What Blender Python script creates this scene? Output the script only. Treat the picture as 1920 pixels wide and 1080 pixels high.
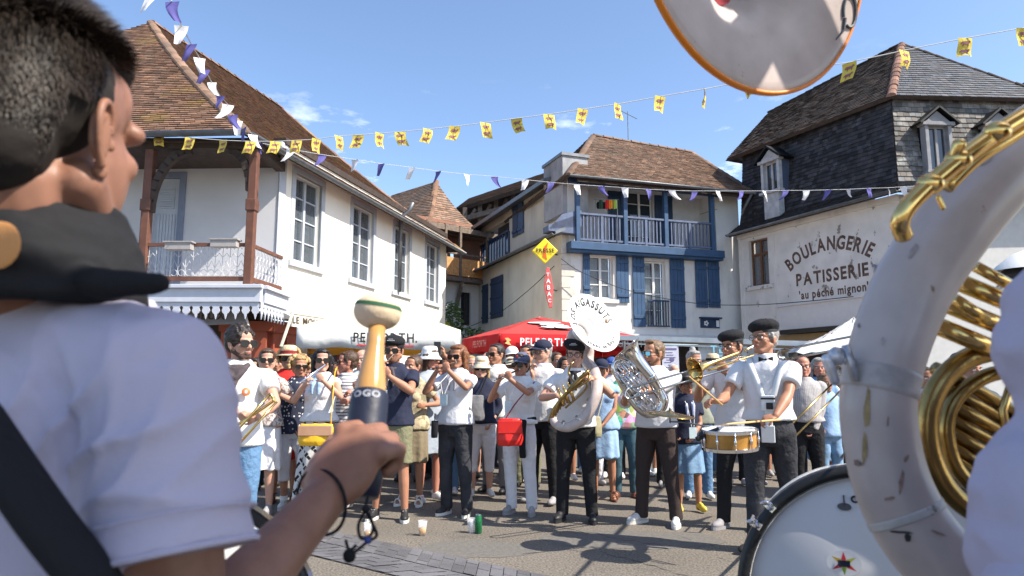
import bpy, bmesh, math, random
import numpy as np
from mathutils import Vector as V, Matrix as M4, noise as mnoise
R = math.radians
sin, cos, pi = math.sin, math.cos, math.pi
random.seed(7)
for o in list(bpy.data.objects): bpy.data.objects.remove(o)
SC = bpy.context.scene
COL = SC.collection

# ------------------------------------------------------------ camera
PITCH = R(7.7); F = 1280.0; CH = 1.33
cam_d = bpy.data.cameras.new('camera'); cam = bpy.data.objects.new('camera', cam_d); COL.objects.link(cam)
cam.location = (0, 0, CH); cam.rotation_euler = (R(90) + PITCH, 0, 0)
cam_d.sensor_width = 36; cam_d.lens = 24; cam_d.clip_end = 2000; cam_d.clip_start = 0.02
cam_d.dof.use_dof = True; cam_d.dof.focus_distance = 6.8; cam_d.dof.aperture_fstop = 7.0
SC.camera = cam
SC.view_settings.view_transform = 'Standard'; SC.view_settings.look = 'None'
SC.view_settings.exposure = 0.92; SC.view_settings.gamma = 1
SC.render.engine = 'CYCLES'
SC.cycles.max_bounces = 6; SC.cycles.transparent_max_bounces = 8

# ------------------------------------------------------------ sun and sky
SUN_EL, SUN_AZ = R(46), R(-22)                       # azimuth from +X towards the camera side
S = V((cos(SUN_EL)*cos(SUN_AZ), cos(SUN_EL)*sin(SUN_AZ), sin(SUN_EL)))
sd = bpy.data.lights.new('sun', 'SUN'); sd.energy = 5.0; sd.angle = R(0.53); sd.color = (1.0, 0.93, 0.82)
so = bpy.data.objects.new('sun', sd); COL.objects.link(so); so.rotation_euler = S.to_track_quat('Z', 'Y').to_euler()
so.location = (20, -8, 25)
W = bpy.data.worlds.new('World'); SC.world = W; W.use_nodes = True
nt = W.node_tree; nt.nodes.clear()
def N(t, ty, **k):
    n = t.nodes.new(ty)
    for a, b in k.items(): setattr(n, a, b)
    return n
out = N(nt, 'ShaderNodeOutputWorld'); bg = N(nt, 'ShaderNodeBackground'); bg.inputs[1].default_value = 0.15
sk = N(nt, 'ShaderNodeTexSky', sky_type='NISHITA'); sk.sun_disc = False
sk.sun_elevation = SUN_EL; sk.sun_rotation = R(90) - SUN_AZ; sk.altitude = 300; sk.dust_density = 1.0; sk.ozone_density = 2.2; sk.air_density = 0.9
# thin clouds: noise on the direction of the sky
tc = N(nt, 'ShaderNodeTexCoord'); mp = N(nt, 'ShaderNodeMapping'); mp.inputs['Scale'].default_value = (3.2, 3.2, 9.0)
mp.inputs['Location'].default_value = (0.35, 0.2, 0.75)
nz = N(nt, 'ShaderNodeTexNoise'); nz.inputs['Scale'].default_value = 2.6; nz.inputs['Detail'].default_value = 9; nz.inputs['Roughness'].default_value = .6
cr = N(nt, 'ShaderNodeValToRGB'); cr.color_ramp.elements[0].position = .585; cr.color_ramp.elements[1].position = .78
sep = N(nt, 'ShaderNodeSeparateXYZ'); mr = N(nt, 'ShaderNodeMapRange')
mr.inputs['From Min'].default_value = .30; mr.inputs['From Max'].default_value = .42; mr.inputs['To Min'].default_value = .85; mr.inputs['To Max'].default_value = .0
mu = N(nt, 'ShaderNodeMath', operation='MULTIPLY'); mx = N(nt, 'ShaderNodeMix', data_type='RGBA')
mx.inputs[7].default_value = (8.5, 8.6, 9.0, 1)
L = nt.links.new
L(tc.outputs['Generated'], mp.inputs[0]); L(mp.outputs[0], nz.inputs['Vector']); L(nz.outputs[0], cr.inputs[0])
L(tc.outputs['Generated'], sep.inputs[0]); L(sep.outputs[2], mr.inputs[0]); L(mr.outputs[0], mu.inputs[0]); L(cr.outputs[0], mu.inputs[1])
L(mu.outputs[0], mx.inputs[0]); L(sk.outputs[0], mx.inputs[6]); L(mx.outputs[2], bg.inputs[0]); L(bg.outputs[0], out.inputs[0])

# ------------------------------------------------------------ photo pixel -> place at a real distance
def ray(px, py):
    x = (px-960)/F; u = (540-py)/F
    return V((x, cos(PITCH)-u*sin(PITCH), sin(PITCH)+u*cos(PITCH)))
def P(px, py, Y):
    r = ray(px, py); t = Y/r.y
    return V((r.x*t, Y, CH+r.z*t))
def G(px, py, z=0.0):
    r = ray(px, py); t = (z-CH)/r.z
    return V((r.x*t, r.y*t, z))

# ------------------------------------------------------------ materials
MATS = {}
def mat(name, col, rough=.6, metal=0, var=.12, vs=6, bump=.1, bs=60, sss=0, spec=.4, pattern=None, col2=None, ps=1, attr=False, coat=0, stain=None, alpha=1, bd=.01):
    if name in MATS: return MATS[name]
    m = bpy.data.materials.new(name); m.use_nodes = True; t = m.node_tree; L = t.links.new
    b = t.nodes['Principled BSDF']; MATS[name] = m
    b.inputs['Roughness'].default_value = rough; b.inputs['Metallic'].default_value = metal
    b.inputs['Specular IOR Level'].default_value = spec
    if coat: b.inputs['Coat Weight'].default_value = coat; b.inputs['Coat Roughness'].default_value = .08
    if alpha < 1: b.inputs['Alpha'].default_value = alpha
    if sss:
        b.inputs['Subsurface Weight'].default_value = sss; b.inputs['Subsurface Radius'].default_value = (.02, .007, .004); b.inputs['Subsurface Scale'].default_value = .4
    tc = N(t, 'ShaderNodeTexCoord'); co = tc.outputs['Object']
    col = tuple(col)+(1,)
    nz = N(t, 'ShaderNodeTexNoise'); nz.inputs['Scale'].default_value = vs; nz.inputs['Detail'].default_value = 5; L(co, nz.inputs['Vector'])
    cr = N(t, 'ShaderNodeValToRGB'); e = cr.color_ramp.elements; e[0].position = .3; e[1].position = .7
    e[0].color = tuple(c*(1-var) for c in col[:3])+(1,); e[1].color = tuple(min(1, c*(1+var)) for c in col[:3])+(1,)
    L(nz.outputs[0], cr.inputs[0]); cur = cr.outputs[0]
    def mixin(fac, c, blend='MIX'):
        nonlocal cur
        mx = N(t, 'ShaderNodeMix', data_type='RGBA', blend_type=blend)
        if hasattr(fac, 'node'): L(fac, mx.inputs[0])
        else: mx.inputs[0].default_value = fac
        L(cur, mx.inputs[6])
        if hasattr(c, 'node'): L(c, mx.inputs[7])
        else: mx.inputs[7].default_value = tuple(c)+(1,)
        cur = mx.outputs[2]
    def thr(x, a, bb):
        r = N(t, 'ShaderNodeMapRange'); r.inputs[1].default_value = a; r.inputs[2].default_value = bb; L(x, r.inputs[0]); return r.outputs[0]
    if attr:
        at = N(t, 'ShaderNodeVertexColor', layer_name='tint'); mixin(1.0, at.outputs[0], 'MULTIPLY')
    if pattern == 'stripe':
        w = N(t, 'ShaderNodeTexWave', bands_direction='Z'); w.inputs['Scale'].default_value = ps; w.inputs['Distortion'].default_value = .3; L(co, w.inputs['Vector']); mixin(thr(w.outputs[1], .8, .88), col2)
    elif pattern == 'vstripe':
        w = N(t, 'ShaderNodeTexWave', bands_direction='X'); w.inputs['Scale'].default_value = ps; L(co, w.inputs['Vector']); mixin(thr(w.outputs[1], .6, .8), col2)
    elif pattern == 'spots':
        w = N(t, 'ShaderNodeTexVoronoi'); w.inputs['Scale'].default_value = ps; L(co, w.inputs['Vector']); mixin(thr(w.outputs[0], .28, .22), col2)
    elif pattern == 'floral':
        w = N(t, 'ShaderNodeTexNoise'); w.inputs['Scale'].default_value = ps; w.inputs['Detail'].default_value = 2; L(co, w.inputs['Vector']); mixin(thr(w.outputs[0], .5, .56), col2)
    elif pattern == 'multi':
        w = N(t, 'ShaderNodeTexVoronoi'); w.inputs['Scale'].default_value = ps; L(co, w.inputs['Vector']); mixin(.75, w.outputs[1])
    elif pattern == 'weave':                       # basket blocks
        mp = N(t, 'ShaderNodeMapping'); mp.inputs['Rotation'].default_value = (R(90), 0, R(0)); L(co, mp.inputs[0])
        mp2 = N(t, 'ShaderNodeMapping'); mp2.inputs['Rotation'].default_value = (0, 0, R(45)); L(mp.outputs[0], mp2.inputs[0])
        ch = N(t, 'ShaderNodeTexChecker'); ch.inputs['Scale'].default_value = ps; L(mp2.outputs[0], ch.inputs[0])
        b1 = N(t, 'ShaderNodeTexWave', bands_direction='X'); b2 = N(t, 'ShaderNodeTexWave', bands_direction='Y')
        for b_ in (b1, b2): b_.inputs['Scale'].default_value = ps/6.0; L(mp2.outputs[0], b_.inputs['Vector'])
        mm = N(t, 'ShaderNodeMix'); L(ch.outputs[1], mm.inputs[0]); L(b1.outputs[1], mm.inputs[2]); L(b2.outputs[1], mm.inputs[3]); mixin(thr(mm.outputs[0], .72, .82), col2)
    elif pattern == 'brick':
        w = N(t, 'ShaderNodeTexBrick'); w.inputs['Scale'].default_value = ps; w.inputs['Mortar Size'].default_value = .012
        w.inputs['Color1'].default_value = tuple(col2)+(1,); w.inputs['Color2'].default_value = tuple(c*.75 for c in col2)+(1,); w.inputs['Mortar'].default_value = col
        mp = N(t, 'ShaderNodeMapping'); mp.inputs['Rotation'].default_value = (R(90), 0, 0); L(co, mp.inputs[0]); L(mp.outputs[0], w.inputs['Vector']); mixin(.85, w.outputs[0])
    if stain:
        sc_, c_, a_, b_ = stain
        s2 = N(t, 'ShaderNodeTexNoise'); s2.inputs['Scale'].default_value = 1; s2.inputs['Detail'].default_value = 8; s2.inputs['Roughness'].default_value = .65
        mp = N(t, 'ShaderNodeMapping'); mp.inputs['Scale'].default_value = sc_; L(co, mp.inputs[0]); L(mp.outputs[0], s2.inputs['Vector'])
        mixin(thr(s2.outputs[0], a_, b_), c_)
    L(cur, b.inputs['Base Color'])
    if bump:
        bn = N(t, 'ShaderNodeTexNoise'); bn.inputs['Scale'].default_value = bs; bn.inputs['Detail'].default_value = 4; L(co, bn.inputs['Vector'])
        bp = N(t, 'ShaderNodeBump'); bp.inputs['Strength'].default_value = bump; bp.inputs['Distance'].default_value = bd; L(bn.outputs[0], bp.inputs['Height']); L(bp.outputs[0], b.inputs['Normal'])
    return m
def cloth(name, col, **k):
    d = dict(rough=.85, var=.06, vs=3, bump=.5, bs=9, bd=.035, spec=.2); d.update(k)
    return mat(name, col, **d)

WHITE_P = mat('white_paint', (.72, .71, .68), .55, var=.05)
PLASTER = mat('cream_plaster', (.82, .78, .68), .9, var=.05, vs=1.3, bump=.25, bs=25, stain=((1.6, 1.6, .3), (.58, .52, .43), .55, .85))
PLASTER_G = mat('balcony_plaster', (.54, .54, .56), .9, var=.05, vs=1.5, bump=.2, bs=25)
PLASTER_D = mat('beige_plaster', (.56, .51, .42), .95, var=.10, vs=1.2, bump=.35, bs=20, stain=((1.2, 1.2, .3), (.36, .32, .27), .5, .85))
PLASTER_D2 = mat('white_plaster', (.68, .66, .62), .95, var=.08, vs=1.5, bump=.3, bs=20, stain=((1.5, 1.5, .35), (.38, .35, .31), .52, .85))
PLASTER_E = mat('weathered_plaster', (.66, .64, .61), .95, var=.10, vs=2, bump=.4, bs=18, stain=((2.6, 2.6, 1.9), (.25, .23, .21), .605, .635))
GREYWOOD = mat('grey_paint', (.42, .45, .50), .6, var=.08, vs=4)
STONE_T = mat('stone_trim', (.36, .35, .33), .85, var=.15, vs=5, bump=.3)
BLUE = mat('blue_paint', (.030, .075, .155), .55, var=.15, vs=4, bump=.15, bs=30)
BLUE_D = mat('dark_blue_paint', (.018, .042, .09), .55, var=.15)
BROWN = mat('brown_wood', (.13, .055, .035), .6, var=.2, vs=7)
DKWOOD = mat('dark_wood', (.05, .035, .028), .75, var=.3, vs=9, bump=.3, bs=30)
OLDWOOD = mat('old_wood', (.17, .13, .10), .85, var=.3, vs=9, bump=.3, bs=30)
REDWOOD = mat('rust_red_paint', (.34, .085, .045), .5, var=.12, vs=4)
ZINC = mat('zinc', (.16, .17, .18), .5, metal=.5, var=.2)
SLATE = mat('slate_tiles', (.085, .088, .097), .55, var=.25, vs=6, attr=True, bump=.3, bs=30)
SLATE_SHADE = mat('shaded_mossy_slate', (.034, .033, .036), .8, var=.35, vs=4, attr=True, bump=.4, bs=30, stain=((2.2, 2.2, 3.2), (.16, .16, .165), .60, .80))  # slate copy for the bakery side, its shade put into the darker colour
TILE_A = mat('clay_tiles', (.165, .095, .062), .9, var=.25, vs=5, attr=True, bump=.5, bs=35, stain=((.9, .9, .9), (.25, .17, .045), .55, .80))
TILE_B = mat('brown_tiles', (.165, .105, .072), .9, var=.3, vs=4, attr=True, bump=.5, bs=35, stain=((.5, .5, .5), (.10, .08, .065), .5, .7))
TILE_E = mat('dark_brown_tiles', (.060, .043, .034), .9, var=.35, vs=4, attr=True, bump=.5, bs=35, stain=((2, 2, 2), (.05, .045, .04), .5, .7))
GLASS = mat('window_glass', (.03, .04, .05), .04, var=0, bump=0, spec=.8)
CURT = mat('net_curtain', (.60, .60, .58), .9, var=.1, vs=10)
ASPHALT = None
BLACK = mat('black_paint', (.015, .015, .016), .5, var=.1)
BLACKCL = cloth('black_cloth', (.014, .014, .016))
INK = mat('dark_lettering', (.075, .05, .04), .8, var=.2, bump=0)
WHITEINK = mat('white_lettering', (.75, .75, .74), .6, var=.02, bump=0)
BLACKINK = mat('black_lettering', (.02, .02, .02), .5, var=.02, bump=0)
BRASS = mat('brass', (.78, .52, .18), .18, metal=1, var=.12, vs=5, bump=.04, bs=20)
BRASS_D = mat('worn_brass', (.50, .33, .12), .26, metal=1, var=.3, vs=9, bump=.08, bs=20)
SILVER = mat('silver_plate', (.62, .60, .58), .16, metal=1, var=.15, vs=8, bump=.05, bs=14)
CHROME = mat('chrome', (.75, .76, .78), .09, metal=1, var=.03, bump=0)
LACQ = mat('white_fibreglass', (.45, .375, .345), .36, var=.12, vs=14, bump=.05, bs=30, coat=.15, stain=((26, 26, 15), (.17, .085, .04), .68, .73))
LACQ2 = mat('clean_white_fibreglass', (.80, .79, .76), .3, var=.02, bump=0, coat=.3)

# ------------------------------------------------------------ mesh builder
ORG = {}
def tag(o, label=None, cat=None, group=None, kind=None):
    if label: o['label'] = label
    if cat: o['category'] = cat
    if group: o['group'] = group
    if kind: o['kind'] = kind
    return o
def empty(name, loc, label=None, cat=None, group=None, rz=0):
    o = bpy.data.objects.new(name, None); COL.objects.link(o); o.location = loc; o.rotation_euler = (0, 0, rz)
    o.empty_display_size = .2
    ORG[o.name] = V(loc); return tag(o, label, cat, group)
def frame_from(d, up=V((0, 0, 1))):
    d = d.normalized()
    if abs(d.dot(up)) > .98: up = V((1, 0, 0))
    x = up.cross(d).normalized(); y = d.cross(x).normalized()
    return x, y, d
class MB:
    def __init__(s): s.v = []; s.f = []; s.c = None
    def add(s, vs, fs):
        n = len(s.v); s.v += [V(p) for p in vs]; s.f += [tuple(i+n for i in f) for f in fs]; return s
    def box(s, c, size, ax=None):
        c = V(c); x, y, z = ax if ax else (V((1, 0, 0)), V((0, 1, 0)), V((0, 0, 1)))
        a, b, h = size[0]/2, size[1]/2, size[2]/2
        vs = [c + x*i*a + y*j*b + z*k*h for i in (-1, 1) for j in (-1, 1) for k in (-1, 1)]
        return s.add(vs, [(0, 1, 3, 2), (4, 6, 7, 5), (0, 4, 5, 1), (2, 3, 7, 6), (0, 2, 6, 4), (1, 5, 7, 3)])
    def bar(s, p, q, w, h=None, up=V((0, 0, 1))):
        p = V(p); q = V(q); h = h or w; x, y, d = frame_from(q-p, up)
        return s.box((p+q)/2, (w, h, (q-p).length), (x, y, d))
    def poly(s, pts, th=0, n=None):
        pts = [V(p) for p in pts]; k = len(pts)
        if not th: return s.add(pts, [tuple(range(k))])
        n = n or (pts[1]-pts[0]).cross(pts[2]-pts[0]).normalized()
        vs = pts + [p - n*th for p in pts]
        return s.add(vs, [tuple(range(k)), tuple(range(2*k-1, k-1, -1))] + [(i, i+k, (i+1) % k+k, (i+1) % k) for i in range(k)])
    def tube(s, pts, rad, seg=10, closed=False, caps=True, sq=1.0, up0=V((0, 0, 1))):
        pts = [V(p) for p in pts]; n = len(pts)
        if not hasattr(rad, '__len__'): rad = [rad]*n
        vs = []; x = None
        for i, p in enumerate(pts):
            if closed: d = pts[(i+1) % n]-pts[i-1]
            else: d = pts[min(i+1, n-1)]-pts[max(i-1, 0)]
            d.normalize()
            if x is None: x, y, _ = frame_from(d, up0)
            else:
                x = (x - d*x.dot(d)).normalized(); y = d.cross(x)
            r = rad[i]
            for k in range(seg):
                a = 2*pi*k/seg; vs.append(p + x*cos(a)*r + y*sin(a)*r*sq)
        fs = []; m = n if closed else n-1
        for i in range(m):
            j = (i+1) % n
            for k in range(seg): fs.append((i*seg+k, i*seg+(k+1) % seg, j*seg+(k+1) % seg, j*seg+k))
        if not closed and caps: fs += [tuple(range(seg-1, -1, -1)), tuple(range((n-1)*seg, n*seg))]
        return s.add(vs, fs)
    def cyl(s, p, q, r0, r1=None, seg=12): return s.tube([p, q], [r0, r0 if r1 is None else r1], seg)
    def cap(s, p, q, r0, r1, seg=10):
        p = V(p); q = V(q); d = q-p; l = d.length
        if l < 1e-6: d = V((0, 0, 1)); l = 1e-6; q = p+d*l
        d = d/l; pts = []; rr = []
        for a in (85, 55, 25, 0): pts.append(p-d*r0*sin(R(a))); rr.append(r0*cos(R(a)))
        for a in (0, 25, 55, 85): pts.append(q+d*r1*sin(R(a))); rr.append(r1*cos(R(a)))
        return s.tube(pts, rr, seg)
    def ell(s, c, r, ax=None, u=14, w=9):
        c = V(c); x, y, z = ax if ax else (V((1, 0, 0)), V((0, 1, 0)), V((0, 0, 1)))
        if not hasattr(r, '__len__'): r = (r, r, r)
        vs = [c-z*r[2]]
        for j in range(1, w):
            b = -pi/2+pi*j/w
            for i in range(u):
                a = 2*pi*i/u; vs.append(c+x*cos(a)*cos(b)*r[0]+y*sin(a)*cos(b)*r[1]+z*sin(b)*r[2])
        vs.append(c+z*r[2]); t = len(vs)-1; fs = []
        for i in range(u):
            k = (i+1) % u; fs.append((0, 1+k, 1+i)); fs.append((t, 1+(w-2)*u+i, 1+(w-2)*u+k))
            for j in range(w-2): fs.append((1+j*u+i, 1+j*u+k, 1+(j+1)*u+k, 1+(j+1)*u+i))
        return s.add(vs, fs)
    def loft(s, rings, seg=20):           # rings: (centre, rx, ry[, xaxis, yaxis])
        vs = []; n = len(rings)
        for r in rings:
            c = V(r[0]); x = r[3] if len(r) > 3 else V((1, 0, 0)); y = r[4] if len(r) > 4 else V((0, 1, 0))
            for k in range(seg):
                a = 2*pi*k/seg; vs.append(c+x*cos(a)*r[1]+y*sin(a)*r[2])
        fs = [(i*seg+k, i*seg+(k+1) % seg, (i+1)*seg+(k+1) % seg, (i+1)*seg+k) for i in range(n-1) for k in range(seg)]
        fs += [tuple(range(seg-1, -1, -1)), tuple(range((n-1)*seg, n*seg))]
        return s.add(vs, fs)
    def lathe(s, prof, c, ax, seg=32, closed=False):
        c = V(c); x, y, z = ax; vs = []; n = len(prof)
        for (r, h) in prof:
            for k in range(seg):
                a = 2*pi*k/seg; vs.append(c+x*cos(a)*r+y*sin(a)*r+z*h)
        fs = []
        for i in range(n if closed else n-1):
            j = (i+1) % n
            for k in range(seg): fs.append((i*seg+k, i*seg+(k+1) % seg, j*seg+(k+1) % seg, j*seg+k))
        return s.add(vs, fs)
    def merge(s, o): return s.add(o.v, o.f)
    def build(s, name, m, parent=None, smooth=False, world=True, bevel=0, cols=None, vox=0, sm=0, post=None):
        me = bpy.data.meshes.new(name)
        off = ORG.get(parent.name, V((0, 0, 0))) if (parent is not None and world) else V((0, 0, 0))
        me.from_pydata([p-off for p in s.v], [], s.f); me.materials.append(m)
        o = bpy.data.objects.new(name, me); COL.objects.link(o)
        if parent is not None: o.parent = parent; ORG[o.name] = off if world else V((0, 0, 0))
        else: ORG[o.name] = V((0, 0, 0))
        if cols is not None:
            ca = me.color_attributes.new('tint', 'FLOAT_COLOR', 'CORNER')
            arr = np.repeat(np.array(cols, dtype=np.float32), [len(f) for f in s.f], axis=0); ca.data.foreach_set('color', arr.ravel())
        if smooth: me.polygons.foreach_set('use_smooth', [True]*len(me.polygons))
        if bevel:
            b = o.modifiers.new('bevel', 'BEVEL'); b.width = bevel; b.segments = 2; b.limit_method = 'ANGLE'
        if vox:
            r = o.modifiers.new('r', 'REMESH'); r.mode = 'VOXEL'; r.voxel_size = vox
            if sm:
                q = o.modifiers.new('s', 'SMOOTH'); q.factor = .5; q.iterations = sm
            QUEUE.append((o, post))
        me.update()
        return o
QUEUE = []
def spl(pts, n=6):
    pts = [V(p) for p in pts]; o = []; q = [pts[0]*2-pts[1]]+pts+[pts[-1]*2-pts[-2]]
    for i in range(1, len(q)-2):
        for k in range(n):
            t = k/n; a, b, c, d = q[i-1], q[i], q[i+1], q[i+2]
            o.append(.5*((2*b)+(c-a)*t+(2*a-5*b+4*c-d)*t*t+(3*b-a-3*c+d)*t**3))
    o.append(pts[-1]); return o
def splr(r, n=6):
    o = []
    for i in range(len(r)-1):
        for k in range(n): o.append(r[i]+(r[i+1]-r[i])*k/n)
    return o+[r[-1]]
def flush():
    bpy.context.view_layer.update(); dg = bpy.context.evaluated_depsgraph_get()
    for o, post in QUEUE:
        me = bpy.data.meshes.new_from_object(o.evaluated_get(dg)); me.name = o.data.name
        mats = list(o.data.materials); o.modifiers.clear(); o.data = me
        if not me.materials:
            for m in mats: me.materials.append(m)
        me.polygons.foreach_set('use_smooth', [True]*len(me.polygons))
        if post:
            n = len(me.vertices); co = np.empty(n*3, np.float32); no = np.empty(n*3, np.float32)
            me.vertices.foreach_get('co', co); me.vertices.foreach_get('normal', no)
            co = co.reshape(-1, 3); no = no.reshape(-1, 3)
            co = post(co, no); me.vertices.foreach_set('co', co.astype(np.float32).ravel()); me.update()
    QUEUE.clear()
_rs = np.random.RandomState(3)
def wav(co, freq, seed, n=6):
    rs = np.random.RandomState(seed); o = np.zeros(len(co))
    for i in range(n):
        d = rs.normal(size=3); d /= np.linalg.norm(d); d *= freq*(.6+rs.rand()*1.1)
        o += np.sin(co@d + rs.rand()*6.3 + 1.3*np.sin(co@(d[[1, 2, 0]]*.7)+rs.rand()*6))
    return o/n
def folds(amp=.006, freq=22, seed=1, aniso=(1, 1, .45)):
    a = np.array(aniso)
    def f(co, no):
        c = co*a
        w = wav(c, freq, seed); w2 = wav(c, freq*2.6, seed+9)
        rid = 1-2*np.abs(w)                                # sharp creases
        return co + no*((rid*.7+w2*.35)*amp)[:, None]
    return f
def shag(amp=.006, freq=70, seed=1):
    def f(co, no):
        w = wav(co, freq, seed); w2 = wav(co, freq*2.3, seed+5)
        return co + no*((w*.8+w2*.6)*amp)[:, None]
    return f

# ------------------------------------------------------------ lettering (built-in font, turned into mesh)
def letters(txt, size, placef, name, m, parent, bold=.012, world=True, spacing=1.0, arc=None, shear=0, thick=.006, sx=1.0):
    """placef(u, v, n) -> point; u along the text, v up, n off the surface."""
    mb = MB(); u = 0; parts = []
    for ch in txt:
        cu = bpy.data.curves.new('t', 'FONT'); cu.body = ch; cu.size = size; cu.offset = bold*size; cu.extrude = 0; cu.resolution_u = 3
        ob = bpy.data.objects.new('t', cu); COL.objects.link(ob); parts.append([ch, ob])
    bpy.context.view_layer.update(); dg = bpy.context.evaluated_depsgraph_get(); glyph = []
    for ch, ob in parts:
        me = bpy.data.meshes.new_from_object(ob.evaluated_get(dg))
        vs = [v.co.copy() for v in me.vertices]; fs = [tuple(p.vertices) for p in me.polygons]
        w = (max([v.x for v in vs])-min([v.x for v in vs])) if vs else size*.3
        x0 = min([v.x for v in vs]) if vs else 0
        glyph.append((vs, fs, w, x0)); bpy.data.objects.remove(ob); bpy.data.meshes.remove(me)
    gap = size*.11*spacing; tot = sum(g[2]*sx for g in glyph)+gap*(len(glyph)-1); u = -tot/2
    for vs, fs, w, x0 in glyph:
        if vs:
            pts = []
            for v in vs:
                lu = (v.x-x0-w/2)*sx; lv = v.y-size*.35; uc = u+w*sx/2
                if arc:
                    a = uc/arc; pts.append(placef(sin(a)*(arc+lv)+cos(a)*lu, cos(a)*(arc+lv)-sin(a)*lu-arc, thick))
                else: pts.append(placef(uc+lu+shear*lv, lv, thick))
            mb.add(pts, fs)
        u += w*sx+gap
    return mb.build(name, m, parent, world=world)
# ------------------------------------------------------------ ground
def asphalt_mat():
    m = mat('asphalt', (.145, .130, .112), .95, var=.16, vs=.7, bump=.6, bs=90, bd=.006, stain=((1.1, 1.1, 1), (.085, .08, .078), .60, .74))
    t = m.node_tree; b = t.nodes['Principled BSDF']; cur = b.inputs['Base Color'].links[0].from_socket
    tc = N(t, 'ShaderNodeTexCoord'); v = N(t, 'ShaderNodeTexNoise'); v.inputs['Scale'].default_value = 58; v.inputs['Detail'].default_value = 3
    cr = N(t, 'ShaderNodeValToRGB'); cr.color_ramp.elements[0].position = .35; cr.color_ramp.elements[0].color = (.55, .54, .53, 1)
    cr.color_ramp.elements[1].position = .68; cr.color_ramp.elements[1].color = (1.5, 1.44, 1.34, 1)
    t.links.new(tc.outputs['Object'], v.inputs['Vector']); t.links.new(v.outputs[0], cr.inputs[0])
    mx = N(t, 'ShaderNodeMix', data_type='RGBA', blend_type='MULTIPLY'); mx.inputs[0].default_value = 1
    t.links.new(cur, mx.inputs[6]); t.links.new(cr.outputs[0], mx.inputs[7]); t.links.new(mx.outputs[2], b.inputs['Base Color'])
    return m
ASPHALT = asphalt_mat()
g = MB().poly([(-120, -60, 0), (120, -60, 0), (120, 220, 0), (-120, 220, 0)]).build('ground', ASPHALT); tag(g, kind='structure')
SETT = mat('grey_setts', (.115, .112, .118), .8, var=.2, vs=2.5, attr=True, bump=.4, bs=50)
a0, a1 = G(560, 985), G(1075, 1092); b0 = G(470, 1000); 
dirv = (a1-a0).normalized(); perp = V((dirv.y, -dirv.x, 0))
if perp.y > 0: perp = -perp
mb = MB(); cols = []; Lb = (a1-a0).length+6; wb = .62; st = a0 - dirv*3
mb2 = MB(); e1 = st+dirv*Lb
mb2.poly([st+V((0, 0, .004)), e1+V((0, 0, .004)), e1+perp*wb+V((0, 0, .004)), st+perp*wb+V((0, 0, .004))])
tag(mb2.build('gutter_bed', mat('sett_joints', (.14, .13, .12), .95, var=.2)), kind='structure')
n = int(Lb/.115)
for i in range(n):                                   # slanting setts, two rows meeting in a chevron
    for k, (o0, sg) in enumerate(((.0, 1), (.315, -1))):
        for (f0, f1) in ((0, .52), (.52, 1)) if (i+k) % 2 else ((0, .26), (.26, .78), (.78, 1)):
            jn = .0035; z = .009+random.random()*.004; u = i*.115
            q = lambda a, v: st+dirv*(u+a+sg*.22*v)+perp*(o0+v*.305)+V((0, 0, z))
            e_ = .008
            mb.poly([q(jn, f0+e_), q(.115-jn, f0+e_), q(.115-jn, f1-e_), q(jn, f1-e_)]); t = .75+random.random()*.45; cols.append((t, t, t, 1))
o = mb.build('paving_band', SETT, cols=cols); tag(o, kind='structure')

mb = MB(); rr_ = random.Random(11)
for (x, y, n_, dx_, dy_) in ((900, 960, 22, 16, 3), (1130, 1035, 20, 14, 4), (700, 965, 14, 10, -1), (1250, 990, 14, 9, 5), (820, 1050, 16, 12, 2)):
    p_ = G(x, y, .003); vs_ = []
    for i in range(n_):
        q_ = G(x+dx_*i+rr_.uniform(-5, 5), y+dy_*i+rr_.uniform(-3, 3), .003); w_ = V((0, .004+.004*rr_.random(), 0)); vs_ += [q_-w_, q_+w_]
    mb.add(vs_, [(2*i, 2*i+2, 2*i+3, 2*i+1) for i in range(n_-1)])
tag(mb.build('asphalt_cracks', mat('crack_dark', (.045, .042, .04), .95, bump=0)), kind='structure')
mb = MB()
for (x, y, a_, b_) in ((1180, 1010, .75, .35), (880, 1030, .5, .28)):
    c_ = G(x, y, .002); mb.poly([c_+V((cos(k*pi/9)*a_*rr_.uniform(.8, 1.15), sin(k*pi/9)*b_*rr_.uniform(.8, 1.15), 0)) for k in range(18)])
tag(mb.build('asphalt_patches', mat('patched_asphalt', (.128, .118, .106), .95, var=.2, vs=30, bump=.6, bs=120, bd=.006)), kind='structure')
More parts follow.
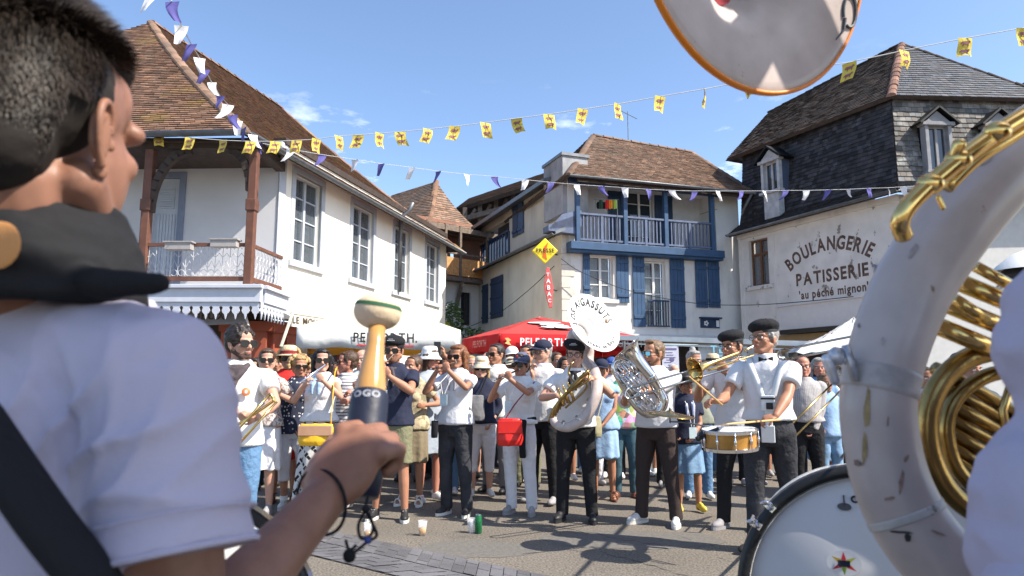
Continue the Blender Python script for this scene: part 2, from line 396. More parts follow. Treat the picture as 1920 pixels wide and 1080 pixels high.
# ------------------------------------------------------------ wall helper
class Wall:
    def __init__(s, a, b):
        s.o = V((a.x, a.y, 0)); b = V((b.x, b.y, 0)); s.L = (b-s.o).length; s.d = (b-s.o).normalized()
        s.n = V((s.d.y, -s.d.x, 0))
        if s.n.dot(V((0, 0, 0))-s.o) < 0: s.n = -s.n
        s.ax = (s.d, s.n, V((0, 0, 1)))
    def uv(s, px, py, off=0):
        r = ray(px, py); o = s.o+s.n*off-V((0, 0, CH)); t = o.dot(s.n)/r.dot(s.n)
        p = r*t; return ((p+V((0, 0, CH))-s.o).dot(s.d), p.z+CH)
    def pt(s, u, z, off=0): return s.o+s.d*u+s.n*off+V((0, 0, z))
    def rect(s, x0, y0, x1, y1, off=0):               # pixel box -> s0,s1,z0,z1
        ym = (y0+y1)/2; xm = (x0+x1)/2
        return s.uv(x0, ym, off)[0], s.uv(x1, ym, off)[0], s.uv(xm, y1, off)[1], s.uv(xm, y0, off)[1]
    def bx(s, mb, u0, u1, z0, z1, o0, o1):            # box between offsets o0..o1 along the normal
        return mb.box(s.pt((u0+u1)/2, (z0+z1)/2, (o0+o1)/2), (abs(u1-u0), abs(o1-o0), abs(z1-z0)), s.ax)
    def panel(s, u0, u1, z0, z1, holes, th=.3, off=0):
        mb = MB(); us = sorted(set([u0, u1]+[h[0] for h in holes]+[h[1] for h in holes])); zs = sorted(set([z0, z1]+[h[2] for h in holes]+[h[3] for h in holes]))
        us = [u for u in us if u0 <= u <= u1]; zs = [z for z in zs if z0 <= z <= z1]
        for i in range(len(us)-1):
            run = None
            for j in range(len(zs)-1):
                cu, cz = (us[i]+us[i+1])/2, (zs[j]+zs[j+1])/2
                inh = any(h[0] < cu < h[1] and h[2] < cz < h[3] for h in holes)
                if not inh: run = [run[0] if run else zs[j], zs[j+1]]
                if (inh or j == len(zs)-2) and run:
                    s.bx(mb, us[i], us[i+1], run[0], run[1], off-th, off); run = None
        return mb
def window(W_, parent, r, cols=2, rows=4, fm=GREYWOOD, dep=.14, fw=.055, bw=.028, glass=GLASS, curtain=False, surround=None, sill=None, transom=None, name='window'):
    u0, u1, z0, z1 = r; mb = MB()
    for a in ((u0, u0+fw, z0, z1), (u1-fw, u1, z0, z1), (u0+fw, u1-fw, z1-fw, z1), (u0+fw, u1-fw, z0, z0+fw)): W_.bx(mb, *a, -dep-.06, -dep)
    um = (u0+u1)/2
    if cols > 1: W_.bx(mb, um-fw*.7, um+fw*.7, z0+fw, z1-fw, -dep-.05, -dep+.012)
    n = cols//2 if cols > 2 else 1
    for k in range(1, rows):
        z = z0+(z1-z0)*k/rows; W_.bx(mb, u0+fw, u1-fw, z-bw/2, z+bw/2, -dep-.045, -dep-.006)
    if cols == 4:
        for q in (.25, .75): W_.bx(mb, u0+(u1-u0)*q-bw/2, u0+(u1-u0)*q+bw/2, z0+fw, z1-fw, -dep-.043, -dep-.008)
    if transom: W_.bx(mb, u0+fw, u1-fw, transom-.04, transom+.04, -dep-.05, -dep+.010)
    w = mb.build(name, fm, parent)
    mb = MB(); W_.bx(mb, u0+.01, u1-.01, z0+.01, z1-.01, -dep-.04, -dep-.03); mb.build('pane', glass, w)
    if curtain:
        for (c0, c1) in ((u0+.05, um-.02), (um+.02, u1-.05)):
            mb = MB(); k = 16; vs = []; 
            for i in range(k+1):
                u = c0+(c1-c0)*i/k; o_ = -dep-.13+.018*sin(i*1.9)
                vs += [W_.pt(u, z0+.02, o_), W_.pt(u, z1-.05, o_)]
            mb.add(vs, [(2*i, 2*i+2, 2*i+3, 2*i+1) for i in range(k)]); mb.build('curtain', CURT, w, smooth=True)
    if surround:
        mb = MB(); t = .14
        for a in ((u0-t, u0, z0-.02, z1+t), (u1, u1+t, z0-.02, z1+t), (u0, u1, z1, z1+t)): W_.bx(mb, *a, -.05, .022)
        mb.build('window_surround', surround, w)
    if sill:
        mb = MB(); W_.bx(mb, u0-.16, u1+.16, z0-.14, z0-.021, -.05, .07); mb.build('sill', sill, w, bevel=.008)
    # dark room behind the glass
    mb = MB(); W_.bx(mb, u0-.1, u1+.1, z0-.1, z1+.1, -.75, -.60); mb.build('interior', BLACK, w)
    return w
def shutter(W_, parent, r, m=BLUE, off=.03, th=.045, name='shutter', louvre=False):
    u0, u1, z0, z1 = r; mb = MB(); n = max(3, int((u1-u0)/.11)); w = (u1-u0)/n
    for i in range(n): W_.bx(mb, u0+i*w+.003, u0+(i+1)*w-.003, z0, z1, off, off+th*.6)
    for f in (.14, .5, .86) if z1-z0 > 1.6 else (.15, .85):
        z = z0+(z1-z0)*f; W_.bx(mb, u0+.01, u1-.01, z-.05, z+.05, off+th*.6-.002, off+th*1.3)
    return mb.build(name, m, parent, bevel=.004)

# ------------------------------------------------------------ tiled roofs
def lerp(a, b, t): return a+(b-a)*t
def roof_face(A, B, C, D, parent, m, tw=.19, ex=.13, name='roof', sag=0, th=.10, tone=(.7, 1.35), jit=.008, lich=0, under=DKWOOD):
    """A,B eave left/right, C,D top right/left (seen from outside)"""
    A, B, C, D = map(V, (A, B, C, D)); n0 = (B-A).cross(D-A)
    if n0.length < 1e-6: n0 = (B-A).cross(C-A)
    n0.normalize()
    if n0.z < 0: n0 = -n0
    H = max((D-A).length, (C-B).length) if (C-D).length > 1e-4 else ((C+D)/2-(A+B)/2).length
    rows = int(H/ex); mb = MB(); cols = []
    def pt(u, v):
        p = lerp(lerp(A, B, u), lerp(D, C, u), v); p = p.copy(); p.z -= sag*4*v*(1-v)*.8; return p
    for j in range(rows):
        v0, v1 = j/rows, (j+1.15)/rows; v1 = min(v1, 1)
        wl = (pt(1, v0)-pt(0, v0)).length
        if wl < tw*.6: continue
        k = max(1, int(wl/tw)); ph = random.random()*.5+.25 if j % 2 else random.random()*.15
        us = [0]+[min(1, max(0, (i+ph)/k)) for i in range(0, k+1)]+[1]
        rowt = 1+random.uniform(-.07, .07)
        for i in range(len(us)-1):
            a, b = us[i], us[i+1]
            if b-a < .02/k: continue
            g_ = .004/wl
            h = .026+random.random()*jit; h2 = .004
            p0, p1, p2, p3 = pt(a+g_, v0), pt(b-g_, v0), pt(b-g_, v1), pt(a+g_, v1)
            dn = random.uniform(-.01, .01)
            e = (p0-p3).normalized()*dn
            q0, q1, q2, q3 = p0+n0*h+e, p1+n0*(h+random.uniform(-jit, jit)*.6)+e, p2+n0*h2, p3+n0*h2
            mb.add([q0, q1, q2, q3, p0+e, p1+e], [(0, 1, 2, 3), (4, 5, 1, 0)])
            t = random.uniform(*tone)*rowt; w = random.uniform(-.08, .08)
            cols += [(t*(1+w), t, t*(1-w), 1)]*2
    o = mb.build(name, m, parent, cols=cols)
    mb = MB(); k = 8
    vs = [pt(i/k, j/k)+n0*.002 for j in range(k+1) for i in range(k+1)]+[pt(i/k, j/k)-n0*th for j in range(k+1) for i in range(k+1)]
    q = (k+1)**2; fs = []
    for j in range(k):
        for i in range(k):
            a = j*(k+1)+i; fs += [(a, a+1, a+k+2, a+k+1), (q+a, q+a+k+1, q+a+k+2, q+a+1)]
    for i in range(k):
        fs += [(i, q+i, q+i+1, i+1), (i*(k+1), (i+1)*(k+1), q+(i+1)*(k+1), q+i*(k+1)), (i*(k+1)+k, q+i*(k+1)+k, q+(i+1)*(k+1)+k, (i+1)*(k+1)+k), (k*(k+1)+i, k*(k+1)+i+1, q+k*(k+1)+i+1, q+k*(k+1)+i)]
    mb.add(vs, fs).build('roof_boards', under, o)
    return o
def ridge(p, q, parent, m, r=.11, sag=0, name='ridge_tiles', L_=.38):
    p, q = V(p), V(q); n = max(2, int((q-p).length/L_)); mb = MB(); cols = []
    for i in range(n):
        a = lerp(p, q, i/n); b = lerp(p, q, (i+1.12)/n)
        a.z -= sag*4*(i/n)*(1-i/n)*.8; b.z -= sag*4*((i+1)/n)*(1-(i+1)/n)*.8
        x, y, d = frame_from(b-a); rr = r*random.uniform(.92, 1.08); k0 = len(mb.f)
        vs = []
        for (c, f) in ((a, 1.12), (b, .88)):
            for k in range(7):
                t = pi*k/6; vs.append(c+x*cos(t)*rr*f+V((0, 0, 1))*(sin(t)*rr*f*.8-.03))
        mb.add(vs, [(k, k+1, k+8, k+7) for k in range(6)]+[tuple(range(7)), tuple(range(13, 6, -1))])
        t = random.uniform(.7, 1.5); cols += [(t, t*.97, t*.94, 1)]*(len(mb.f)-k0)
    return mb.build(name, m, parent, cols=cols)
def gutter(p, q, parent, r=.07, m=ZINC, name='gutter'):
    p, q = V(p), V(q); x, y, d = frame_from(q-p); vs = []
    for c in (p, q):
        for k in range(9):
            a = pi+pi*k/8; vs.append(c+x*cos(a)*r+V((0, 0, 1))*sin(a)*r)
        for k in range(9):
            a = 2*pi-pi*k/8; vs.append(c+x*cos(a)*(r-.012)+V((0, 0, 1))*sin(a)*(r-.012))
    mb = MB(); mb.add(vs, [(k, (k+1) % 18, 18+(k+1) % 18, 18+k) for k in range(18)]+[tuple(range(18)), tuple(range(35, 17, -1))]); return mb.build(name, m, parent, smooth=True)

# ============================================================ building A: cream corner house with galleries
CA = P(520, 420, 13.5); FA = P(836, 500, 23.0)
bA = empty('corner_house', (CA.x, CA.y, 0), 'large cream house on the left with steep mossy tiled roof and open corner gallery', 'house')
A2 = Wall(CA, FA); A1 = Wall(CA, V((CA.x-9.5, CA.y+.35, 0)))
ztop = A2.uv(522, 262)[1]
zg = A2.uv(560, 592)[1]                       # top of the shop front
wins = []
for (x0, y0, x1, y1) in ((551, 334, 601, 491), (660, 392, 699, 523), (739, 430, 767, 551), (799, 455, 821, 570)):
    u0, u1, _, _ = A2.rect(x0, y0, x1, y1); za = A2.uv((x0+x1)/2, y0)[1]; zb = A2.uv((x0+x1)/2, y1)[1]; wins.append((u0, u1, zb, za))
zb = sum(w[2] for w in wins)/4; za = min(sum(w[3] for w in wins)/4, ztop-.3)
wins = [(w[0], w[1], zb, za) for w in wins]
A2.panel(0.02, A2.L, zg, ztop, wins).build('side_wall', PLASTER, bA)
for i, w in enumerate(wins): window(A2, bA, w, 2, 4, GREYWOOD, dep=.10, surround=GREYWOOD, sill=GREYWOOD, curtain=True, glass=mat('curtained_glass', (.10, .12, .14), .05, var=0, bump=0, spec=.9, alpha=.55))
mb = MB(); A2.bx(mb, -.02, .22, zg, ztop, 0, .02); mb.build('corner_trim', GREYWOOD, bA)
# frieze under the eave + soffit
mb = MB(); A2.bx(mb, .1, A2.L, ztop-.02, ztop+.12, -.25, .05); mb.build('wall_plate', DKWOOD, bA)
# gallery wall
wl = A1.L; 
dA = A1.rect(283, 335, 332, 535)
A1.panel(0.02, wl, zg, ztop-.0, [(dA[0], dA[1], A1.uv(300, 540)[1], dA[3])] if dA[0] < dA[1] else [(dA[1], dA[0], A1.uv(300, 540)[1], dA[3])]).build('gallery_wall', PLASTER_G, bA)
u0, u1 = sorted(dA[:2]); z0 = A1.uv(300, 540)[1]
mb = MB(); A1.bx(mb, u0, u1, z0, dA[3], -.12, -.06)
for k in range(6): A1.bx(mb, u0+.08+k*(u1-u0-.16)/6+.006, u0+.08+(k+1)*(u1-u0-.16)/6-.006, z0, dA[3]-.75, -.06, -.045)
for k in range(9): A1.bx(mb, u0+.12, u1-.12, dA[3]-.62+k*.05, dA[3]-.595+k*.05, -.06, -.035)
dr = mb.build('gallery_door', GREYWOOD, bA)
mb = MB()
for a in ((u0-.13, u0, z0, dA[3]+.13), (u1, u1+.13, z0, dA[3]+.13), (u0, u1, dA[3], dA[3]+.13)): A1.bx(mb, *a, -.03, .03)
mb.build('door_surround', mat('blue_grey_paint', (.17, .20, .27), .6), dr)
# gallery: floor, posts, arches, railing, fringe
GY = 12.15
pr = P(467, 500, GY); pl = P(268, 500, GY); far = P(60, 500, GY+.25)
zfl = P(465, 532, GY).z; zrl = P(465, 459, GY).z; zea = P(480, 262, GY).z
mb = MB(); dep = CA.y-GY
mb.box(((pr.x+far.x)/2+.05, (GY+CA.y)/2-.05, zfl-.14), (pr.x-far.x+.25, dep+.15, .16)); mb.build('gallery_floor', PLASTER_G, bA)
mb = MB(); mb.box(((pr.x+far.x)/2+.08, GY-.10, zfl-.20), (pr.x-far.x+.42, .12, .30)); mb.box(((pr.x+far.x)/2+.08, GY-.17, zfl-.07), (pr.x-far.x+.5, .10, .07))
mb.box((pr.x+.26, (GY+CA.y)/2-.02, zfl-.20), (.12, dep-.06, .30)); mb.box((pr.x+.33, (GY+CA.y)/2-.05, zfl-.07), (.10, dep, .07)); mb.build('gallery_fascia', mat('pale_grey_paint', (.50, .52, .58), .6, var=.05), bA, bevel=.01)
mb = MB()
def fringe(p, q):
    n = int((q-p).length/.17); d = (q-p)/n; w = d.length; dn = d.normalized(); nn = V((dn.y, -dn.x, 0))
    for i in range(n):
        c = p+d*(i+.5); X = lambda a, b: c+dn*a*w+V((0, 0, b))
        mb.poly([X(-.5, 0), X(.5, 0), X(.5, -.07), X(.30, -.10), X(.40, -.16), X(.28, -.20), X(.14, -.22), X(0, -.31), X(-.14, -.22), X(-.28, -.20), X(-.40, -.16), X(-.30, -.10), X(-.5, -.07)], .02, nn)
zf = zfl-.34
fringe(V((far.x, GY-.13, zf)), V((pr.x+.29, GY-.13, zf))); fringe(V((pr.x+.29, GY-.13, zf)), V((pr.x+.29, CA.y-.1, zf)))
mb.build('scalloped_fringe', mat('pale_grey_paint', (.5, .5, .5)), bA)
for q in (pr, pl):
    mb = MB(); mb.box((q.x, q.y, (zfl+zea)/2-.1), (.15, .15, zea-zfl-.02)); mb.box((q.x, q.y, zea-1.25), (.19, .19, .22)); mb.build('gallery_post', BROWN, bA, bevel=.015)
def arch(p, sgn, w=1.15, h=1.35):
    pts = [V((p.x+sgn*(.06+w*(1-cos(R(a)))), GY, zea-.22-h+h*sin(R(a))+.0)) for a in range(0, 91, 10)]
    mbx = MB()
    for i in range(len(pts)-1): mbx.bar(pts[i], pts[i+1]+(pts[i+1]-pts[i])*.08, .13, .11, V((0, 1, 0)))
    return mbx.build('arched_brace', DKWOOD, bA)
arch(pr, -1, .42, .75); arch(pl, 1, .68, 1.15)
mb = MB(); mb.bar((far.x, GY, zea-.10), (pr.x+.12, GY, zea-.10), .2, .2); mb.bar((pr.x+.02, GY+.1, zea-.10), (pr.x+.02, CA.y, zea-.10), .18, .18); mb.build('eave_beam', DKWOOD, bA)
rl = MB(); rl.bar((far.x, GY, zrl), (pr.x, GY, zrl), .06, .06); rl.bar((pr.x, GY, zrl), (pr.x+.12, CA.y, zrl), .06, .06)
rl.bar((far.x, GY, zfl+.09), (pr.x, GY, zfl+.09), .06, .08); rl.bar((pr.x, GY, zfl+.09), (pr.x+.12, CA.y, zfl+.09), .06, .08); rail = rl.build('gallery_railing', BROWN, bA)
mb = MB()
def iron(p, q):
    n = int((q-p).length/.13); d = (q-p)/n; hh = zrl-zfl-.12
    for i in range(n+1):
        b = p+d*i; mb.tube([b, b+V((0, 0, hh))], .006, 5)
        if i < n:
            c = b+d*.5; r = d.length*.42; dn = d.normalized()
            mb.tube([c+dn*cos(a*pi/5)*r+V((0, 0, .08+sin(a*pi/5)*r)) for a in range(10)], .006, 4, closed=True)
            mb.tube([c+dn*(-r)+V((0, 0, .18)), c+V((0, 0, .30)), c+dn*r+V((0, 0, .18))], .006, 4)
            mb.tube([c+dn*(-r)+V((0, 0, hh*.62)), c+V((0, 0, hh*.74)), c+dn*r+V((0, 0, hh*.62))], .006, 4)
            mb.tube([c+dn*(-r*.8)+V((0, 0, hh)), c+V((0, 0, hh*.86)), c+dn*r*.8+V((0, 0, hh))], .006, 4)
iron(V((far.x, GY, zfl+.12)), V((pr.x-.08, GY, zfl+.12))); iron(V((pr.x+.02, GY+.1, zfl+.12)), V((pr.x+.12, CA.y, zfl+.12)))
mb.build('railing_ironwork', mat('dull_white_iron', (.50, .50, .52), .6), rail)
for (x, y) in ((337, 462), (422, 457)):
    c = P(x, y, GY-.08); mb = MB(); mb.loft([(c-V((0, 0, .08)), .22, .07), (c+V((0, 0, .05)), .25, .09), (c+V((0, 0, .07)), .27, .11)], 4)
    mb = MB(); mb.box(c, (.46, .17, .13)); mb.box(c+V((0, 0, .07)), (.52, .21, .025)); o = mb.build('flower_box', mat('grey_stone', (.33, .31, .30), .8)); tag(o, 'empty grey planter box on the gallery railing, ' + ('left of the two' if x < 400 else 'right of the two, nearer the post'), 'planter')
# roof
E0 = P(492, 246, 11.75); E1 = P(856, 455, 24.0); E1.z = E0.z; E1 = V((FA.x, FA.y, 0))+A2.d*.5+A2.n*.45+V((0, 0, E0.z))
E0 = V((CA.x, CA.y, 0))+A2.n*.45-A2.d*1.75+V((0, 0, E0.z))
R0 = P(284, 42, 18.3); R1 = R0+V((A2.d.x, A2.d.y, 0))*6.4
EL = V((2*R0.x-E0.x-.3, E0.y+.7, E0.z))
roof_face(E0, E1, R1, R0, bA, TILE_A, sag=.22, tone=(.55, 1.15))
roof_face(EL, E0, R0, R0, bA, TILE_A, sag=.22, tone=(.75, 1.6), tw=.2, ex=.13)
roof_face(E1, E1-A2.n*9, R1, R1, bA, TILE_A, sag=.2)
ridge(R0, E0, bA, TILE_B, .12, sag=.22); ridge(R0, R1, bA, TILE_A, .12); ridge(R1, E1, bA, TILE_A, .12, sag=.2)
gutter(E0+V((.05, 0, -.03)), E1+A2.n*.05+V((0, 0, -.03)), bA); gutter(EL+V((0, -.07, -.03)), E0+V((.05, -.07, -.03)), bA, .08)
# downpipe
u = A2.uv(744, 480)[0]; zz = A2.uv(744, 548)[1]
mb = MB(); mb.tube([A2.pt(u+.1, ztop+.2, .42), A2.pt(u+.1, ztop-.02, .32), A2.pt(u, ztop-.25, .1), A2.pt(u, zz, .1)], .055, 10); mb.build('downpipe', ZINC, bA, smooth=True)
# soffit of the gallery roof
mb = MB(); mb.box(((pr.x+far.x)/2-.1, (GY+CA.y)/2-.05, zea-.08), (pr.x-far.x+.3, dep+.3, .05)); mb.build('gallery_ceiling', DKWOOD, bA)
# shop front (rust red) below
zs = zg
mb = A2.panel(.0, 3.4, 0, zs-.16, [(.9, 2.9, .8, 2.3)], .25, -.06); 
for u in (0.02, .48, 3.0): A2.bx(mb, u, u+.34, .1, zs-.3, -.06, .03)
A2.bx(mb, -.1, 3.5, zs-.42, zs-.18, -.06, .09); sf = mb.build('shop_front', REDWOOD, bA, bevel=.01)
A2.panel(3.4, A2.L, 0, zg, [], .3).build('lower_wall', PLASTER, bA)
mb = MB(); W_ = A2
mb.add([W_.pt(-.15, zs+.10, .0), W_.pt(4.6, zs+.10, .0), W_.pt(4.6, zs-.12, .5), W_.pt(-.15, zs-.12, .5), W_.pt(-.15, zs-.15, .0), W_.pt(4.6, zs-.15, .0), W_.pt(4.6, zs-.17, .48), W_.pt(-.15, zs-.17, .48)], [(0, 1, 2, 3), (4, 7, 6, 5), (3, 2, 6, 7), (0, 3, 7, 4), (1, 5, 6, 2)]); mb.build('pent_roof', STONE_T, sf)
mb = MB(); mb.bar(W_.pt(.0, zs-.22, .46), W_.pt(4.5, zs-.22, .46), .05, .05); mb.build('awning_roller', mat('faded_red_fabric', (.42, .10, .08), .7), sf)
mb = MB(); W_.bx(mb, .9, 2.9, .8, 2.3, -.2, -.16); mb.build('shop_window', GLASS, sf)
mb = MB(); mb.box((CA.x-2.6, CA.y+.15, zg/2), (5.0, .3, zg)); mb2 = MB(); 
fr = mb.build('front_lower_wall', DKWOOD, bA)
mb = MB()
for x in (.0, .52): mb.box((CA.x-.26-x, CA.y-.05, zg/2-.1), (.38, .12, zg-.5))
mb.box((CA.x-.45, CA.y-.07, zg-.3), (1.1, .18, .2)); mb.build('pilaster', REDWOOD, bA, bevel=.01)
mb = MB(); mb.box((CA.x-1.9, CA.y-.03, 1.35), (1.2, .04, 2.2)); mb.build('shop_window', mat('shop_glass', (.10, .12, .10), .08, bump=0, var=.5, vs=2), fr)

# grey awning with JEUX
p0, p1, p2, p3 = P(335, 575, 12.6), P(463, 577, 12.6), P(461, 607, 12.45), P(335, 612, 12.45)
aw = empty('shop_awning', (p1.x, p1.y, 0), 'grey fabric awning lettered JEUX hanging under the scalloped gallery fringe', 'awning')
MB().poly([p0, p1, p2, p3], .02).build('valance', mat('grey_awning', (.27, .26, .27), .8), aw)
c = P(397, 592, 12.5); letters('JEUX', .20, lambda u, v, n: c+V((u, -.03-n, v)), 'lettering', INK, aw, spacing=1.6)
mb = MB(); mb.bar(P(456, 577, 12.4), P(468, 617, 12.0), .03); mb.build('awning_arm', mat('cream_paint', (.6, .55, .45)), aw)
# sign board
s0, s1, s2, s3 = P(547, 586, 11.9), P(640, 600, 13.4), P(640, 622, 13.4), P(547, 612, 11.9)
sg = empty('shop_sign', (s0.x, s0.y, 0), 'cream sign board lettered LE MOULIN leaning under the pent roof of the red shop', 'sign')
nn = (s1-s0).cross(s3-s0).normalized(); nn = -nn if nn.dot(-s0) < 0 else nn
MB().poly([s3, s2, s1, s0], .03).build('board', mat('cream_board', (.52, .49, .42), .7), sg)
cc = (s0+s1+s2+s3)/4; dx = (s1-s0).normalized(); dy = (s0-s3).normalized()
letters('LE MOULIN', .19, lambda u, v, n: cc-dx*.25+dx*u+dy*v*.9+nn*(.01+n), 'lettering', INK, sg, spacing=1.3)
mb = MB(); mb.bar(s0+nn*.02, P(527, 650, 11.6), .035); mb.bar(s0, s1+V((0, 0, .0)), .035); mb.build('frame', mat('cream_paint', (.6, .55, .45)), sg)

# ============================================================ building B: brown pyramid roof house behind
Bq = V((0, 0, 0)); q0 = P(836, 500, 27.5); q1 = P(914, 500, 29)
bB = empty('timber_house', (q0.x, q0.y, 0), 'narrow house with brown hipped roof and wooden balcony behind the cream house', 'house')
T = P(818, 340, 31); Hc = P(800, 428, 26.6); Rr = P(914, 444, 28.6); Ll = P(690, 415, 29.5); Lt = P(735, 366, 33)
roof_face(Ll, Hc, T, Lt, bB, TILE_B, tw=.25, ex=.2, sag=.1, tone=(.6, 1.1)); roof_face(Hc, Rr, T, T, bB, TILE_B, tw=.24, ex=.2, sag=.35, tone=(.9, 1.7)); ridge(T, Hc, bB, TILE_A, .13, sag=.2)
BW = Wall(q0, q1); z2 = BW.uv(875, 528)[1]; z3 = BW.uv(875, 432)[1]
rw = BW.rect(864, 548, 883, 610); rd = BW.rect(858, 470, 872, 505)
BW.panel(-1.2, BW.L+.2, 0, z2, [rw]).build('lower_wall', PLASTER_D2, bB); window(BW, bB, rw, 2, 1, DKWOOD, dep=.1, glass=GLASS)
BW.panel(-1.2, BW.L+.2, z2, z3+.4, [rd], .3, -.5).build('upper_wall', mat('brick', (.30, .19, .14), .9, pattern='brick', col2=(.25, .11, .07), ps=3.5), bB)
mb = MB(); BW.bx(mb, -1.2, BW.L+.2, z2-.1, z2+.06, -.5, .5); BW.bx(mb, -1.2, BW.L+.2, z2+.98, z2+1.05, .42, .5); BW.bx(mb, -1.2, BW.L+.2, z3-.25, z3-.05, -.5, .45)
for u in (-.4, .35, 1.8): BW.bx(mb, u, u+.1, z2, z3, .38, .48)
mb.bar(BW.pt(.5, z2-1.3, 0), BW.pt(.5, z2-.1, .45), .12); mb.build('balcony', OLDWOOD, bB)
mb = MB(); BW.bx(mb, -1.1, BW.L+.1, z2+.12, z2+.85, .40, .43); mb.build('reed_screen', mat('orange_reed', (.55, .27, .10), .8, var=.3, vs=14), bB)
# plants by the wall
LEAF = mat('green_leaves', (.07, .12, .025), .6, var=.4, vs=8, bump=0); LEAFY = mat('yellow_leaves', (.45, .42, .03), .6, var=.2, bump=0)
def leafball(mb, c, r, n, s=.05, rs=random):
    for i in range(n):
        d = V((rs.gauss(0, 1), rs.gauss(0, 1), rs.gauss(0, 1))); d = d.normalized()*rs.uniform(.45, 1)
        p = c+V((d.x*r[0], d.y*r[1], d.z*r[2])); a = V((rs.gauss(0, 1), rs.gauss(0, 1), rs.gauss(0, 1))).normalized(); x, y, _ = frame_from(a); q = s*rs.uniform(.6, 1.4)
        mb.add([p-x*q, p-y*q*.45, p+x*q, p+y*q*.45], [(0, 1, 2, 3)])
c = P(845, 625, 25.0); pb = empty('shrub', (c.x, c.y, 0), 'green shrub with a bright yellow clump growing behind the white parasol', 'shrub')
mb = MB(); leafball(mb, P(848, 600, 25.5), (.45, .4, .8), 500, .07); leafball(mb, P(880, 635, 25.5), (.8, .4, .5), 600, .07); mb.build('foliage', LEAF, pb)
mb = MB(); leafball(mb, P(829, 608, 25), (.28, .25, .12), 300, .06); mb.build('yellow_foliage', LEAFY, pb)
mb = MB(); mb.tube([(c.x, 25.5, 0), (c.x+.1, 25.5, 2.4), P(848, 590, 25.5)], [.06, .04, .02], 6); mb.build('stem', OLDWOOD, pb)

# ============================================================ building C: open timber barn behind
bC = empty('old_barn', (P(930, 500, 33).x, 33, 0), 'old barn roof with dark open timber gable rising behind the narrow house', 'barn')
a, b, c_, d = P(853, 392, 31.5), P(1032, 334, 29), P(1040, 318, 34), P(880, 372, 36)
roof_face(a, b, c_, d, bC, TILE_B, tw=.3, ex=.25, th=.18, tone=(.6, 1.2))
mb = MB(); p0 = P(868, 500, 33); p1 = P(1020, 500, 31); CW = Wall(p0, p1); CW.panel(-.2, CW.L+.5, 0, CW.uv(940, 412)[1], []).build('wall', DKWOOD, bC)
mb = MB()
for x in (872, 900, 930, 962, 995):
    mb.bar(P(x, 440, 31.4), P(x, 389-(x-872)*.33, 31.2), .2)
    mb.bar(P(x, 425, 31.3), P(x+20, 392-(x-872)*.33, 31.1), .13)
mb.bar(P(866, 412, 31.2), P(1015, 372, 30.4), .22); mb.build('timber_frame', OLDWOOD, bC)
MB().poly([P(860, 440, 34), P(1030, 440, 34), P(1030, 330, 34), P(860, 395, 34)], .1).build('back_wall', DKWOOD, bC)

# ============================================================ building D: blue shuttered house
CD = P(1054, 520, 21.0); FD = P(1389, 500, 23.0); SD = P(893, 540, 29.0)
bD = empty('blue_shuttered_house', (CD.x, CD.y, 0), 'beige house in the centre with dark blue shutters and blue wooden balcony', 'house')
D1 = Wall(CD, FD); D2 = Wall(CD, SD)
zbal = D1.uv(1200, 466)[1]; zfac = D1.uv(1250, 630)[1]; ze = P(1085, 338, 20.8).z
w1 = D1.rect(1106, 480, 1150, 560); w2 = D1.rect(1209, 490, 1249, 612)
D1.panel(.02, D1.L, zfac-.2, zbal, [w1, w2]).build('front_wall', PLASTER_D2, bD)
cg = mat('clear_glass', (.10, .12, .14), .05, var=0, bump=0, spec=.8, alpha=.3)
window(D1, bD, w1, 2, 3, WHITE_P, dep=.12, curtain=True, glass=cg, sill=PLASTER_D2)
window(D1, bD, w2, 2, 4, WHITE_P, dep=.12, curtain=True, glass=cg, name='french_window')
for r_ in ((1092, 472, 1105, 552), (1155, 478, 1178, 568), (1186, 480, 1208, 613), (1256, 486, 1283, 615), (1303, 490, 1325, 577), (1327, 490, 1348, 577)): shutter(D1, bD, D1.rect(*r_), BLUE)
u0, u1, z0, z1 = D1.rect(1213, 566, 1251, 613); mb = MB()
for k in range(9): D1.bx(mb, u0+(u1-u0)*k/8-.012, u0+(u1-u0)*k/8+.012, z0, z1, .07, .095)
D1.bx(mb, u0-.03, u1+.03, z1, z1+.05, .06, .11); D1.bx(mb, u0-.03, u1+.03, z0, z0+.04, .06, .11); mb.build('window_guard', BLUE_D, bD)
u0, u1, z0, z1 = D1.rect(1313, 598, 1348, 615); mb = MB(); D1.bx(mb, u0, u1, z0, z1, .0, .04); D1.bx(mb, u0-.04, u1+.04, z1, z1+.05, 0, .14); sp = mb.build('wall_plaque', BLUE_D, bD)
mb = MB()
for k in range(5):
    a = k*2*pi/5; cc_ = D1.pt(u0+.2+cos(a)*.06, (z0+z1)/2+sin(a)*.06, .045); mb.ell(cc_, (.035, .01, .035), D1.ax, 8, 5)
D1.bx(mb, u1-.13, u1-.02, z0+.04, z1-.05, .03, .05); mb.build('flower_emblem', WHITEINK, sp)
# quoins
mb = MB()
for k in range(9):
    z = zfac+k*.36
    if z > zbal-.3: break
    w = .42 if k % 2 else .28; D1.bx(mb, -.025, w, z, z+.34, -.1, .028)
mb.build('corner_stone', mat('pale_stone', (.56, .53, .46), .9, var=.12, bump=.3), bD)
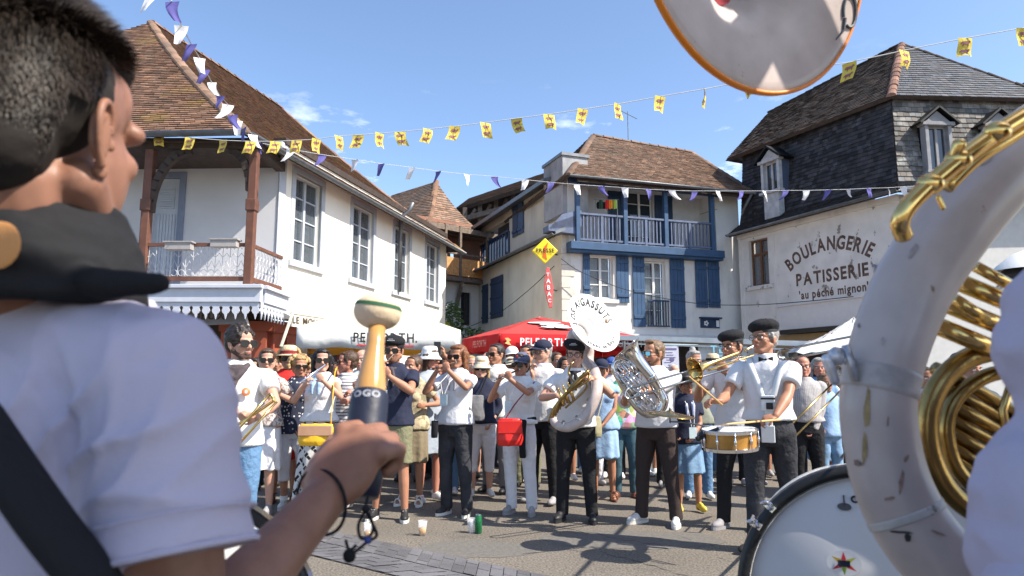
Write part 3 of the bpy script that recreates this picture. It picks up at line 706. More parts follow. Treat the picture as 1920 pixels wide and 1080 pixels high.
# upper storey: recessed loggia and solid right bay
ur = D1.uv(1342, 420)[0]; ul = D1.uv(1080, 420)[0]; zt = ze-.05
D1.panel(ur, D1.L, zbal, zt+.45, []).build('upper_right_wall', PLASTER_D2, bD)
dU = D1.rect(1182, 358, 1217, 448, -.9); wU = (dU[0]-.1, dU[1]+.15, zbal+.05, D1.uv(1200, 352, -.9)[1])
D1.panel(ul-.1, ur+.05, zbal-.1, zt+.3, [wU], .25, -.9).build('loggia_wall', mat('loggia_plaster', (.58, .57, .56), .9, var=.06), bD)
DL = Wall(D1.pt(0, 0, -.9), D1.pt(D1.L, 0, -.9)); window(DL, bD, wU, 2, 4, WHITE_P, dep=.1, name='balcony_door')
shutter(DL, bD, (wU[0]-.75, wU[0]-.05, wU[2], wU[3]), BLUE_D); shutter(DL, bD, (wU[1]+.05, wU[1]+.75, wU[2], wU[3]), BLUE_D)
mb = MB(); D1.bx(mb, ur, ur+.2, zbal, zt+.3, -.9, -.3); mb.build('loggia_cheek', PLASTER_D2, bD); mb = MB(); D1.bx(mb, ul-.25, ul-.05, zbal, zt+.3, -.95, .0); mb.build('loggia_cheek', PLASTER_D2, bD)
mb = MB(); D1.bx(mb, ul-.2, ur+.2, zt+.18, zt+.26, -.95, .35); mb.build('loggia_ceiling', PLASTER_D2, bD)
mb = MB(); D1.bx(mb, ul-.35, ur+.02, zbal-.22, zbal+.02, -.02, .42); D1.bx(mb, ul-.35, ur+.02, zbal-.30, zbal-.22, -.02, .34); flo = mb.build('balcony_floor', BLUE, bD, bevel=.01)
mb = MB(); D1.bx(mb, ul-.35, ur+.05, zt-.02, zt+.17, .18, .36); mb.build('balcony_beam', BLUE_D, bD)
posts = [D1.uv(x, 420, .3)[0] for x in (1083, 1172, 1248, 1335)]
for u in posts:
    mb = MB(); D1.bx(mb, u-.07, u+.07, zbal-.0, zt, .23, .37); mb.build('balcony_post', BLUE, bD, bevel=.01)
zr = D1.uv(1130, 402, .3)[1]
for i in range(3):
    a, b = posts[i]+.07, posts[i+1]-.07; mb = MB(); D1.bx(mb, a, b, zr-.06, zr, .25, .35); D1.bx(mb, a, b, zbal+.08, zbal+.14, .27, .33)
    n = int((b-a)/.125); m_ = (a+b)/2; D1.bx(mb, m_-.04, m_+.04, zbal+.02, zr+.001, .26, .34)
    for k in range(1, n): D1.bx(mb, a+(b-a)*k/n-.02, a+(b-a)*k/n+.02, zbal+.13, zr-.05, .28, .32)
    mb.build('balustrade', mat('blue_grey_wood', (.10, .13, .21), .6, var=.2), bD)
# roof
rA = D1.pt(-.25+ul-.3, ze+.05, .75); rB = D1.pt(D1.L+.1, ze+.05, .75); rC = P(1298, 286, 26.2); rD = P(1112, 254, 24.6)
roof_face(rA, rB, rC, rD, bD, TILE_B, sag=.06, tone=(.8, 1.6), tw=.2, ex=.15)
rE = rD-D1.n*3.0; rE.z = ze
rl_ = D1.pt(ul-.55, ze+.05, -6)
roof_face(rl_, rA, rD, rD+(-D1.n)*.6, bD, TILE_B, tw=.2, ex=.16, tone=(.5, .9)); ridge(rD, rA, bD, TILE_B, .11); ridge(rD, rC, bD, TILE_B, .11); ridge(rC, rB, bD, TILE_B, .1)
roof_face(rB, D1.pt(D1.L+.1, ze+.05, -6), rC, rC, bD, TILE_B, tw=.2, ex=.16, tone=(.5, .9))
gutter(rA+D1.n*.06-V((0, 0, .04)), rB+D1.n*.06-V((0, 0, .04)), bD)
mb = MB(); mb.bar(D1.pt(ul-.2, ze-.06, .62), D1.pt(D1.L, ze-.06, .62), .06, .14); mb.build('fascia_board', DKWOOD, bD)
# side wall (lower storeys) and pent roof
za_ = P(1050, 438, 21).z; zb_ = D2.uv(900, 520)[1]
zb_ = za_
s1_, s2_ = D2.rect(922, 519, 944, 596), D2.rect(906, 534, 916, 606)
def srt(r): return (min(r[0], r[1]), max(r[0], r[1]), r[2], r[3])
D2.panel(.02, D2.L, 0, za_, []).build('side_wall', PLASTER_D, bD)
for r_ in (s1_, s2_): shutter(D2, bD, srt(r_), BLUE_D)
mb = MB(); mb.add([D2.pt(-.3, za_+.35, -.45), D2.pt(D2.L+.3, za_+.35, -.45), D2.pt(D2.L+.3, za_-.0, .35), D2.pt(-.3, za_-.0, .35), D2.pt(-.3, za_+.25, -.45), D2.pt(D2.L+.3, za_+.25, -.45), D2.pt(D2.L+.3, za_-.1, .35), D2.pt(-.3, za_-.1, .35)], [(0, 1, 2, 3), (4, 7, 6, 5), (3, 2, 6, 7), (0, 3, 7, 4), (1, 5, 6, 2)]); mb.build('pent_roof', ZINC, bD)
gutter(D2.pt(-.3, za_-.05, .4), D2.pt(D2.L+.3, za_-.05, .4), bD)
mb = MB(); mb.add([D1.pt(-.55, za_+.05, .3), D1.pt(.55, za_+.2, .3), D1.pt(.55, za_+.75, .3), D1.pt(-.1, za_+.55, .3)], [(0, 1, 2, 3)]); mb.poly([D1.pt(-.55, za_, .30), D1.pt(.5, za_-.05, .30), D1.pt(.5, za_+.6, .30), D1.pt(-.55, za_+.18, .30)], .5); mb.build('hood', mat('blue_grey_wood', (.1, .1, .2)), bD)
# upper side volume, set back
D3 = Wall(D1.pt(ul-.2, 0, -.1), D1.pt(ul-.2, 0, -.1)+D2.d*9.3)
zu = P(1030, 350, 23).z
wz = srt(D3.rect(963, 378, 983, 441)); gz = srt(D3.rect(917, 432, 955, 490))
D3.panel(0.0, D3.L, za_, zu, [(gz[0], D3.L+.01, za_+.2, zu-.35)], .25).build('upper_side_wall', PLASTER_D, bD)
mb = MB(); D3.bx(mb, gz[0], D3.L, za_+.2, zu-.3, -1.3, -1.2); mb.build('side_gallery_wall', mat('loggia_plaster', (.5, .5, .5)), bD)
mb = MB(); k = 12
for i in range(k+1): u = gz[0]+(D3.L-gz[0])*i/k; D3.bx(mb, u-.07, u+.07, za_+.2, za_+1.2, -.06, .03)
D3.bx(mb, gz[0], D3.L, za_+1.2, za_+1.28, -.08, .05); D3.bx(mb, D3.L-.1, D3.L, za_+.2, zu, -.1, .04); mb.build('side_gallery_railing', BLUE_D, bD)
um = (wz[0]+wz[1])/2; shutter(D3, bD, (wz[0], um-.02, wz[2], wz[3]), BLUE); shutter(D3, bD, (um+.02, wz[1], wz[2], wz[3]), BLUE_D)
mb = MB(); mb.add([D3.pt(.9, zu+.35, -.8), D3.pt(D3.L+.5, zu+.35, -.8), D3.pt(D3.L+.5, zu-.05, .5), D3.pt(.9, zu-.05, .5), D3.pt(.9, zu+.2, -.8), D3.pt(D3.L+.5, zu+.2, -.8), D3.pt(D3.L+.5, zu-.2, .5), D3.pt(.9, zu-.2, .5)], [(0, 1, 2, 3), (4, 7, 6, 5), (3, 2, 6, 7), (0, 3, 7, 4), (1, 5, 6, 2)]); mb.build('side_roof', ZINC, bD)
mb = MB(); mb.box(D3.pt(.75, (zu+ze+1.3)/2-.5, -.25), (1.5, .9, ze+1.0-za_), D3.ax); mb.v = [p-V((0, 0, .75 if p.z > ze else 0)) for p in mb.v]; mb.build('chimney_wall', mat('grey_render', (.34, .34, .35), .9, var=.25, vs=1.5, bump=.3, stain=((1, 1, .4), (.15, .15, .15), .5, .8)), bD)
mb = MB(); mb.box(D3.pt(.75, (zu+ze+1.3)/2-.5+(ze+1.0-za_)/2-.72, -.25), (1.6, 1.0, .1), D3.ax); mb.build('chimney_cap', ZINC, bD)
# ground floor
mb = MB(); D1.bx(mb, .02, D1.L, 0, zfac-.2, -1.3, -1.2); D1.bx(mb, 0, .5, 0, zfac-.2, -1.2, 0); D1.bx(mb, 3.0, 3.3, 0, zfac-.2, -1.2, -.02); D1.bx(mb, D1.L-.4, D1.L, 0, zfac-.2, -1.2, -.0); mb.build('ground_floor', DKWOOD, bD)
mb = MB(); D1.bx(mb, .0, D1.L, zfac-.25, zfac+.02, 0, .35); mb.build('shop_fascia', mat('grey_fascia', (.52, .52, .53), .7, var=.05), bD, bevel=.02)
mb = MB(); mb.tube([D1.pt(D1.L-.03, ze-.05, .8), D1.pt(D1.L-.05, ze-.5, .35), D1.pt(D1.L+.02, ze-.9, .12), D1.pt(D1.L+.02, ze-1.4, .12), D1.pt(D1.L-.02, 0, .12)], .06, 8); mb.build('downpipe', ZINC, bD, smooth=True)
mb = MB(); c0 = P(1178, 262, 25.5)
mb.tube([c0, c0+V((0, 0, 1.15))], .018, 5); mb.bar(c0+V((-.5, 0, 1.3)), c0+V((.35, 0, .85)), .02)
for k in range(7): q = c0+V((-.45+k*.13, 0, 1.27-k*.07)); mb.bar(q-V((0, .2, .09)), q+V((0, .2, .09)), .012)
ant = mb.build('television_aerial', ZINC); tag(ant, 'thin metal television aerial on the roof ridge of the blue shuttered house', 'aerial')

# PRESSE diamond and TABAC carrot
def proj(c, sz, roll=0): return c
sgp = empty('newsagent_sign', D2.pt(.3, 0, .3), 'yellow diamond shaped sign lettered PRESSE on the corner of the beige house', 'sign')
c = P(1022, 470, 20.6); s_ = .40; X_ = V((1, .05, 0)).normalized(); Z_ = V((0, 0, 1))
MB().poly([c+X_*-s_, c-Z_*s_, c+X_*s_, c+Z_*s_], .12, V((0, -1, 0))).build('panel', mat('yellow_plastic', (.85, .66, .02), .35, var=.02, bump=0), sgp, bevel=.02)
MB().poly([c+V((-.08, -.012, -.2)), c+V((.06, -.012, -.28)), c+V((.02, -.012, -.05)), c+V((.06, -.012, .12)), c+V((.1, -.012, .26)), c+V((-.03, -.012, .12)), c+V((-.06, -.012, -.02))], .01, V((0, -1, 0))).build('red_quill', mat('orange_red', (.75, .14, .02), .4, bump=0, var=0), sgp)
letters('PRESSE', .17, lambda u, v, n: c+X_*u+Z_*v+V((0, -.025-n, 0)), 'lettering', BLACKINK, sgp, bold=.03, sx=.95)
mb = MB(); mb.bar(c, D2.pt(.35, c.z, 0), .04); mb.build('bracket', ZINC, sgp)
sgt = empty('tobacco_sign', D2.pt(.4, 0, .3), 'slim red spindle shaped sign lettered TABAC below the yellow diamond', 'sign')
c = P(1029, 539, 20.6); Xt = V((1, .2, 0)).normalized(); ax_ = (V((.03, 0, -1))).normalized()
mb = MB(); h = .62; tp = c+V((-.03, 0, h)); bt = c+V((.05, 0, -h))
mb.poly([tp+Xt*.05, tp-Xt*.05, c-Xt*.15, bt-Xt*.05, bt+Xt*.05, c+Xt*.15], .1, V((0, -1, 0))); mb.build('panel', mat('faded_red_plastic', (.50, .10, .09), .4, var=.08), sgt, bevel=.01)
for k, chh in enumerate('TABAC'):
    cc = c+V((-.024+.012*k*1.0, 0, .40-.2*k)); letters(chh, .19 if k in (1, 2, 3) else .15, lambda u, v, n: cc+Xt*u+Z_*v+V((0, -.02-n, 0)), 'letter', WHITEINK, sgt, bold=.02)
mb = MB(); mb.bar(c, D2.pt(.45, c.z, 0), .035); mb.build('bracket', ZINC, sgt)

# ============================================================ building E: bakery
CE = P(1388, 500, 22.55); KE = P(1692, 450, 17.4)
bE = empty('bakery_house', (KE.x, KE.y, 0), 'weathered white bakery with painted wall lettering and dark slate mansard roof', 'house')
E1w = Wall(CE, KE); E2w = Wall(KE, V((KE.x+9, KE.y+.6, 0)))
zE = E1w.uv(1540, 402)[1]
we = E1w.rect(1405, 448, 1441, 535); zsh = E1w.uv(1540, 566)[1]
E1w.panel(.0, E1w.L, zsh-.62, zE, [we], .3).build('bakery_wall', PLASTER_E, bE)
window(E1w, bE, we, 2, 1, mat('brown_window_wood', (.15, .07, .035), .6), dep=.12, curtain=True, glass=cg, transom=we[2]+(we[3]-we[2])*.68, sill=PLASTER_E)
E2w.panel(.0, E2w.L, 0, zE, [], .3).build('front_wall', mat('grey_plaster', (.5, .49, .47), .9, var=.06), bE)
# bands
mb = MB(); ub = E1w.uv(1455, 500)[0]; E1w.bx(mb, ub-.06, ub, zsh, zE-.3, 0, .03); E1w.bx(mb, 0, .12, 0, zE-.1, 0, .05)
E1w.bx(mb, 0, E1w.L, zE-.16, zE, 0, .10); mb.build('stone_band', PLASTER_D2, bE)
mb = MB(); u1_ = E1w.uv(1462, 600)[0]; E1w.bx(mb, u1_, E1w.L, zsh-.75, zsh-.02, 0, .10); E1w.bx(mb, u1_, E1w.L, zsh-.02, zsh+.03, 0, .16); mb.build('shop_fascia', mat('white_board', (.62, .61, .62), .6, var=.04), bE)
mb = MB(); E1w.bx(mb, u1_+.25, E1w.L, zsh-.88, zsh-.75, .0, .3); mb.build('awning_case', BLACK, bE)
mb = MB(); E1w.panel(0, u1_, 0, zsh-.62, [], .3).build('lower_wall', PLASTER_E, bE); E1w.bx(mb, u1_, E1w.L, 0, zsh-.6, -.8, -.7); mb.build('shop_interior', BLACK, bE)
uu, zz = E1w.uv(1533, 618); mb = MB()
mb.add([E1w.pt(u1_+.1, zsh-.9, .15), E1w.pt(E1w.L, zsh-.9, .15), E1w.pt(E1w.L, zsh-1.45, .40), E1w.pt(u1_+.1, zsh-1.45, .40)], [(0, 1, 2, 3)]); awb = mb.build('shop_blind', mat('ochre_canvas', (.30, .19, .085), .8, var=.1), bE)
dvn = (E1w.pt(0, zsh-.9, .15)-E1w.pt(0, zsh-1.45, .40)).normalized()
letters('"Au P\u00e9ch\u00e9', .27, lambda u, v, n: E1w.pt(uu+.2+u, zsh-1.2, .31+n)+dvn*(v*.95)+E1w.n*.01, 'lettering', mat('cream_lettering', (.62, .57, .47), .7, bump=0), awb, bold=.0)
# painted letters: arcs on the wall
PAINT = mat('faded_brown_lettering', (.12, .075, .06), .9, var=.5, vs=9, bump=0, stain=((5, 5, 5), (.45, .42, .39), .70, .78))
def wl_(px, py, off=.0):
    u, z = E1w.uv(px, py); return u, z
ul0, _ = wl_(1470, 500); ul1, _ = wl_(1645, 470); uc = (ul0+ul1)/2; zc = E1w.uv(1560, 470)[1]
letters('BOULANGERIE', .54, lambda u, v, n: E1w.pt(uc+u, zc+.24+v, .004), 'lettering', PAINT, bE, arc=2.5, bold=.035, spacing=1.05, sx=.72)
uc2 = E1w.uv(1557, 515)[0]; zc2 = E1w.uv(1557, 515)[1]
letters('PATISSERIE', .50, lambda u, v, n: E1w.pt(uc2+u, zc2+v, .004), 'lettering', PAINT, bE, bold=.035, spacing=.9, sx=.84)
uc3, zc3 = E1w.uv(1560, 543)
letters("'au p\u00e9ch\u00e9 mignon'", .34, lambda u, v, n: E1w.pt(uc3+u, zc3-.04+v, .004), 'lettering', PAINT, bE, bold=.035, spacing=.7, sx=.80)
# mansard
zb1 = P(1660, 190, 18.3).z; K2 = V((KE.x, KE.y, 0))
def Ek(du, off, z): return E1w.pt(du, z, off)
inn = E1w.n; e2n = E2w.n
Kc_low = V((KE.x, KE.y, zE))+(inn+e2n)*.38
Kc_mid = V((KE.x, KE.y, zE+.45))-(inn+e2n)*.22
Kc_top = V((KE.x, KE.y, zb1))-(inn+e2n)*.42
Ltop = E1w.pt(-.2, zb1, -.55); Lmid = E1w.pt(-.1, zE+.45, -.22); Llow = E1w.pt(-.1, zE, .4)
Rtop = E2w.pt(9, zb1, -.55); Rmid = E2w.pt(9, zE+.45, -.22); Rlow = E2w.pt(9, zE, .38)
kw = dict(tw=.16, ex=.12, jit=.004)
roof_face(Llow, Kc_low, Kc_mid, Lmid, bE, SLATE_SHADE, tone=(.5, 1.5), name='mansard_skirt', **kw); roof_face(Lmid, Kc_mid, Kc_top, Ltop, bE, SLATE_SHADE, tone=(.4, 1.6), name='mansard_slope', **kw)
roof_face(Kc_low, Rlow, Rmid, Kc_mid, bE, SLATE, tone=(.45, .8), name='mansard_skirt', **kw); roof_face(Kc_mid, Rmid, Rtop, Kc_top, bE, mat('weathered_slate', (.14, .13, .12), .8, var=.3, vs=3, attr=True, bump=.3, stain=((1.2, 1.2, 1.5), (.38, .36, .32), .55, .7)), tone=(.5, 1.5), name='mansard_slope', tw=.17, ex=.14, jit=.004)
# upper roof
PK = P(1690, 82, 20.6); PR = P(1442, 214, 26.0); PR.z = PK.z-.1
bl = Kc_top+(inn+e2n)*.16-V((0, 0, .05)); lt = Ltop+inn*.35-V((0, 0, .05)); lt = lt - E1w.d*.4
rt = E2w.pt(5.1, zb1-.05, -.3)
roof_face(lt, bl, PK, PR, bE, TILE_E, tw=.2, ex=.14, tone=(.5, 1.7), jit=.014); roof_face(bl, rt, PK, PK, bE, SLATE, tone=(.7, 1.25), tw=.2, ex=.15, jit=.004)
roof_face(lt-E1w.n*7, lt, PR, PR, bE, TILE_E, tw=.25, ex=.2)
ridge(bl, PK, bE, mat('ridge_clay', (.19, .105, .075), .9, attr=True, bump=.3), .12, L_=.34); ridge(PR, PK, bE, TILE_E, .1); ridge(PK, rt, bE, TILE_E, .1)
gutter(Llow+inn*.05, Kc_low+inn*.05, bE); gutter(Kc_low+e2n*.05, Rlow+e2n*.05, bE)
# gap wall filling left end
MB().poly([E1w.pt(-.05, 0, -.1), E1w.pt(-.05, zb1, -.6), E1w.pt(-.05, zb1, -7), E1w.pt(-.05, 0, -7)], .1).build('gable_wall', BLACK, bE)
def dormer(Wl, u, zbase, w, h, off0, cheek, front, parent, trim, roofm):
    mb = MB(); Wl.bx(mb, u-w/2, u-w/2+.10, zbase, zbase+h, -.1, off0); Wl.bx(mb, u+w/2-.10, u+w/2, zbase, zbase+h, -.1, off0)
    Wl.bx(mb, u-w/2-.08, u+w/2+.08, zbase+h, zbase+h+.1, -.1, off0+.05); Wl.bx(mb, u-w/2-.06, u+w/2+.06, zbase-.08, zbase, -.1, off0+.06)
    mb.poly([Wl.pt(u-w/2, zbase+h+.1, off0), Wl.pt(u+w/2, zbase+h+.1, off0), Wl.pt(u, zbase+h+.1+w*.42, off0)], .06, Wl.n); d = mb.build('dormer', trim, parent, bevel=.008)
    mb = MB(); Wl.bx(mb, u-w/2, u-w/2+.03, zbase-.1, zbase+h+.05, -1.4, -.101); Wl.bx(mb, u+w/2-.03, u+w/2, zbase-.1, zbase+h+.05, -1.4, -.101); mb.build('dormer_cheek', cheek, d)
    mb = MB()
    for sg_ in (-1, 1):
        a, b = Wl.pt(u+sg_*(w/2+.2), zbase+h+.06, off0+.12), Wl.pt(u, zbase+h+.2+w*.45, off0+.12); c, e = a-Wl.n*(1.6+off0), b-Wl.n*(1.6+off0)
        mb.poly([a, b, e, c] if sg_ < 0 else [b, a, c, e], .05)
    mb.build('dormer_roof', roofm, d)
    window(Wl, d, (u-w/2+.1, u+w/2-.1, zbase, zbase+h), 2, 1, trim, dep=-off0+.12, fw=.05)
    return d
GREYT = mat('weathered_trim', (.24, .24, .25), .8, var=.15, vs=6)
D2e = Wall(E2w.pt(0, 0, -.25), E2w.pt(9, 0, -.25))
uD, zD0 = D2e.uv(1758, 292)
dormer(D2e, uD, zE+.72, .75, 1.25, .12, SLATE_SHADE, None, bE, GREYT, SLATE); dormer(D2e, uD+1.75, zE+.72, .75, 1.25, .12, SLATE_SHADE, None, bE, GREYT, SLATE)
uL, zL = E1w.uv(1447, 360); mb = MB(); 
dormer(E1w, uL, E1w.uv(1447, 358)[1], .75, .95, .05, mat('blue_slate', (.08, .10, .15), .4), None, bE, mat('pale_trim', (.42, .42, .42), .8, var=.2), SLATE)
mb = MB(); E1w.bx(mb, uL-.3, uL+.3, zE+.15, E1w.uv(1447, 358)[1]-.08, -.2, .04); mb.build('dormer_apron', mat('pale_trim', (.42, .42, .42)), bE)

# ============================================================ building F: brown roof at far right
f0, f1 = P(1870, 176, 25), P(2100, 150, 25)
bF = empty('brown_roofed_house', (f0.x, 25, 0), 'brown tiled roof of a farther house at the right edge of the picture', 'house')
roof_face(P(1862, 192, 22), P(2200, 192, 22), P(2200, 60, 26), P(1925, 152, 26), bF, TILE_E, tw=.3, ex=.22)
MB().box((P(1990, 400, 24).x+.8, 25, P(1900, 200, 23).z/2), (6, 4, P(1900, 200, 22).z-.1)).build('wall', PLASTER_E, bF)
# ============================================================ people
def skin(nm, c): return mat('skin_'+nm, c, .5, var=.06, vs=12, bump=.08, bs=60, sss=.12, spec=.35)
SKIN = {'tan': skin('tan', (.37, .175, .105)), 'light': skin('light', (.49, .27, .19)), 'brown': skin('brown', (.28, .135, .08)), 'red': skin('red', (.46, .20, .135))}
def hairm(nm, c): return mat('hair_'+nm, c, .45, var=.45, vs=40, bump=.8, bs=110, bd=.006, spec=.4)
HAIR = {'dark': hairm('dark', (.022, .015, .012)), 'brown': hairm('brown', (.065, .035, .02)), 'auburn': hairm('auburn', (.17, .065, .025)), 'grey': hairm('grey', (.30, .28, .26)),
        'blond': hairm('blond', (.36, .23, .10)), 'black': hairm('black', (.010, .009, .009)), 'white': hairm('white', (.5, .48, .45)), 'light': hairm('light_brown', (.16, .095, .05))}
LENS = mat('dark_lens', (.008, .006, .006), .14, var=0, bump=0, spec=.35); FRAME = mat('spectacle_frame', (.03, .025, .022), .25, var=0, bump=0)
MIRROR = mat('mirror_lens', (.12, .30, .45), .05, metal=.9, var=0, bump=0)
EYEW = mat('eye_white', (.7, .66, .62), .3, var=0, bump=0); IRIS = mat('iris', (.03, .018, .01), .2, var=0, bump=0); LIP = mat('lips', (.36, .12, .10), .45, var=.05, bump=0)
BEARD = {k: mat('stubble_'+k, c, .8, var=.3, vs=60, bump=.5, bs=150, bd=.003) for k, c in (('dark', (.07, .04, .03)), ('grey', (.3, .27, .25)), ('brown', (.13, .06, .035)))}
def rot(yaw, pitch=0, roll=0):      # head frame: x = person's left(+X when facing -Y), y = back, z = up
    return M4.Rotation(yaw, 3, 'Z') @ M4.Rotation(pitch, 3, 'X') @ M4.Rotation(roll, 3, 'Y')
class Frame:
    def __init__(s, o, m, k=1.0): s.o = V(o); s.m = m; s.k = k; s.ax = (m@V((1, 0, 0)), m@V((0, 1, 0)), m@V((0, 0, 1)))
    def __call__(s, x, y, z): return s.o + s.m@V((x*s.k, y*s.k, z*s.k))
def sorted_elbow(Sh, T, a, b, pole):
    d = T-Sh; L_ = d.length
    if L_ > a+b-.005: T = Sh+d/L_*(a+b-.005); d = T-Sh; L_ = d.length
    c = (a*a+L_*L_-b*b)/(2*L_); h = math.sqrt(max(0, a*a-c*c)); u = d/L_; p = pole-u*pole.dot(u)
    if p.length < 1e-4: p = V((0, 0, -1))-u*u.z*-1
    return Sh+u*c+p.normalized()*h, T
def hand(mb, wrist, d, nrm, k=1.0, curl=.7, side=1, fine=False, thumb=None):
    """palm + four fingers + thumb. d = hand direction, nrm = palm normal (fingers curl towards it), side: thumb side sign"""
    d = d.normalized(); nrm = (nrm-d*nrm.dot(d)).normalized(); lat = d.cross(nrm).normalized()*side     # lat: towards the thumb
    pc = wrist+d*.048*k
    mb.ell(pc, (.042*k, .015*k, .050*k), (lat, nrm, d), 12, 8); mb.ell(wrist+d*.075*k, (.041*k, .013*k, .022*k), (lat, nrm, d), 12, 8)
    mb.ell(wrist+d*.03*k+lat*.022*k+nrm*.008*k, (.02*k, .016*k, .032*k), (lat, nrm, d), 10, 6)
    seg = (.036, .026, .022); r = (.0095, .0088, .008, .0068)
    for i, (o, ln) in enumerate(((.030, .92), (.010, 1.02), (-.010, .96), (-.029, .78))):
        p = wrist+d*(.088-.006*abs(i-1.2))*k+lat*o*k; a = 0; c = curl*(1+.10*i)
        for j in range(3):
            a += c*(.95 if j else .8); q = p+(d*cos(a)+nrm*sin(a))*seg[j]*ln*k; mb.cap(p, q, r[j]*k, r[j+1]*k, 8); p = q
    tb = wrist+d*.028*k+lat*.030*k; td = (d*.75+lat*.75+nrm*.35).normalized() if thumb is None else thumb.normalized()
    t1 = tb+td*.034*k; t2 = t1+(td*.6+d*.45+nrm*.55*curl).normalized()*.028*k
    mb.cap(tb, t1, .012*k, .0105*k, 8); mb.cap(t1, t2, .0105*k, .0085*k, 8)
def head_mesh(mb, Hf, fem=False, fat=0, beard=False, ear=1, nose=1):
    k = Hf.k; e = lambda c, r: mb.ell(Hf(*c), tuple(q*k for q in r), Hf.ax, 16, 10)
    cp = lambda a, b, r0, r1: mb.cap(Hf(*a), Hf(*b), r0*k, r1*k, 9)
    e((0, .014, .038), (.073, .093, .080)); e((0, -.024, -.028), (.060+fat, .062, .078)); e((0, -.05, -.088), (.030+fat, .034, .026))
    e((0, -.035, .05), (.058, .050, .052))
    for s in (-1, 1):
        cp((s*.055, .0, -.045), (s*.020, -.062, -.094), .021+fat*.5, .018); e((s*.036, -.056, -.024), (.024, .024, .024))
        e((s*.076, .012, -.006), (.008, .019*ear, .031*ear)); e((s*.079, .022*ear, .008*ear), (.008, .012*ear, .016*ear)); cp((s*.012, -.083, .024), (s*.045, -.068, .022), .010, .009)
        e((s*.0125, -.096+.012*(1-nose), -.030), (.009, .010, .008))
    cp((0, -.082, .014), (0, -.082-.027*nose, -.024), .0085, .0125*nose); e((0, -.086, -.056), (.021, .013, .010)); e((0, -.077, -.073), (.018, .012, .009))
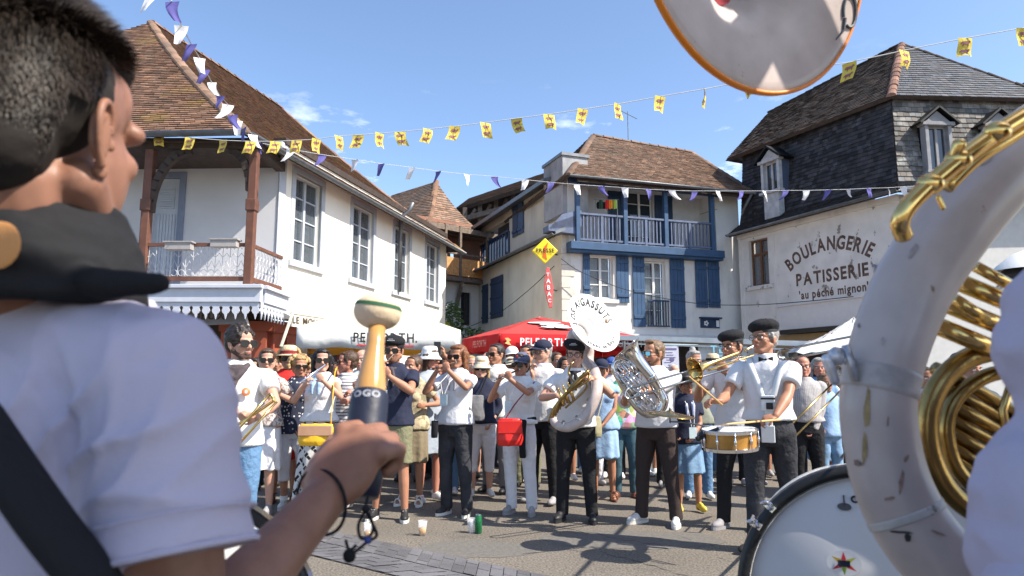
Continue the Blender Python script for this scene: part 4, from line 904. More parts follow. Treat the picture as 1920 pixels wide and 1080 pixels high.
def person(label, px, top, Y, face=0, hf=0, hp=0, hr=0, fem=False, fat=0, skin_='tan', group='people watching and playing in the square', kid=False,
           arms=None, legs='trousers', leg_m=None, hem=.06, shirt_m=None, sleeve='short', shirt_hem=.88, shoe=BLACK, shoe2=None, socks=None, hair=('dark', 'short'), hat=None, glasses=None,
           vox=.0068, lean=0, stance=.11, steps=(0, 0), hatz=0, collar=None, neckerchief=None, lanyard=None, beard=None, belt=None, mouth=True, seed=None, sx=1.0, amp=.013, skirt=None, foot=(12, -12), hipx=0):
    pw = P(px, top, Y); H = pw.z - hatz; k = H/1.75; X = pw.x
    seed = seed or abs(int(px))*7+int(Y*10)+11
    rz = R(face); root = empty('person', (X, Y, 0), label, 'person', group, rz)
    Ri = M4.Rotation(-rz, 3, 'Z'); loc = lambda w: Ri@(V(w)-V((X, Y, 0)))
    cs = 'l'; K = lambda x, y, z: V((x*k*sx, y*k, z*k))
    sw = .166 if fem else .194
    if kid: sw = .155
    body = MB()
    fx = 1.05+fat*6
    Lx = lambda z: lean*max(0, z-.9)                    # lean forward (towards -y)
    tor = [(.80, .12, .095), (.86, .160 if not fem else .168, .112), (.94, .160 if not fem else .170, .115), (1.08, .140 if not fem else .122, .10+fat*2), (1.28, .158 if not fem else .142, .112+fat), (1.38, .160 if not fem else .140, .105), (1.43, .135, .088), (1.462, .095, .070), (1.50, .060, .058)]
    ring = lambda r, ix, iy: (K(hipx*(1-max(0, r[0]-.9)*1.5), -Lx(r[0]), r[0]), (r[1]*fx*k+ix)*1.0, (r[2]*fx*k+iy))
    body.loft([ring(r, 0, 0) for r in tor], 20)
    yaw = R(hf-face); HF = Frame(K(0, -.012-Lx(1.6)-sin(R(max(0, hp)))*.03, 1.624) + V((sin(yaw)*.012, 0, 0)), rot(yaw, R(hp), R(hr)), k*(1.13 if kid else 1.10))
    nb = K(0, .005-Lx(1.45), 1.44); body.cap(nb, HF(0, .02, -.055), (.060 if not fem else .050)*k, (.054 if not fem else .045)*k, 12)
    head_mesh(body, HF, fem, fat)
    shirt = MB(); infl = .016
    hr_ = shirt_hem
    trs = [(hr_, .170 if not fem else .172, .118)]+[r for r in tor if r[0] > hr_+.04]
    trs = [(z, a, b) for z, a, b in trs]
    rr = [ring(r, infl+(.012 if r[0] < 1.2 else .004), infl+(.014 if r[0] < 1.2 else .006)) for r in trs]
    c_, a_, b_ = rr[-1]; rr[-1] = (c_+V((0, 0, .005*k)), a_+.002, b_+.002)
    shirt.loft(rr, 22)
    if fem and not kid:
        for s in (-1, 1):
            c = K(s*.065, -.085-Lx(1.27), 1.265); body.ell(c, .058*k); shirt.ell(c, (.068*k, .066*k, .066*k))
    HD = []
    for s, key in ((-1, 'r'), (1, 'l')):
        sh = K(s*sw, -Lx(1.40), 1.392); a_len, f_len = .275*k, .245*k
        sp = (arms or {}).get(key)
        if sp is None: T = K(s*(sw+.05), -.05-Lx(1.0), .90); pole = V((s*.3, .6, 0)); hd = None; hn = V((-s, 0, 0)); curl = .45
        else:
            t_ = sp['t']; T = loc(P(t_[0], t_[1], Y+t_[2])) if len(t_) == 3 else K(*t_[1:]) 
            pole = V(sp.get('pole', (s*.6, .3, -1))); hd = sp.get('hd'); hn = V(sp.get('hn', (-s, 0, 0))); curl = sp.get('curl', .8)
            hd = V(hd) if hd else None
        el, T = sorted_elbow(sh, T, a_len, f_len+.055*k, pole); fd = (T-el).normalized()
        wr = el+fd*f_len
        if hd is None: hd = fd
        r0 = .051 if not fem else .042
        body.cap(K(s*sw*.7, -Lx(1.4), 1.395), sh-V((0, 0, .004*k)), .042*k, (r0+.001)*k); body.cap(sh, el, r0*k, (r0-.012)*k, 12); body.cap(el, el+fd*f_len*.35, (r0-.011)*k, (r0-.007)*k, 12); body.cap(el+fd*f_len*.35, wr, (r0-.007)*k, .025*k, 12)
        hand(body, wr, hd, hn, k*(.95 if not fem else .88)*1.05, curl, 1 if sp is None else sp.get('side', s if hn.y <= 0 else s))
        HD.append((T, fd, wr, el))
        ud = (el-sh).normalized()
        shirt.cap(K(s*sw*.60, -Lx(1.4), 1.402), sh+V((0, 0, -.006)), .052*k, (r0+.011)*k)
        if sleeve == 'short': q = sh+ud*a_len*.58; shirt.tube([sh-ud*.01, sh+ud*.05, q], [(r0+.010)*k, (r0+.014)*k, (r0+.017)*k], 14)
        elif sleeve == 'cap': q = sh+ud*a_len*.22; shirt.tube([sh, q], [(r0+.011)*k, (r0+.011)*k], 14)
        elif sleeve == 'none': pass
        elif sleeve in ('long', 'rolled', '34'):
            f = {'long': .96, 'rolled': .10, '34': .5}[sleeve]
            shirt.cap(sh, el, (r0+.018)*k, (r0+.010)*k, 14); e2 = el+fd*f_len*f
            if sleeve == 'rolled': shirt.tube([el-ud*.03, el+fd*.005, e2], [(r0+.010)*k, (r0+.014)*k, (r0+.014)*k], 14)
            else: shirt.tube([el, e2], [(r0+.010)*k, (r0-.002)*k], 14)
    # legs
    hx = .088 if not fem else .084; LG = []
    for s, key in ((-1, 0), (1, 1)):
        hp_ = K(s*hx+hipx, 0, .88); an = K(s*stance, steps[key], .085); kn = (hp_+an)/2+K(s*.008, -.025, .03)
        body.cap(hp_, kn, .082*k*fx, .053*k, 12); body.cap(kn, kn+(an-kn)*.35, .052*k, .052*k, 12); body.cap(kn+(an-kn)*.35, an, .052*k, .033*k, 12)
        a = R(foot[key]); fd_ = V((sin(a)*-1, -cos(a), 0)); body.cap(an+V((0, 0, -.03*k)), an+fd_*.10*k+V((0, 0, -.055*k)), .034*k, .022*k)
        LG.append((hp_, kn, an, fd_))
    b = body.build('body', SKIN[skin_], root, world=False, vox=vox, sm=2)
    if shirt_m: shirt.build('shirt', shirt_m, root, world=False, vox=.0095 if vox < .008 else .013, sm=2, post=folds(amp, 15, seed))
    if legs in ('trousers', 'shorts', 'capri'):
        t = MB(); zt = max(hr_+.05, 1.02) if legs != 'x' else 1.0
        t.loft([(K(hipx, 0, .80), .13*k*fx, .105*k*fx), (K(hipx, 0, .88), (.172+.012)*k*fx, .128*k*fx), (K(hipx, 0, .95), .172*k*fx, .128*k*fx), (K(hipx*.8, -Lx(1.03), 1.03), (.152 if not fem else .142)*k*fx, .115*k*fx)], 20)
        for hp_, kn, an, fd_ in LG:
            fr = {'trousers': 1.0, 'shorts': .0, 'capri': .45}[legs]
            if legs == 'shorts': q = hp_+(kn-hp_)*.96; t.tube([hp_+V((0, 0, .03)), hp_*.5+kn*.5, q], [.104*k*fx, .094*k, .092*k], 16)
            else:
                q = kn+(an-kn)*fr; q = V((q.x, q.y, q.z if fr < 1 else hem*k)); t.tube([hp_+V((0, 0, .03)), hp_*.5+kn*.5, kn, kn*.5+q*.5, q], [.101*k*fx, .088*k*fx, .070*k, .062*k, .058*k if fr == 1 else .062*k], 16)
        t.build('trousers' if legs == 'trousers' else 'shorts', leg_m, root, world=False, vox=.0095 if vox < .008 else .013, sm=2, post=folds(.007, 17, seed+3, (1, 1, 1.1)))
    elif legs in ('skirt', 'dress'):
        t = MB(); zl, wd = skirt; rings = [(K(0, 0, 1.04 if legs == 'skirt' else 1.06), .138*k, .108*k), (K(0, 0, .90), .185*k, .14*k), (K(0, 0, .82), .19*k, .15*k)]
        n = 5
        for i in range(1, n+1): z = .82+(zl-.82)*i/n; rings.append((K(0, 0, z), (.19+(wd-.19)*i/n)*k, (.15+(wd*.85-.15)*i/n)*k))
        def flare(co, no, zl=zl, k=k, seed=seed):
            a = np.arctan2(co[:, 1], co[:, 0]); w = np.clip((1.0*k-co[:, 2])/(1.0*k), 0, 1)
            co = co + no*(np.sin(a*9+seed+2*np.sin(a*2))*.020*w)[:, None]; return folds(.004, 14, seed)(co, no)
        t.loft(rings[::-1], 24); t.build('skirt', leg_m, root, world=False, vox=.0095 if vox < .008 else .014, sm=1, post=flare)
    # shoes
    for (hp_, kn, an, fd_) in LG:
        sd_ = V((-fd_.y, fd_.x, 0)); g = V((an.x, an.y, 0)); ax = (sd_, fd_, V((0, 0, 1))); kk = k*(.92 if fem else 1)
        if shoe is not None:
            m = MB(); m.ell(g+fd_*.10*kk+V((0, 0, .042)), (.043*kk, .085*kk, .035), ax); m.ell(g+fd_*.0+V((0, 0, .05)), (.036*kk, .06*kk, .045), ax); m.cap(g+V((0, 0, .07)), g+V((0, 0, .10)), .038*kk, .036*kk); m.ell(g+fd_*.045*kk+V((0, 0, .06)), (.036*kk, .07*kk, .038), ax)
            so_ = m.build('shoe', shoe, root, world=False, vox=.009, sm=1, post=lambda co, no: np.column_stack([co[:, 0], co[:, 1], np.maximum(co[:, 2], .018)]))
            if shoe2 is not None:
                m = MB(); n = 18; pr_ = []
                for i in range(n):
                    a = 2*pi*i/n; yy = .052+sin(a)*.138; xx = cos(a)*(.046 if sin(a) > -.2 else .040); pr_.append(g+sd_*xx*kk+fd_*yy*kk)
                m.poly([p+V((0, 0, .030)) for p in pr_], .028, V((0, 0, 1))); m.build('sole', shoe2, so_, world=False)
                m = MB()
                for j in range(4): c = g+fd_*(.055+.022*j)*kk+V((0, 0, .092-.010*j)); m.bar(c-sd_*.018*kk, c+sd_*.018*kk, .006, .008)
                m.build('laces', shoe2, so_, world=False)
        else:                                            # sandals
            m = MB(); n = 16; m.poly([g+sd_*cos(2*pi*i/n)*.045*kk+fd_*(.05+sin(2*pi*i/n)*.135)*kk+V((0, 0, .025)) for i in range(n)], .024, V((0, 0, 1)))
            for y_, h_, w_ in ((.11, .055, .044), (.04, .085, .040)): m.tube([g+fd_*y_*kk+sd_*cos(pi*j/8)*w_*kk+V((0, 0, .02+sin(pi*j/8)*h_)) for j in range(9)], .008, 6)
            m.tube([g+fd_*(-.01+sin(2*pi*j/12)*.045)*kk+sd_*cos(2*pi*j/12)*.042*kk+V((0, 0, .10)) for j in range(12)], .007, 6, closed=True)
            m.build('sandal', shoe2 or BROWN, root, world=False)
        if socks:
            m = MB(); m.cyl(an+V((0, 0, -.04)), an+(kn-an)*socks, .038*k, .044*k); m.build('sock', WHITE_P, root, world=False, smooth=True)
    head_extras(root, HF, k, hair, hat, glasses, mouth, beard, seed, fem, vox)
    if collar:
        m = MB(); cb = K(0, -.005-Lx(1.48), 1.475)
        for s in (-1, 1):
            pts = []
            for j in range(8):
                a = R(-90+s*(12+j*22)); pts.append((a, j))
            vs = []; 
            for a, j in pts:
                r_ = .070*k; vs += [cb+V((cos(a)*r_, sin(a)*r_*.95, .035*k)), cb+V((cos(a)*(r_+.028*k), sin(a)*(r_+.028*k), -.012*k-(.028*k if j < 2 else 0)))]
            m.add(vs, [(2*i, 2*i+2, 2*i+3, 2*i+1) if s < 0 else (2*i, 2*i+1, 2*i+3, 2*i+2) for i in range(7)])
        o = m.build('collar', collar, root, world=False, smooth=True); sol = o.modifiers.new('s', 'SOLIDIFY'); sol.thickness = .005
    if neckerchief:
        m = MB(); cb = K(0, -.01-Lx(1.47), 1.47)
        m.tube([cb+V((cos(2*pi*j/16)*.078*k, sin(2*pi*j/16)*.078*k, .0-.022*sin(2*pi*j/16)*-1)) for j in range(16)], .022*k, 8, closed=True)
        if neckerchief[1] == 'tri':
            pass
            m.tube(spl([cb+V((-.075*k, -.05*k, .0)), cb+V((-.05*k, -.125*k, -.05*k)), cb+V((.0, -.155*k, -.10*k)), cb+V((.05*k, -.125*k, -.05*k)), cb+V((.075*k, -.05*k, 0))]), .020*k, 8); m.poly([cb+V((-.07*k, -.115*k, -.02)), cb+V((.07*k, -.115*k, -.02)), cb+V((0, -.165*k, -.19*k))], .02)
        else:
            for s in (-1, 1): m.tube([cb+V((s*.01, -.085*k, -.02)), cb+V((s*.035, -.135*k, -.09)), cb+V((s*.03, -.145*k, -.19))], [.014*k, .02*k, .008], 6)
            m.ell(cb+V((0, -.09*k, -.02)), .02*k)
        m.build('neckerchief', neckerchief[0], root, world=False, vox=.008, sm=1, post=folds(.007, 35, seed+8))
    if lanyard:
        zc, xc = lanyard[0], lanyard[1]; zc = zc*k; ff = -.165*k-(.045 if fem else 0)-Lx(1.2)
        m = MB()
        for s in (-1, 1): m.tube([K(s*.06, -.05-Lx(1.46), 1.48), K(s*.05+xc, 0, 1.36)+V((0, ff+.02, 0)), V((xc*k+s*.012, ff-.004, zc+.06))], .0035, 5)
        la = m.build('lanyard', lanyard[2] if len(lanyard) > 2 else WHITEINK, root, world=False)
        m = MB(); m.box(V((xc*k, ff-.004, zc)), (.078, .006, .11)); m.build('badge', mat('badge_card', (.50, .62, .66), .25, var=.1, vs=20), la, world=False)
    if belt:
        m = MB(); m.lathe([(1.0, -.018), (1.0, .018)], (0, 0, 0), (V((1, 0, 0)), V((0, 1, 0)), V((0, 0, 1))), 24)
        m.v = [V((p.x*.165*k*fx, p.y*.126*k*fx, p.z+1.03*k)) for p in m.v]; m.build('belt', belt, root, world=False)
    root['_k'] = 0; del root['_k']
    return dict(root=root, k=k, K=K, HF=HF, hands=HD, X=X, Y=Y, world=lambda v: M4.Rotation(rz, 3, 'Z')@V(v)+V((X, Y, 0)))
def lens_shape(cx, w, h, n=14, sq=.6):
    pts = []
    for i in range(n):
        a = 2*pi*i/n; c, s = cos(a), sin(a); pts.append((cx+w*math.copysign(abs(c)**sq, c), h*math.copysign(abs(s)**sq, s)*(1 if s > 0 else 1.05)))
    return pts
def head_extras(root, HF, k, hair, hat, glasses, mouth, beard, seed, fem, vox, fine=False):
    kk = HF.k; rnd = random.Random(seed)
    S_ = lambda *r: tuple(q*kk for q in r)
    def eye():
        for s in (-1, 1):
            m = MB(); m.ell(HF(s*.031, -.080, .001), S_(.013, .009, .008), HF.ax, 10, 7); e = m.build('eye', EYEW, root, world=False, smooth=True)
            m = MB(); m.ell(HF(s*.031, -.0875, .001), S_(.0055, .003, .0058), HF.ax, 8, 5); m.build('iris', IRIS, e, world=False, smooth=True)
    for s in (-1, 1): brow = MB(); brow.cap(HF(s*.016, -.095, .024), HF(s*.048, -.080, .026), .0038*kk, .003*kk, 6); brow.build('eyebrow', HAIR[hair[0]] if hair[0] in HAIR else HAIR['brown'], root, world=False)
    if mouth:
        m = MB(); m.ell(HF(0, -.098, -.058), S_(.020, .0045, .0035), HF.ax, 12, 6); m.ell(HF(0, -.096, -.064), S_(.016, .0045, .004), HF.ax, 12, 6); m.build('mouth', LIP, root, world=False, smooth=True)
    if glasses != 'sun' and glasses != 'mirror': eye()
    if glasses:
        gm = MB(); lm = MB(); y = -.103
        for s in (-1, 1):
            w, h = (.030, .021) if glasses in ('sun', 'mirror') else (.024, .018)
            pts = [HF(x, y+.25*abs(x)**1.0*.6, z+.001) for x, z in lens_shape(s*.034, w, h)]
            if glasses in ('sun', 'mirror'): lm.poly(pts, .004*kk)
            gm.tube(pts, (.003 if glasses in ('sun', 'mirror') else .0018)*kk, 5, closed=True)
            gm.tube([HF(s*.062, y+.025, .006), HF(s*.078, -.03, .008), HF(s*.079, .012, .006)], .0028*kk, 5)
        gm.tube([HF(-.008, y, .004), HF(0, y-.006, .008), HF(.008, y, .004)], .0025*kk, 5)
        g_ = gm.build('spectacles' if glasses == 'clear' else 'sunglasses', FRAME, root, world=False)
        if glasses != 'clear': lm.build('lenses', LENS if glasses == 'sun' else MIRROR, g_, world=False)
    if beard:
        m = MB(); m.ell(HF(0, -.046, -.080), S_(.042, .044, .034), HF.ax); 
        for s in (-1, 1): m.cap(HF(s*.056, -.004, -.045), HF(s*.022, -.062, -.09), .0215*kk, .02*kk)
        m.build('beard', BEARD[beard], root, world=False, vox=.007, sm=1, post=shag(.0015, 200, seed))
    hc, hs = hair
    if hs != 'none':
        m = MB(); A = HF.ax
        if hs in ('short', 'curly', 'crop', 'quiff', 'thin'):
            t = {'short': .010, 'curly': .020, 'crop': .005, 'quiff': .008, 'thin': .003}[hs]
            m.ell(HF(0, .028, .046), S_(.075+t, .088+t, .076+t), A, 18, 12); m.ell(HF(0, .058, -.005), S_(.062+t, .048+t, .062), A)
            for s in (-1, 1): m.cap(HF(s*.070, -.012, .035), HF(s*.073, -.004, .004), .013*kk, .008*kk)
            if hs == 'quiff': m.ell(HF(.0, -.045, .108), S_(.052, .042, .022), A)
            if hs == 'short': m.ell(HF(0, -.035, .094), S_(.055, .035, .020), A)
            if hs == 'curly':
                for i in range(60):
                    a, b = rnd.uniform(0, 2*pi), rnd.uniform(.05, 1.45); m.ell(HF(cos(a)*sin(b)*.088, .022+sin(a)*sin(b)*.098 - (0 if sin(a) > 0 else -.0), .046+cos(b)*.092), .016*kk, A, 6, 5)
        else:
            m.ell(HF(0, .022, .046), S_(.084, .096, .084), A, 18, 12); m.ell(HF(0, .06, -.01), S_(.075, .05, .075), A)
            m.ell(HF(0, -.045, .09), S_(.062, .040, .028), A)
            if hs in ('bob', 'long'):
                L_ = {'bob': -.10, 'long': -.20}[hs]
                for s in (-1, 1):
                    m.cap(HF(s*.076, -.018, .05), HF(s*.082, -.006, L_), .020*kk, .017*kk); m.cap(HF(s*.074, .02, .04), HF(s*.078, .03, L_-.01), .028*kk, .024*kk)
                m.cap(HF(0, .07, .03), HF(0, .08, L_-.01), .05*kk, .042*kk); m.cap(HF(-.04, .075, .03), HF(-.04, .07, L_-.01), .04*kk, .03*kk); m.cap(HF(.04, .075, .03), HF(.04, .07, L_-.01), .04*kk, .03*kk)
            if hs == 'bun': m.ell(HF(0, .05, .135), .035*kk, A)
            if hs in ('tied', 'bun'): m.ell(HF(0, .11, .0), .033*kk, A)
            if hs == 'frizzy':
                for i in range(110):
                    a, b = rnd.uniform(-.3, pi+.3), rnd.uniform(.3, 2.1); m.ell(HF(cos(a)*sin(b)*.115, .02+sin(a)*sin(b)*.105, .03+cos(b)*.105), rnd.uniform(.016, .026)*kk, A, 6, 5)
        m.build('hair', HAIR[hc], root, world=False, vox=.006 if vox < .008 else .009, sm=1, post=shag(.0035 if hs not in ('curly', 'frizzy') else .005, 95, seed))
    if hat:
        kind, hm = hat[0], hat[1]; m = MB(); ax = HF.ax
        tl = lambda a, b: (ax[0]*cos(a)+ax[2]*sin(a), ax[1]*cos(b)+(-ax[0]*sin(a)+ax[2]*cos(a))*sin(b), None)
        if kind == 'beret':
            a = R(hat[2] if len(hat) > 2 else 10); x = ax[0]*cos(a)+ax[2]*sin(a); z = -ax[0]*sin(a)+ax[2]*cos(a); b = R(-8); y = ax[1]*cos(b)+z*sin(b)*-1; z = ax[1]*sin(b)+z*cos(b)
            m.ell(HF(-.008, .006, .096), S_(.106, .122, .056), (x, y, z), 22, 10); m.ell(HF(0, .018, .075), S_(.090, .103, .042), (x, y, z), 20, 10); m.cap(HF(0, .012, .13), HF(.004, .012, .158), .004*kk, .003*kk, 6)
            h = m.build('beret', hm, root, world=False, vox=.006, sm=2, post=folds(.003, 30, seed))
            mm = MB(); mm.lathe([(1, -.012), (1.02, .0), (1, .012)], (0, 0, 0), (x, y, z), 28); mm.v = [HF(0, .018, .058)+x*p.dot(x)*.085*kk+y*p.dot(y)*.099*kk+z*p.dot(z)*kk for p in mm.v]; mm.build('hat_band', BLACK, h, world=False, smooth=True)
        elif kind in ('cap', 'visor'):
            m.ell(HF(0, .014, .062), S_(.085, .102, .076), ax, 20, 12); h = m
            h = m.build('cap', hm, root, world=False, smooth=True)
            mm = MB(); vs = []
            for i in range(11):
                a = R(-65+13*i); 
                for r0, dz in ((.085, .0), (.15+.012*cos(a*1.2), -.016-.0*abs(a))): vs.append(HF(sin(a)*r0*.9, .0-cos(a)*r0*1.02, .048+dz-.018*abs(sin(a))))
            mm.add(vs, [(2*i, 2*i+2, 2*i+3, 2*i+1) for i in range(10)]); o = mm.build('peak', hat[2] if len(hat) > 2 else hm, h, world=False, smooth=True); sl = o.modifiers.new('s', 'SOLIDIFY'); sl.thickness = .004
        elif kind in ('brim', 'bucket'):
            br = .155 if kind == 'brim' else .125; dr = -.01 if kind == 'brim' else -.04
            m.lathe([(.001, .150), (.05, .150), (.072, .140), (.082, .10), (.088, .052), (.092, .048), (br, .048+dr), (br, .044+dr), (.09, .042), (.085, .045)], (0, 0, 0), (V((1, 0, 0)), V((0, 1, 0)), V((0, 0, 1))), 28)
            m.v = [HF(p.x, p.y*1.12+.012, p.z) for p in m.v]; h = m.build('hat', hm, root, world=False, smooth=True)
            if len(hat) > 2:
                mm = MB(); mm.lathe([(.0885, .056), (.085, .088)], (0, 0, 0), (V((1, 0, 0)), V((0, 1, 0)), V((0, 0, 1))), 28); mm.v = [HF(p.x*1.02, p.y*1.14+.012, p.z) for p in mm.v]; mm.build('hat_band', hat[2], h, world=False, smooth=True)

# ---- cloth kinds
WT = cloth('white_cotton', (.70, .69, .67)); WT2 = cloth('white_shirt_cloth', (.62, .62, .64)); NAVY = cloth('navy_cotton', (.022, .026, .050)); BLK = cloth('black_trouser_cloth', (.016, .016, .018), bs=20)
BLKJ = cloth('washed_black_denim', (.035, .036, .042), var=.4, vs=5, bs=25); JEANS = cloth('blue_denim', (.10, .19, .32), var=.22, vs=3, bs=25); TEAL = cloth('teal_trouser_cloth', (.05, .10, .13)); KHAKI = cloth('khaki_cloth', (.17, .165, .10), bs=25)
WTR = cloth('white_trouser_cloth', (.66, .64, .66), bs=22); BRN = cloth('dark_brown_cloth', (.045, .032, .030)); DENIM = cloth('pale_denim', (.17, .28, .42), var=.25, vs=6); GREYSH = cloth('grey_check_cloth', (.40, .38, .37), pattern='vstripe', ps=18, col2=(.30, .28, .28))
LBLUE = cloth('light_blue_cloth', (.28, .42, .62)); SILV = cloth('silver_cloth', (.32, .36, .42), rough=.4); BEIGE = cloth('beige_cloth', (.46, .38, .25), pattern='floral', ps=16, col2=(.25, .22, .14)); KSK = cloth('khaki_skirt', (.21, .17, .11))
FLOR = cloth('floral_print', (.50, .44, .40), pattern='floral', ps=45, col2=(.22, .17, .15)); NAVP = cloth('navy_print', (.03, .035, .06), pattern='spots', ps=26, col2=(.65, .65, .62)); WEAVE = cloth('basket_print', (.55, .54, .52), pattern='weave', ps=22, col2=(.02, .02, .022), bump=.3)
STRP = cloth('striped_cotton', (.68, .66, .66), pattern='stripe', ps=9, col2=(.06, .06, .08)); RED = cloth('red_cloth', (.55, .03, .025)); MULT = cloth('colourful_print', (.55, .35, .28), pattern='multi', ps=14); OLIVE = cloth('olive_grey_cloth', (.20, .21, .17)); GREYT = cloth('grey_cloth', (.16, .16, .17))
SCARF = cloth('dark_grey_scarf', (.075, .06, .065)); BEIGEH = cloth('beige_hat_cloth', (.50, .46, .36)); STRAW = mat('straw', (.58, .45, .28), .8, var=.25, vs=60, bump=.6, bs=120); MAROON = cloth('maroon_cloth', (.2, .02, .03)); PURP = cloth('mauve_cloth', (.30, .22, .36))
BERETM = mat('black_felt', (.016, .016, .018), .9, var=.2, bump=.3, bs=200, spec=.2); SHOEW = mat('white_shoe', (.62, .61, .60), .5); SHOEG = mat('grey_shoe', (.27, .26, .27), .7); SHOEB = mat('black_shoe', (.02, .02, .022), .5); SHOEBG = mat('blue_grey_shoe', (.12, .14, .20), .6); SHOEY = mat('yellow_shoe', (.60, .45, .06), .5); SOLE = mat('white_rubber', (.62, .60, .56), .6)
BLUEC = cloth('blue_collar', (.05, .13, .50))

GB = 'band members playing in the square'; GC = 'people in the crowd behind the band'
A = lambda t, **k: dict(t=t, **k)
fl = dict(curl=.9)
PP = {}
# --- band, left to right
PP['curly'] = person('curly haired man in sunglasses and dark neck scarf holding a trombone at his waist', 452, 612, 5.1, face=12, hf=55, skin_='light', group=GB, shirt_m=WT, legs='trousers', leg_m=JEANS, hair=('dark', 'curly'), glasses='sun',
    arms={'r': A((455, 782, -.34), pole=(-.7, .2, -.7), hn=(0, -.3, -1), hd=(1, -.2, -.05)), 'l': A((475, 790, -.36), pole=(.9, .2, -.5), hn=(-.3, 1, .3), hd=(-1, -.25, .1))}, neckerchief=(SCARF, 'tri'), lanyard=(1.20, -.05), shoe=SHOEB, beard='dark', hatz=.01)
PP['w2'] = person('woman with tied brown hair and sunglasses in speckled blouse and white skirt', 502, 655, 7.1, face=-10, hf=18, fem=True, fat=.008, skin_='light', group=GC, shirt_m=FLOR, legs='skirt', skirt=(.47, .205), leg_m=WTR, hair=('brown', 'tied'), glasses='sun', shirt_hem=.93, sleeve='short',
    arms={'l': A((514, 735, -.25), pole=(.8, .2, -1), hd=(.1, -.1, 1), hn=(0, -1, 0)), 'r': A(('l', -.12, -.2, 1.05), hn=(1, 0, 0))}, shoe=SHOEG, shoe2=SHOEG, stance=.10, vox=.0075)
PP['hat'] = person('woman with straw hat banded in red, round sunglasses and a red sleeveless dress', 543, 645, 7.75, face=10, hf=12, fem=True, skin_='tan', group=GC, shirt_m=RED, legs='dress', skirt=(.50, .20), leg_m=RED, hair=('blond', 'frizzy'), glasses='sun', hat=('brim', STRAW, MAROON), sleeve='none', hatz=.05, shoe=None, shoe2=BROWN,
    arms={'r': A(('l', -.25, -.15, .95)), 'l': A(('l', .25, -.15, .92))}, vox=.0075)
PP['capri'] = person('woman in spotted navy sleeveless top and white capri trousers beside the yellow bag', 562, 668, 7.4, face=14, hf=30, fem=True, skin_='tan', group=GC, shirt_m=NAVP, legs='capri', leg_m=WTR, hair=('blond', 'frizzy'), glasses='sun', sleeve='none', shirt_hem=.86,
    arms={'r': A((558, 820, -.12), pole=(-.5, .5, -.3)), 'l': A(('l', .25, -.12, .93))}, shoe=SHOEW, shoe2=SOLE, socks=.15, hipx=-.04, vox=.0075)
PP['fl1'] = person('woman with black fringe playing a flute in long black and white basket print skirt', 604, 655, 7.0, face=-6, hf=20, fem=True, skin_='light', group=GB, shirt_m=WT2, legs='skirt', skirt=(.03, .26), leg_m=WEAVE, hair=('black', 'bob'), glasses='sun', sleeve='none', shirt_hem=.99,
    arms={'r': A((576, 716, -.30), pole=(-.6, -.2, -1), hd=(.5, -.3, .8), hn=(.5, .6, -.3), curl=.9), 'l': A((600, 708, -.30), pole=(.9, -.1, -1), hd=(-.6, -.1, .7), hn=(0, 1, -.3), curl=.9)}, shoe=SHOEW, neckerchief=(LBLUE, 'tie'))
PP['profile'] = person('woman in striped top with short brown hair looking left beside the wooden mallet', 654, 660, 7.45, face=-40, hf=-72, fem=True, fat=.006, skin_='red', group=GC, shirt_m=STRP, legs='trousers', leg_m=BRN, hair=('brown', 'short'), glasses='sun', sleeve='none',
    arms={'r': A((652, 735, -.2), pole=(-.6, .2, -1)), 'l': A((648, 752, -.25), pole=(.6, .2, -1))}, shoe=SHOEW, vox=.0075)
PP['fl2'] = person('man in black beret, sunglasses, navy T-shirt and khaki shorts playing a small flute', 740, 632, 6.85, face=-4, hf=-5, skin_='tan', group=GB, shirt_m=NAVY, legs='shorts', leg_m=KHAKI, hair=('dark', 'crop'), glasses='sun', hat=('beret', BERETM, -4), hatz=.02, beard='brown',
    arms={'r': A((716, 690, -.24), pole=(-.9, -.1, -.6), hd=(.3, .1, 1), hn=(.6, .6, 0), curl=.8), 'l': A((722, 700, -.30), pole=(.9, -.3, -1), hd=(-.7, .1, .9), hn=(.2, 1, -.2), curl=.8)}, shoe=SHOEB, shoe2=SOLE, lanyard=(1.19, -.06), neckerchief=(SCARF, 'roll'), shirt_hem=.90, stance=.15, fat=.006, steps=(0, -.05))
PP['fl3'] = person('woman with auburn bob playing a flute in white shirt and washed black jeans', 860, 648, 7.05, face=-22, hf=-25, fem=True, skin_='tan', group=GB, shirt_m=WT2, legs='trousers', leg_m=BLKJ, hair=('auburn', 'bob'), glasses='sun', sleeve='short', shirt_hem=.93,
    arms={'r': A((822, 690, -.16), pole=(-.7, -.2, -1), hd=(.5, -.1, .8), hn=(.5, .6, -.2), curl=.9), 'l': A((834, 688, -.34), pole=(.8, -.4, -1), hd=(-.5, 0, .8), hn=(0, 1, -.2), curl=.9)}, shoe=SHOEB, shoe2=SOLE, neckerchief=(cloth('grey_kerchief', (.35, .34, .38)), 'tie'), stance=.12, hipx=-.03, lanyard=(1.18, -.06))
PP['fl4'] = person('woman in grey cap and white trousers playing a flute, red bag at her hip', 978, 662, 7.1, face=-20, hf=-28, fem=True, skin_='tan', group=GB, shirt_m=WT, legs='trousers', leg_m=WTR, hair=('dark', 'tied'), glasses='sun', hat=('cap', cloth('grey_cap_cloth', (.10, .11, .17))), hatz=.01,
    arms={'r': A((938, 708, -.14), pole=(-.7, -.1, -1), hd=(.3, 0, .9), hn=(.5, .6, -.2), curl=.9), 'l': A((950, 706, -.34), pole=(.8, -.4, -1), hd=(-.4, 0, .9), hn=(0, 1, -.2), curl=.9)}, shoe=SHOEG, shoe2=SHOEG, lanyard=(1.17, -.08), stance=.12, hipx=-.03, shirt_hem=.98)
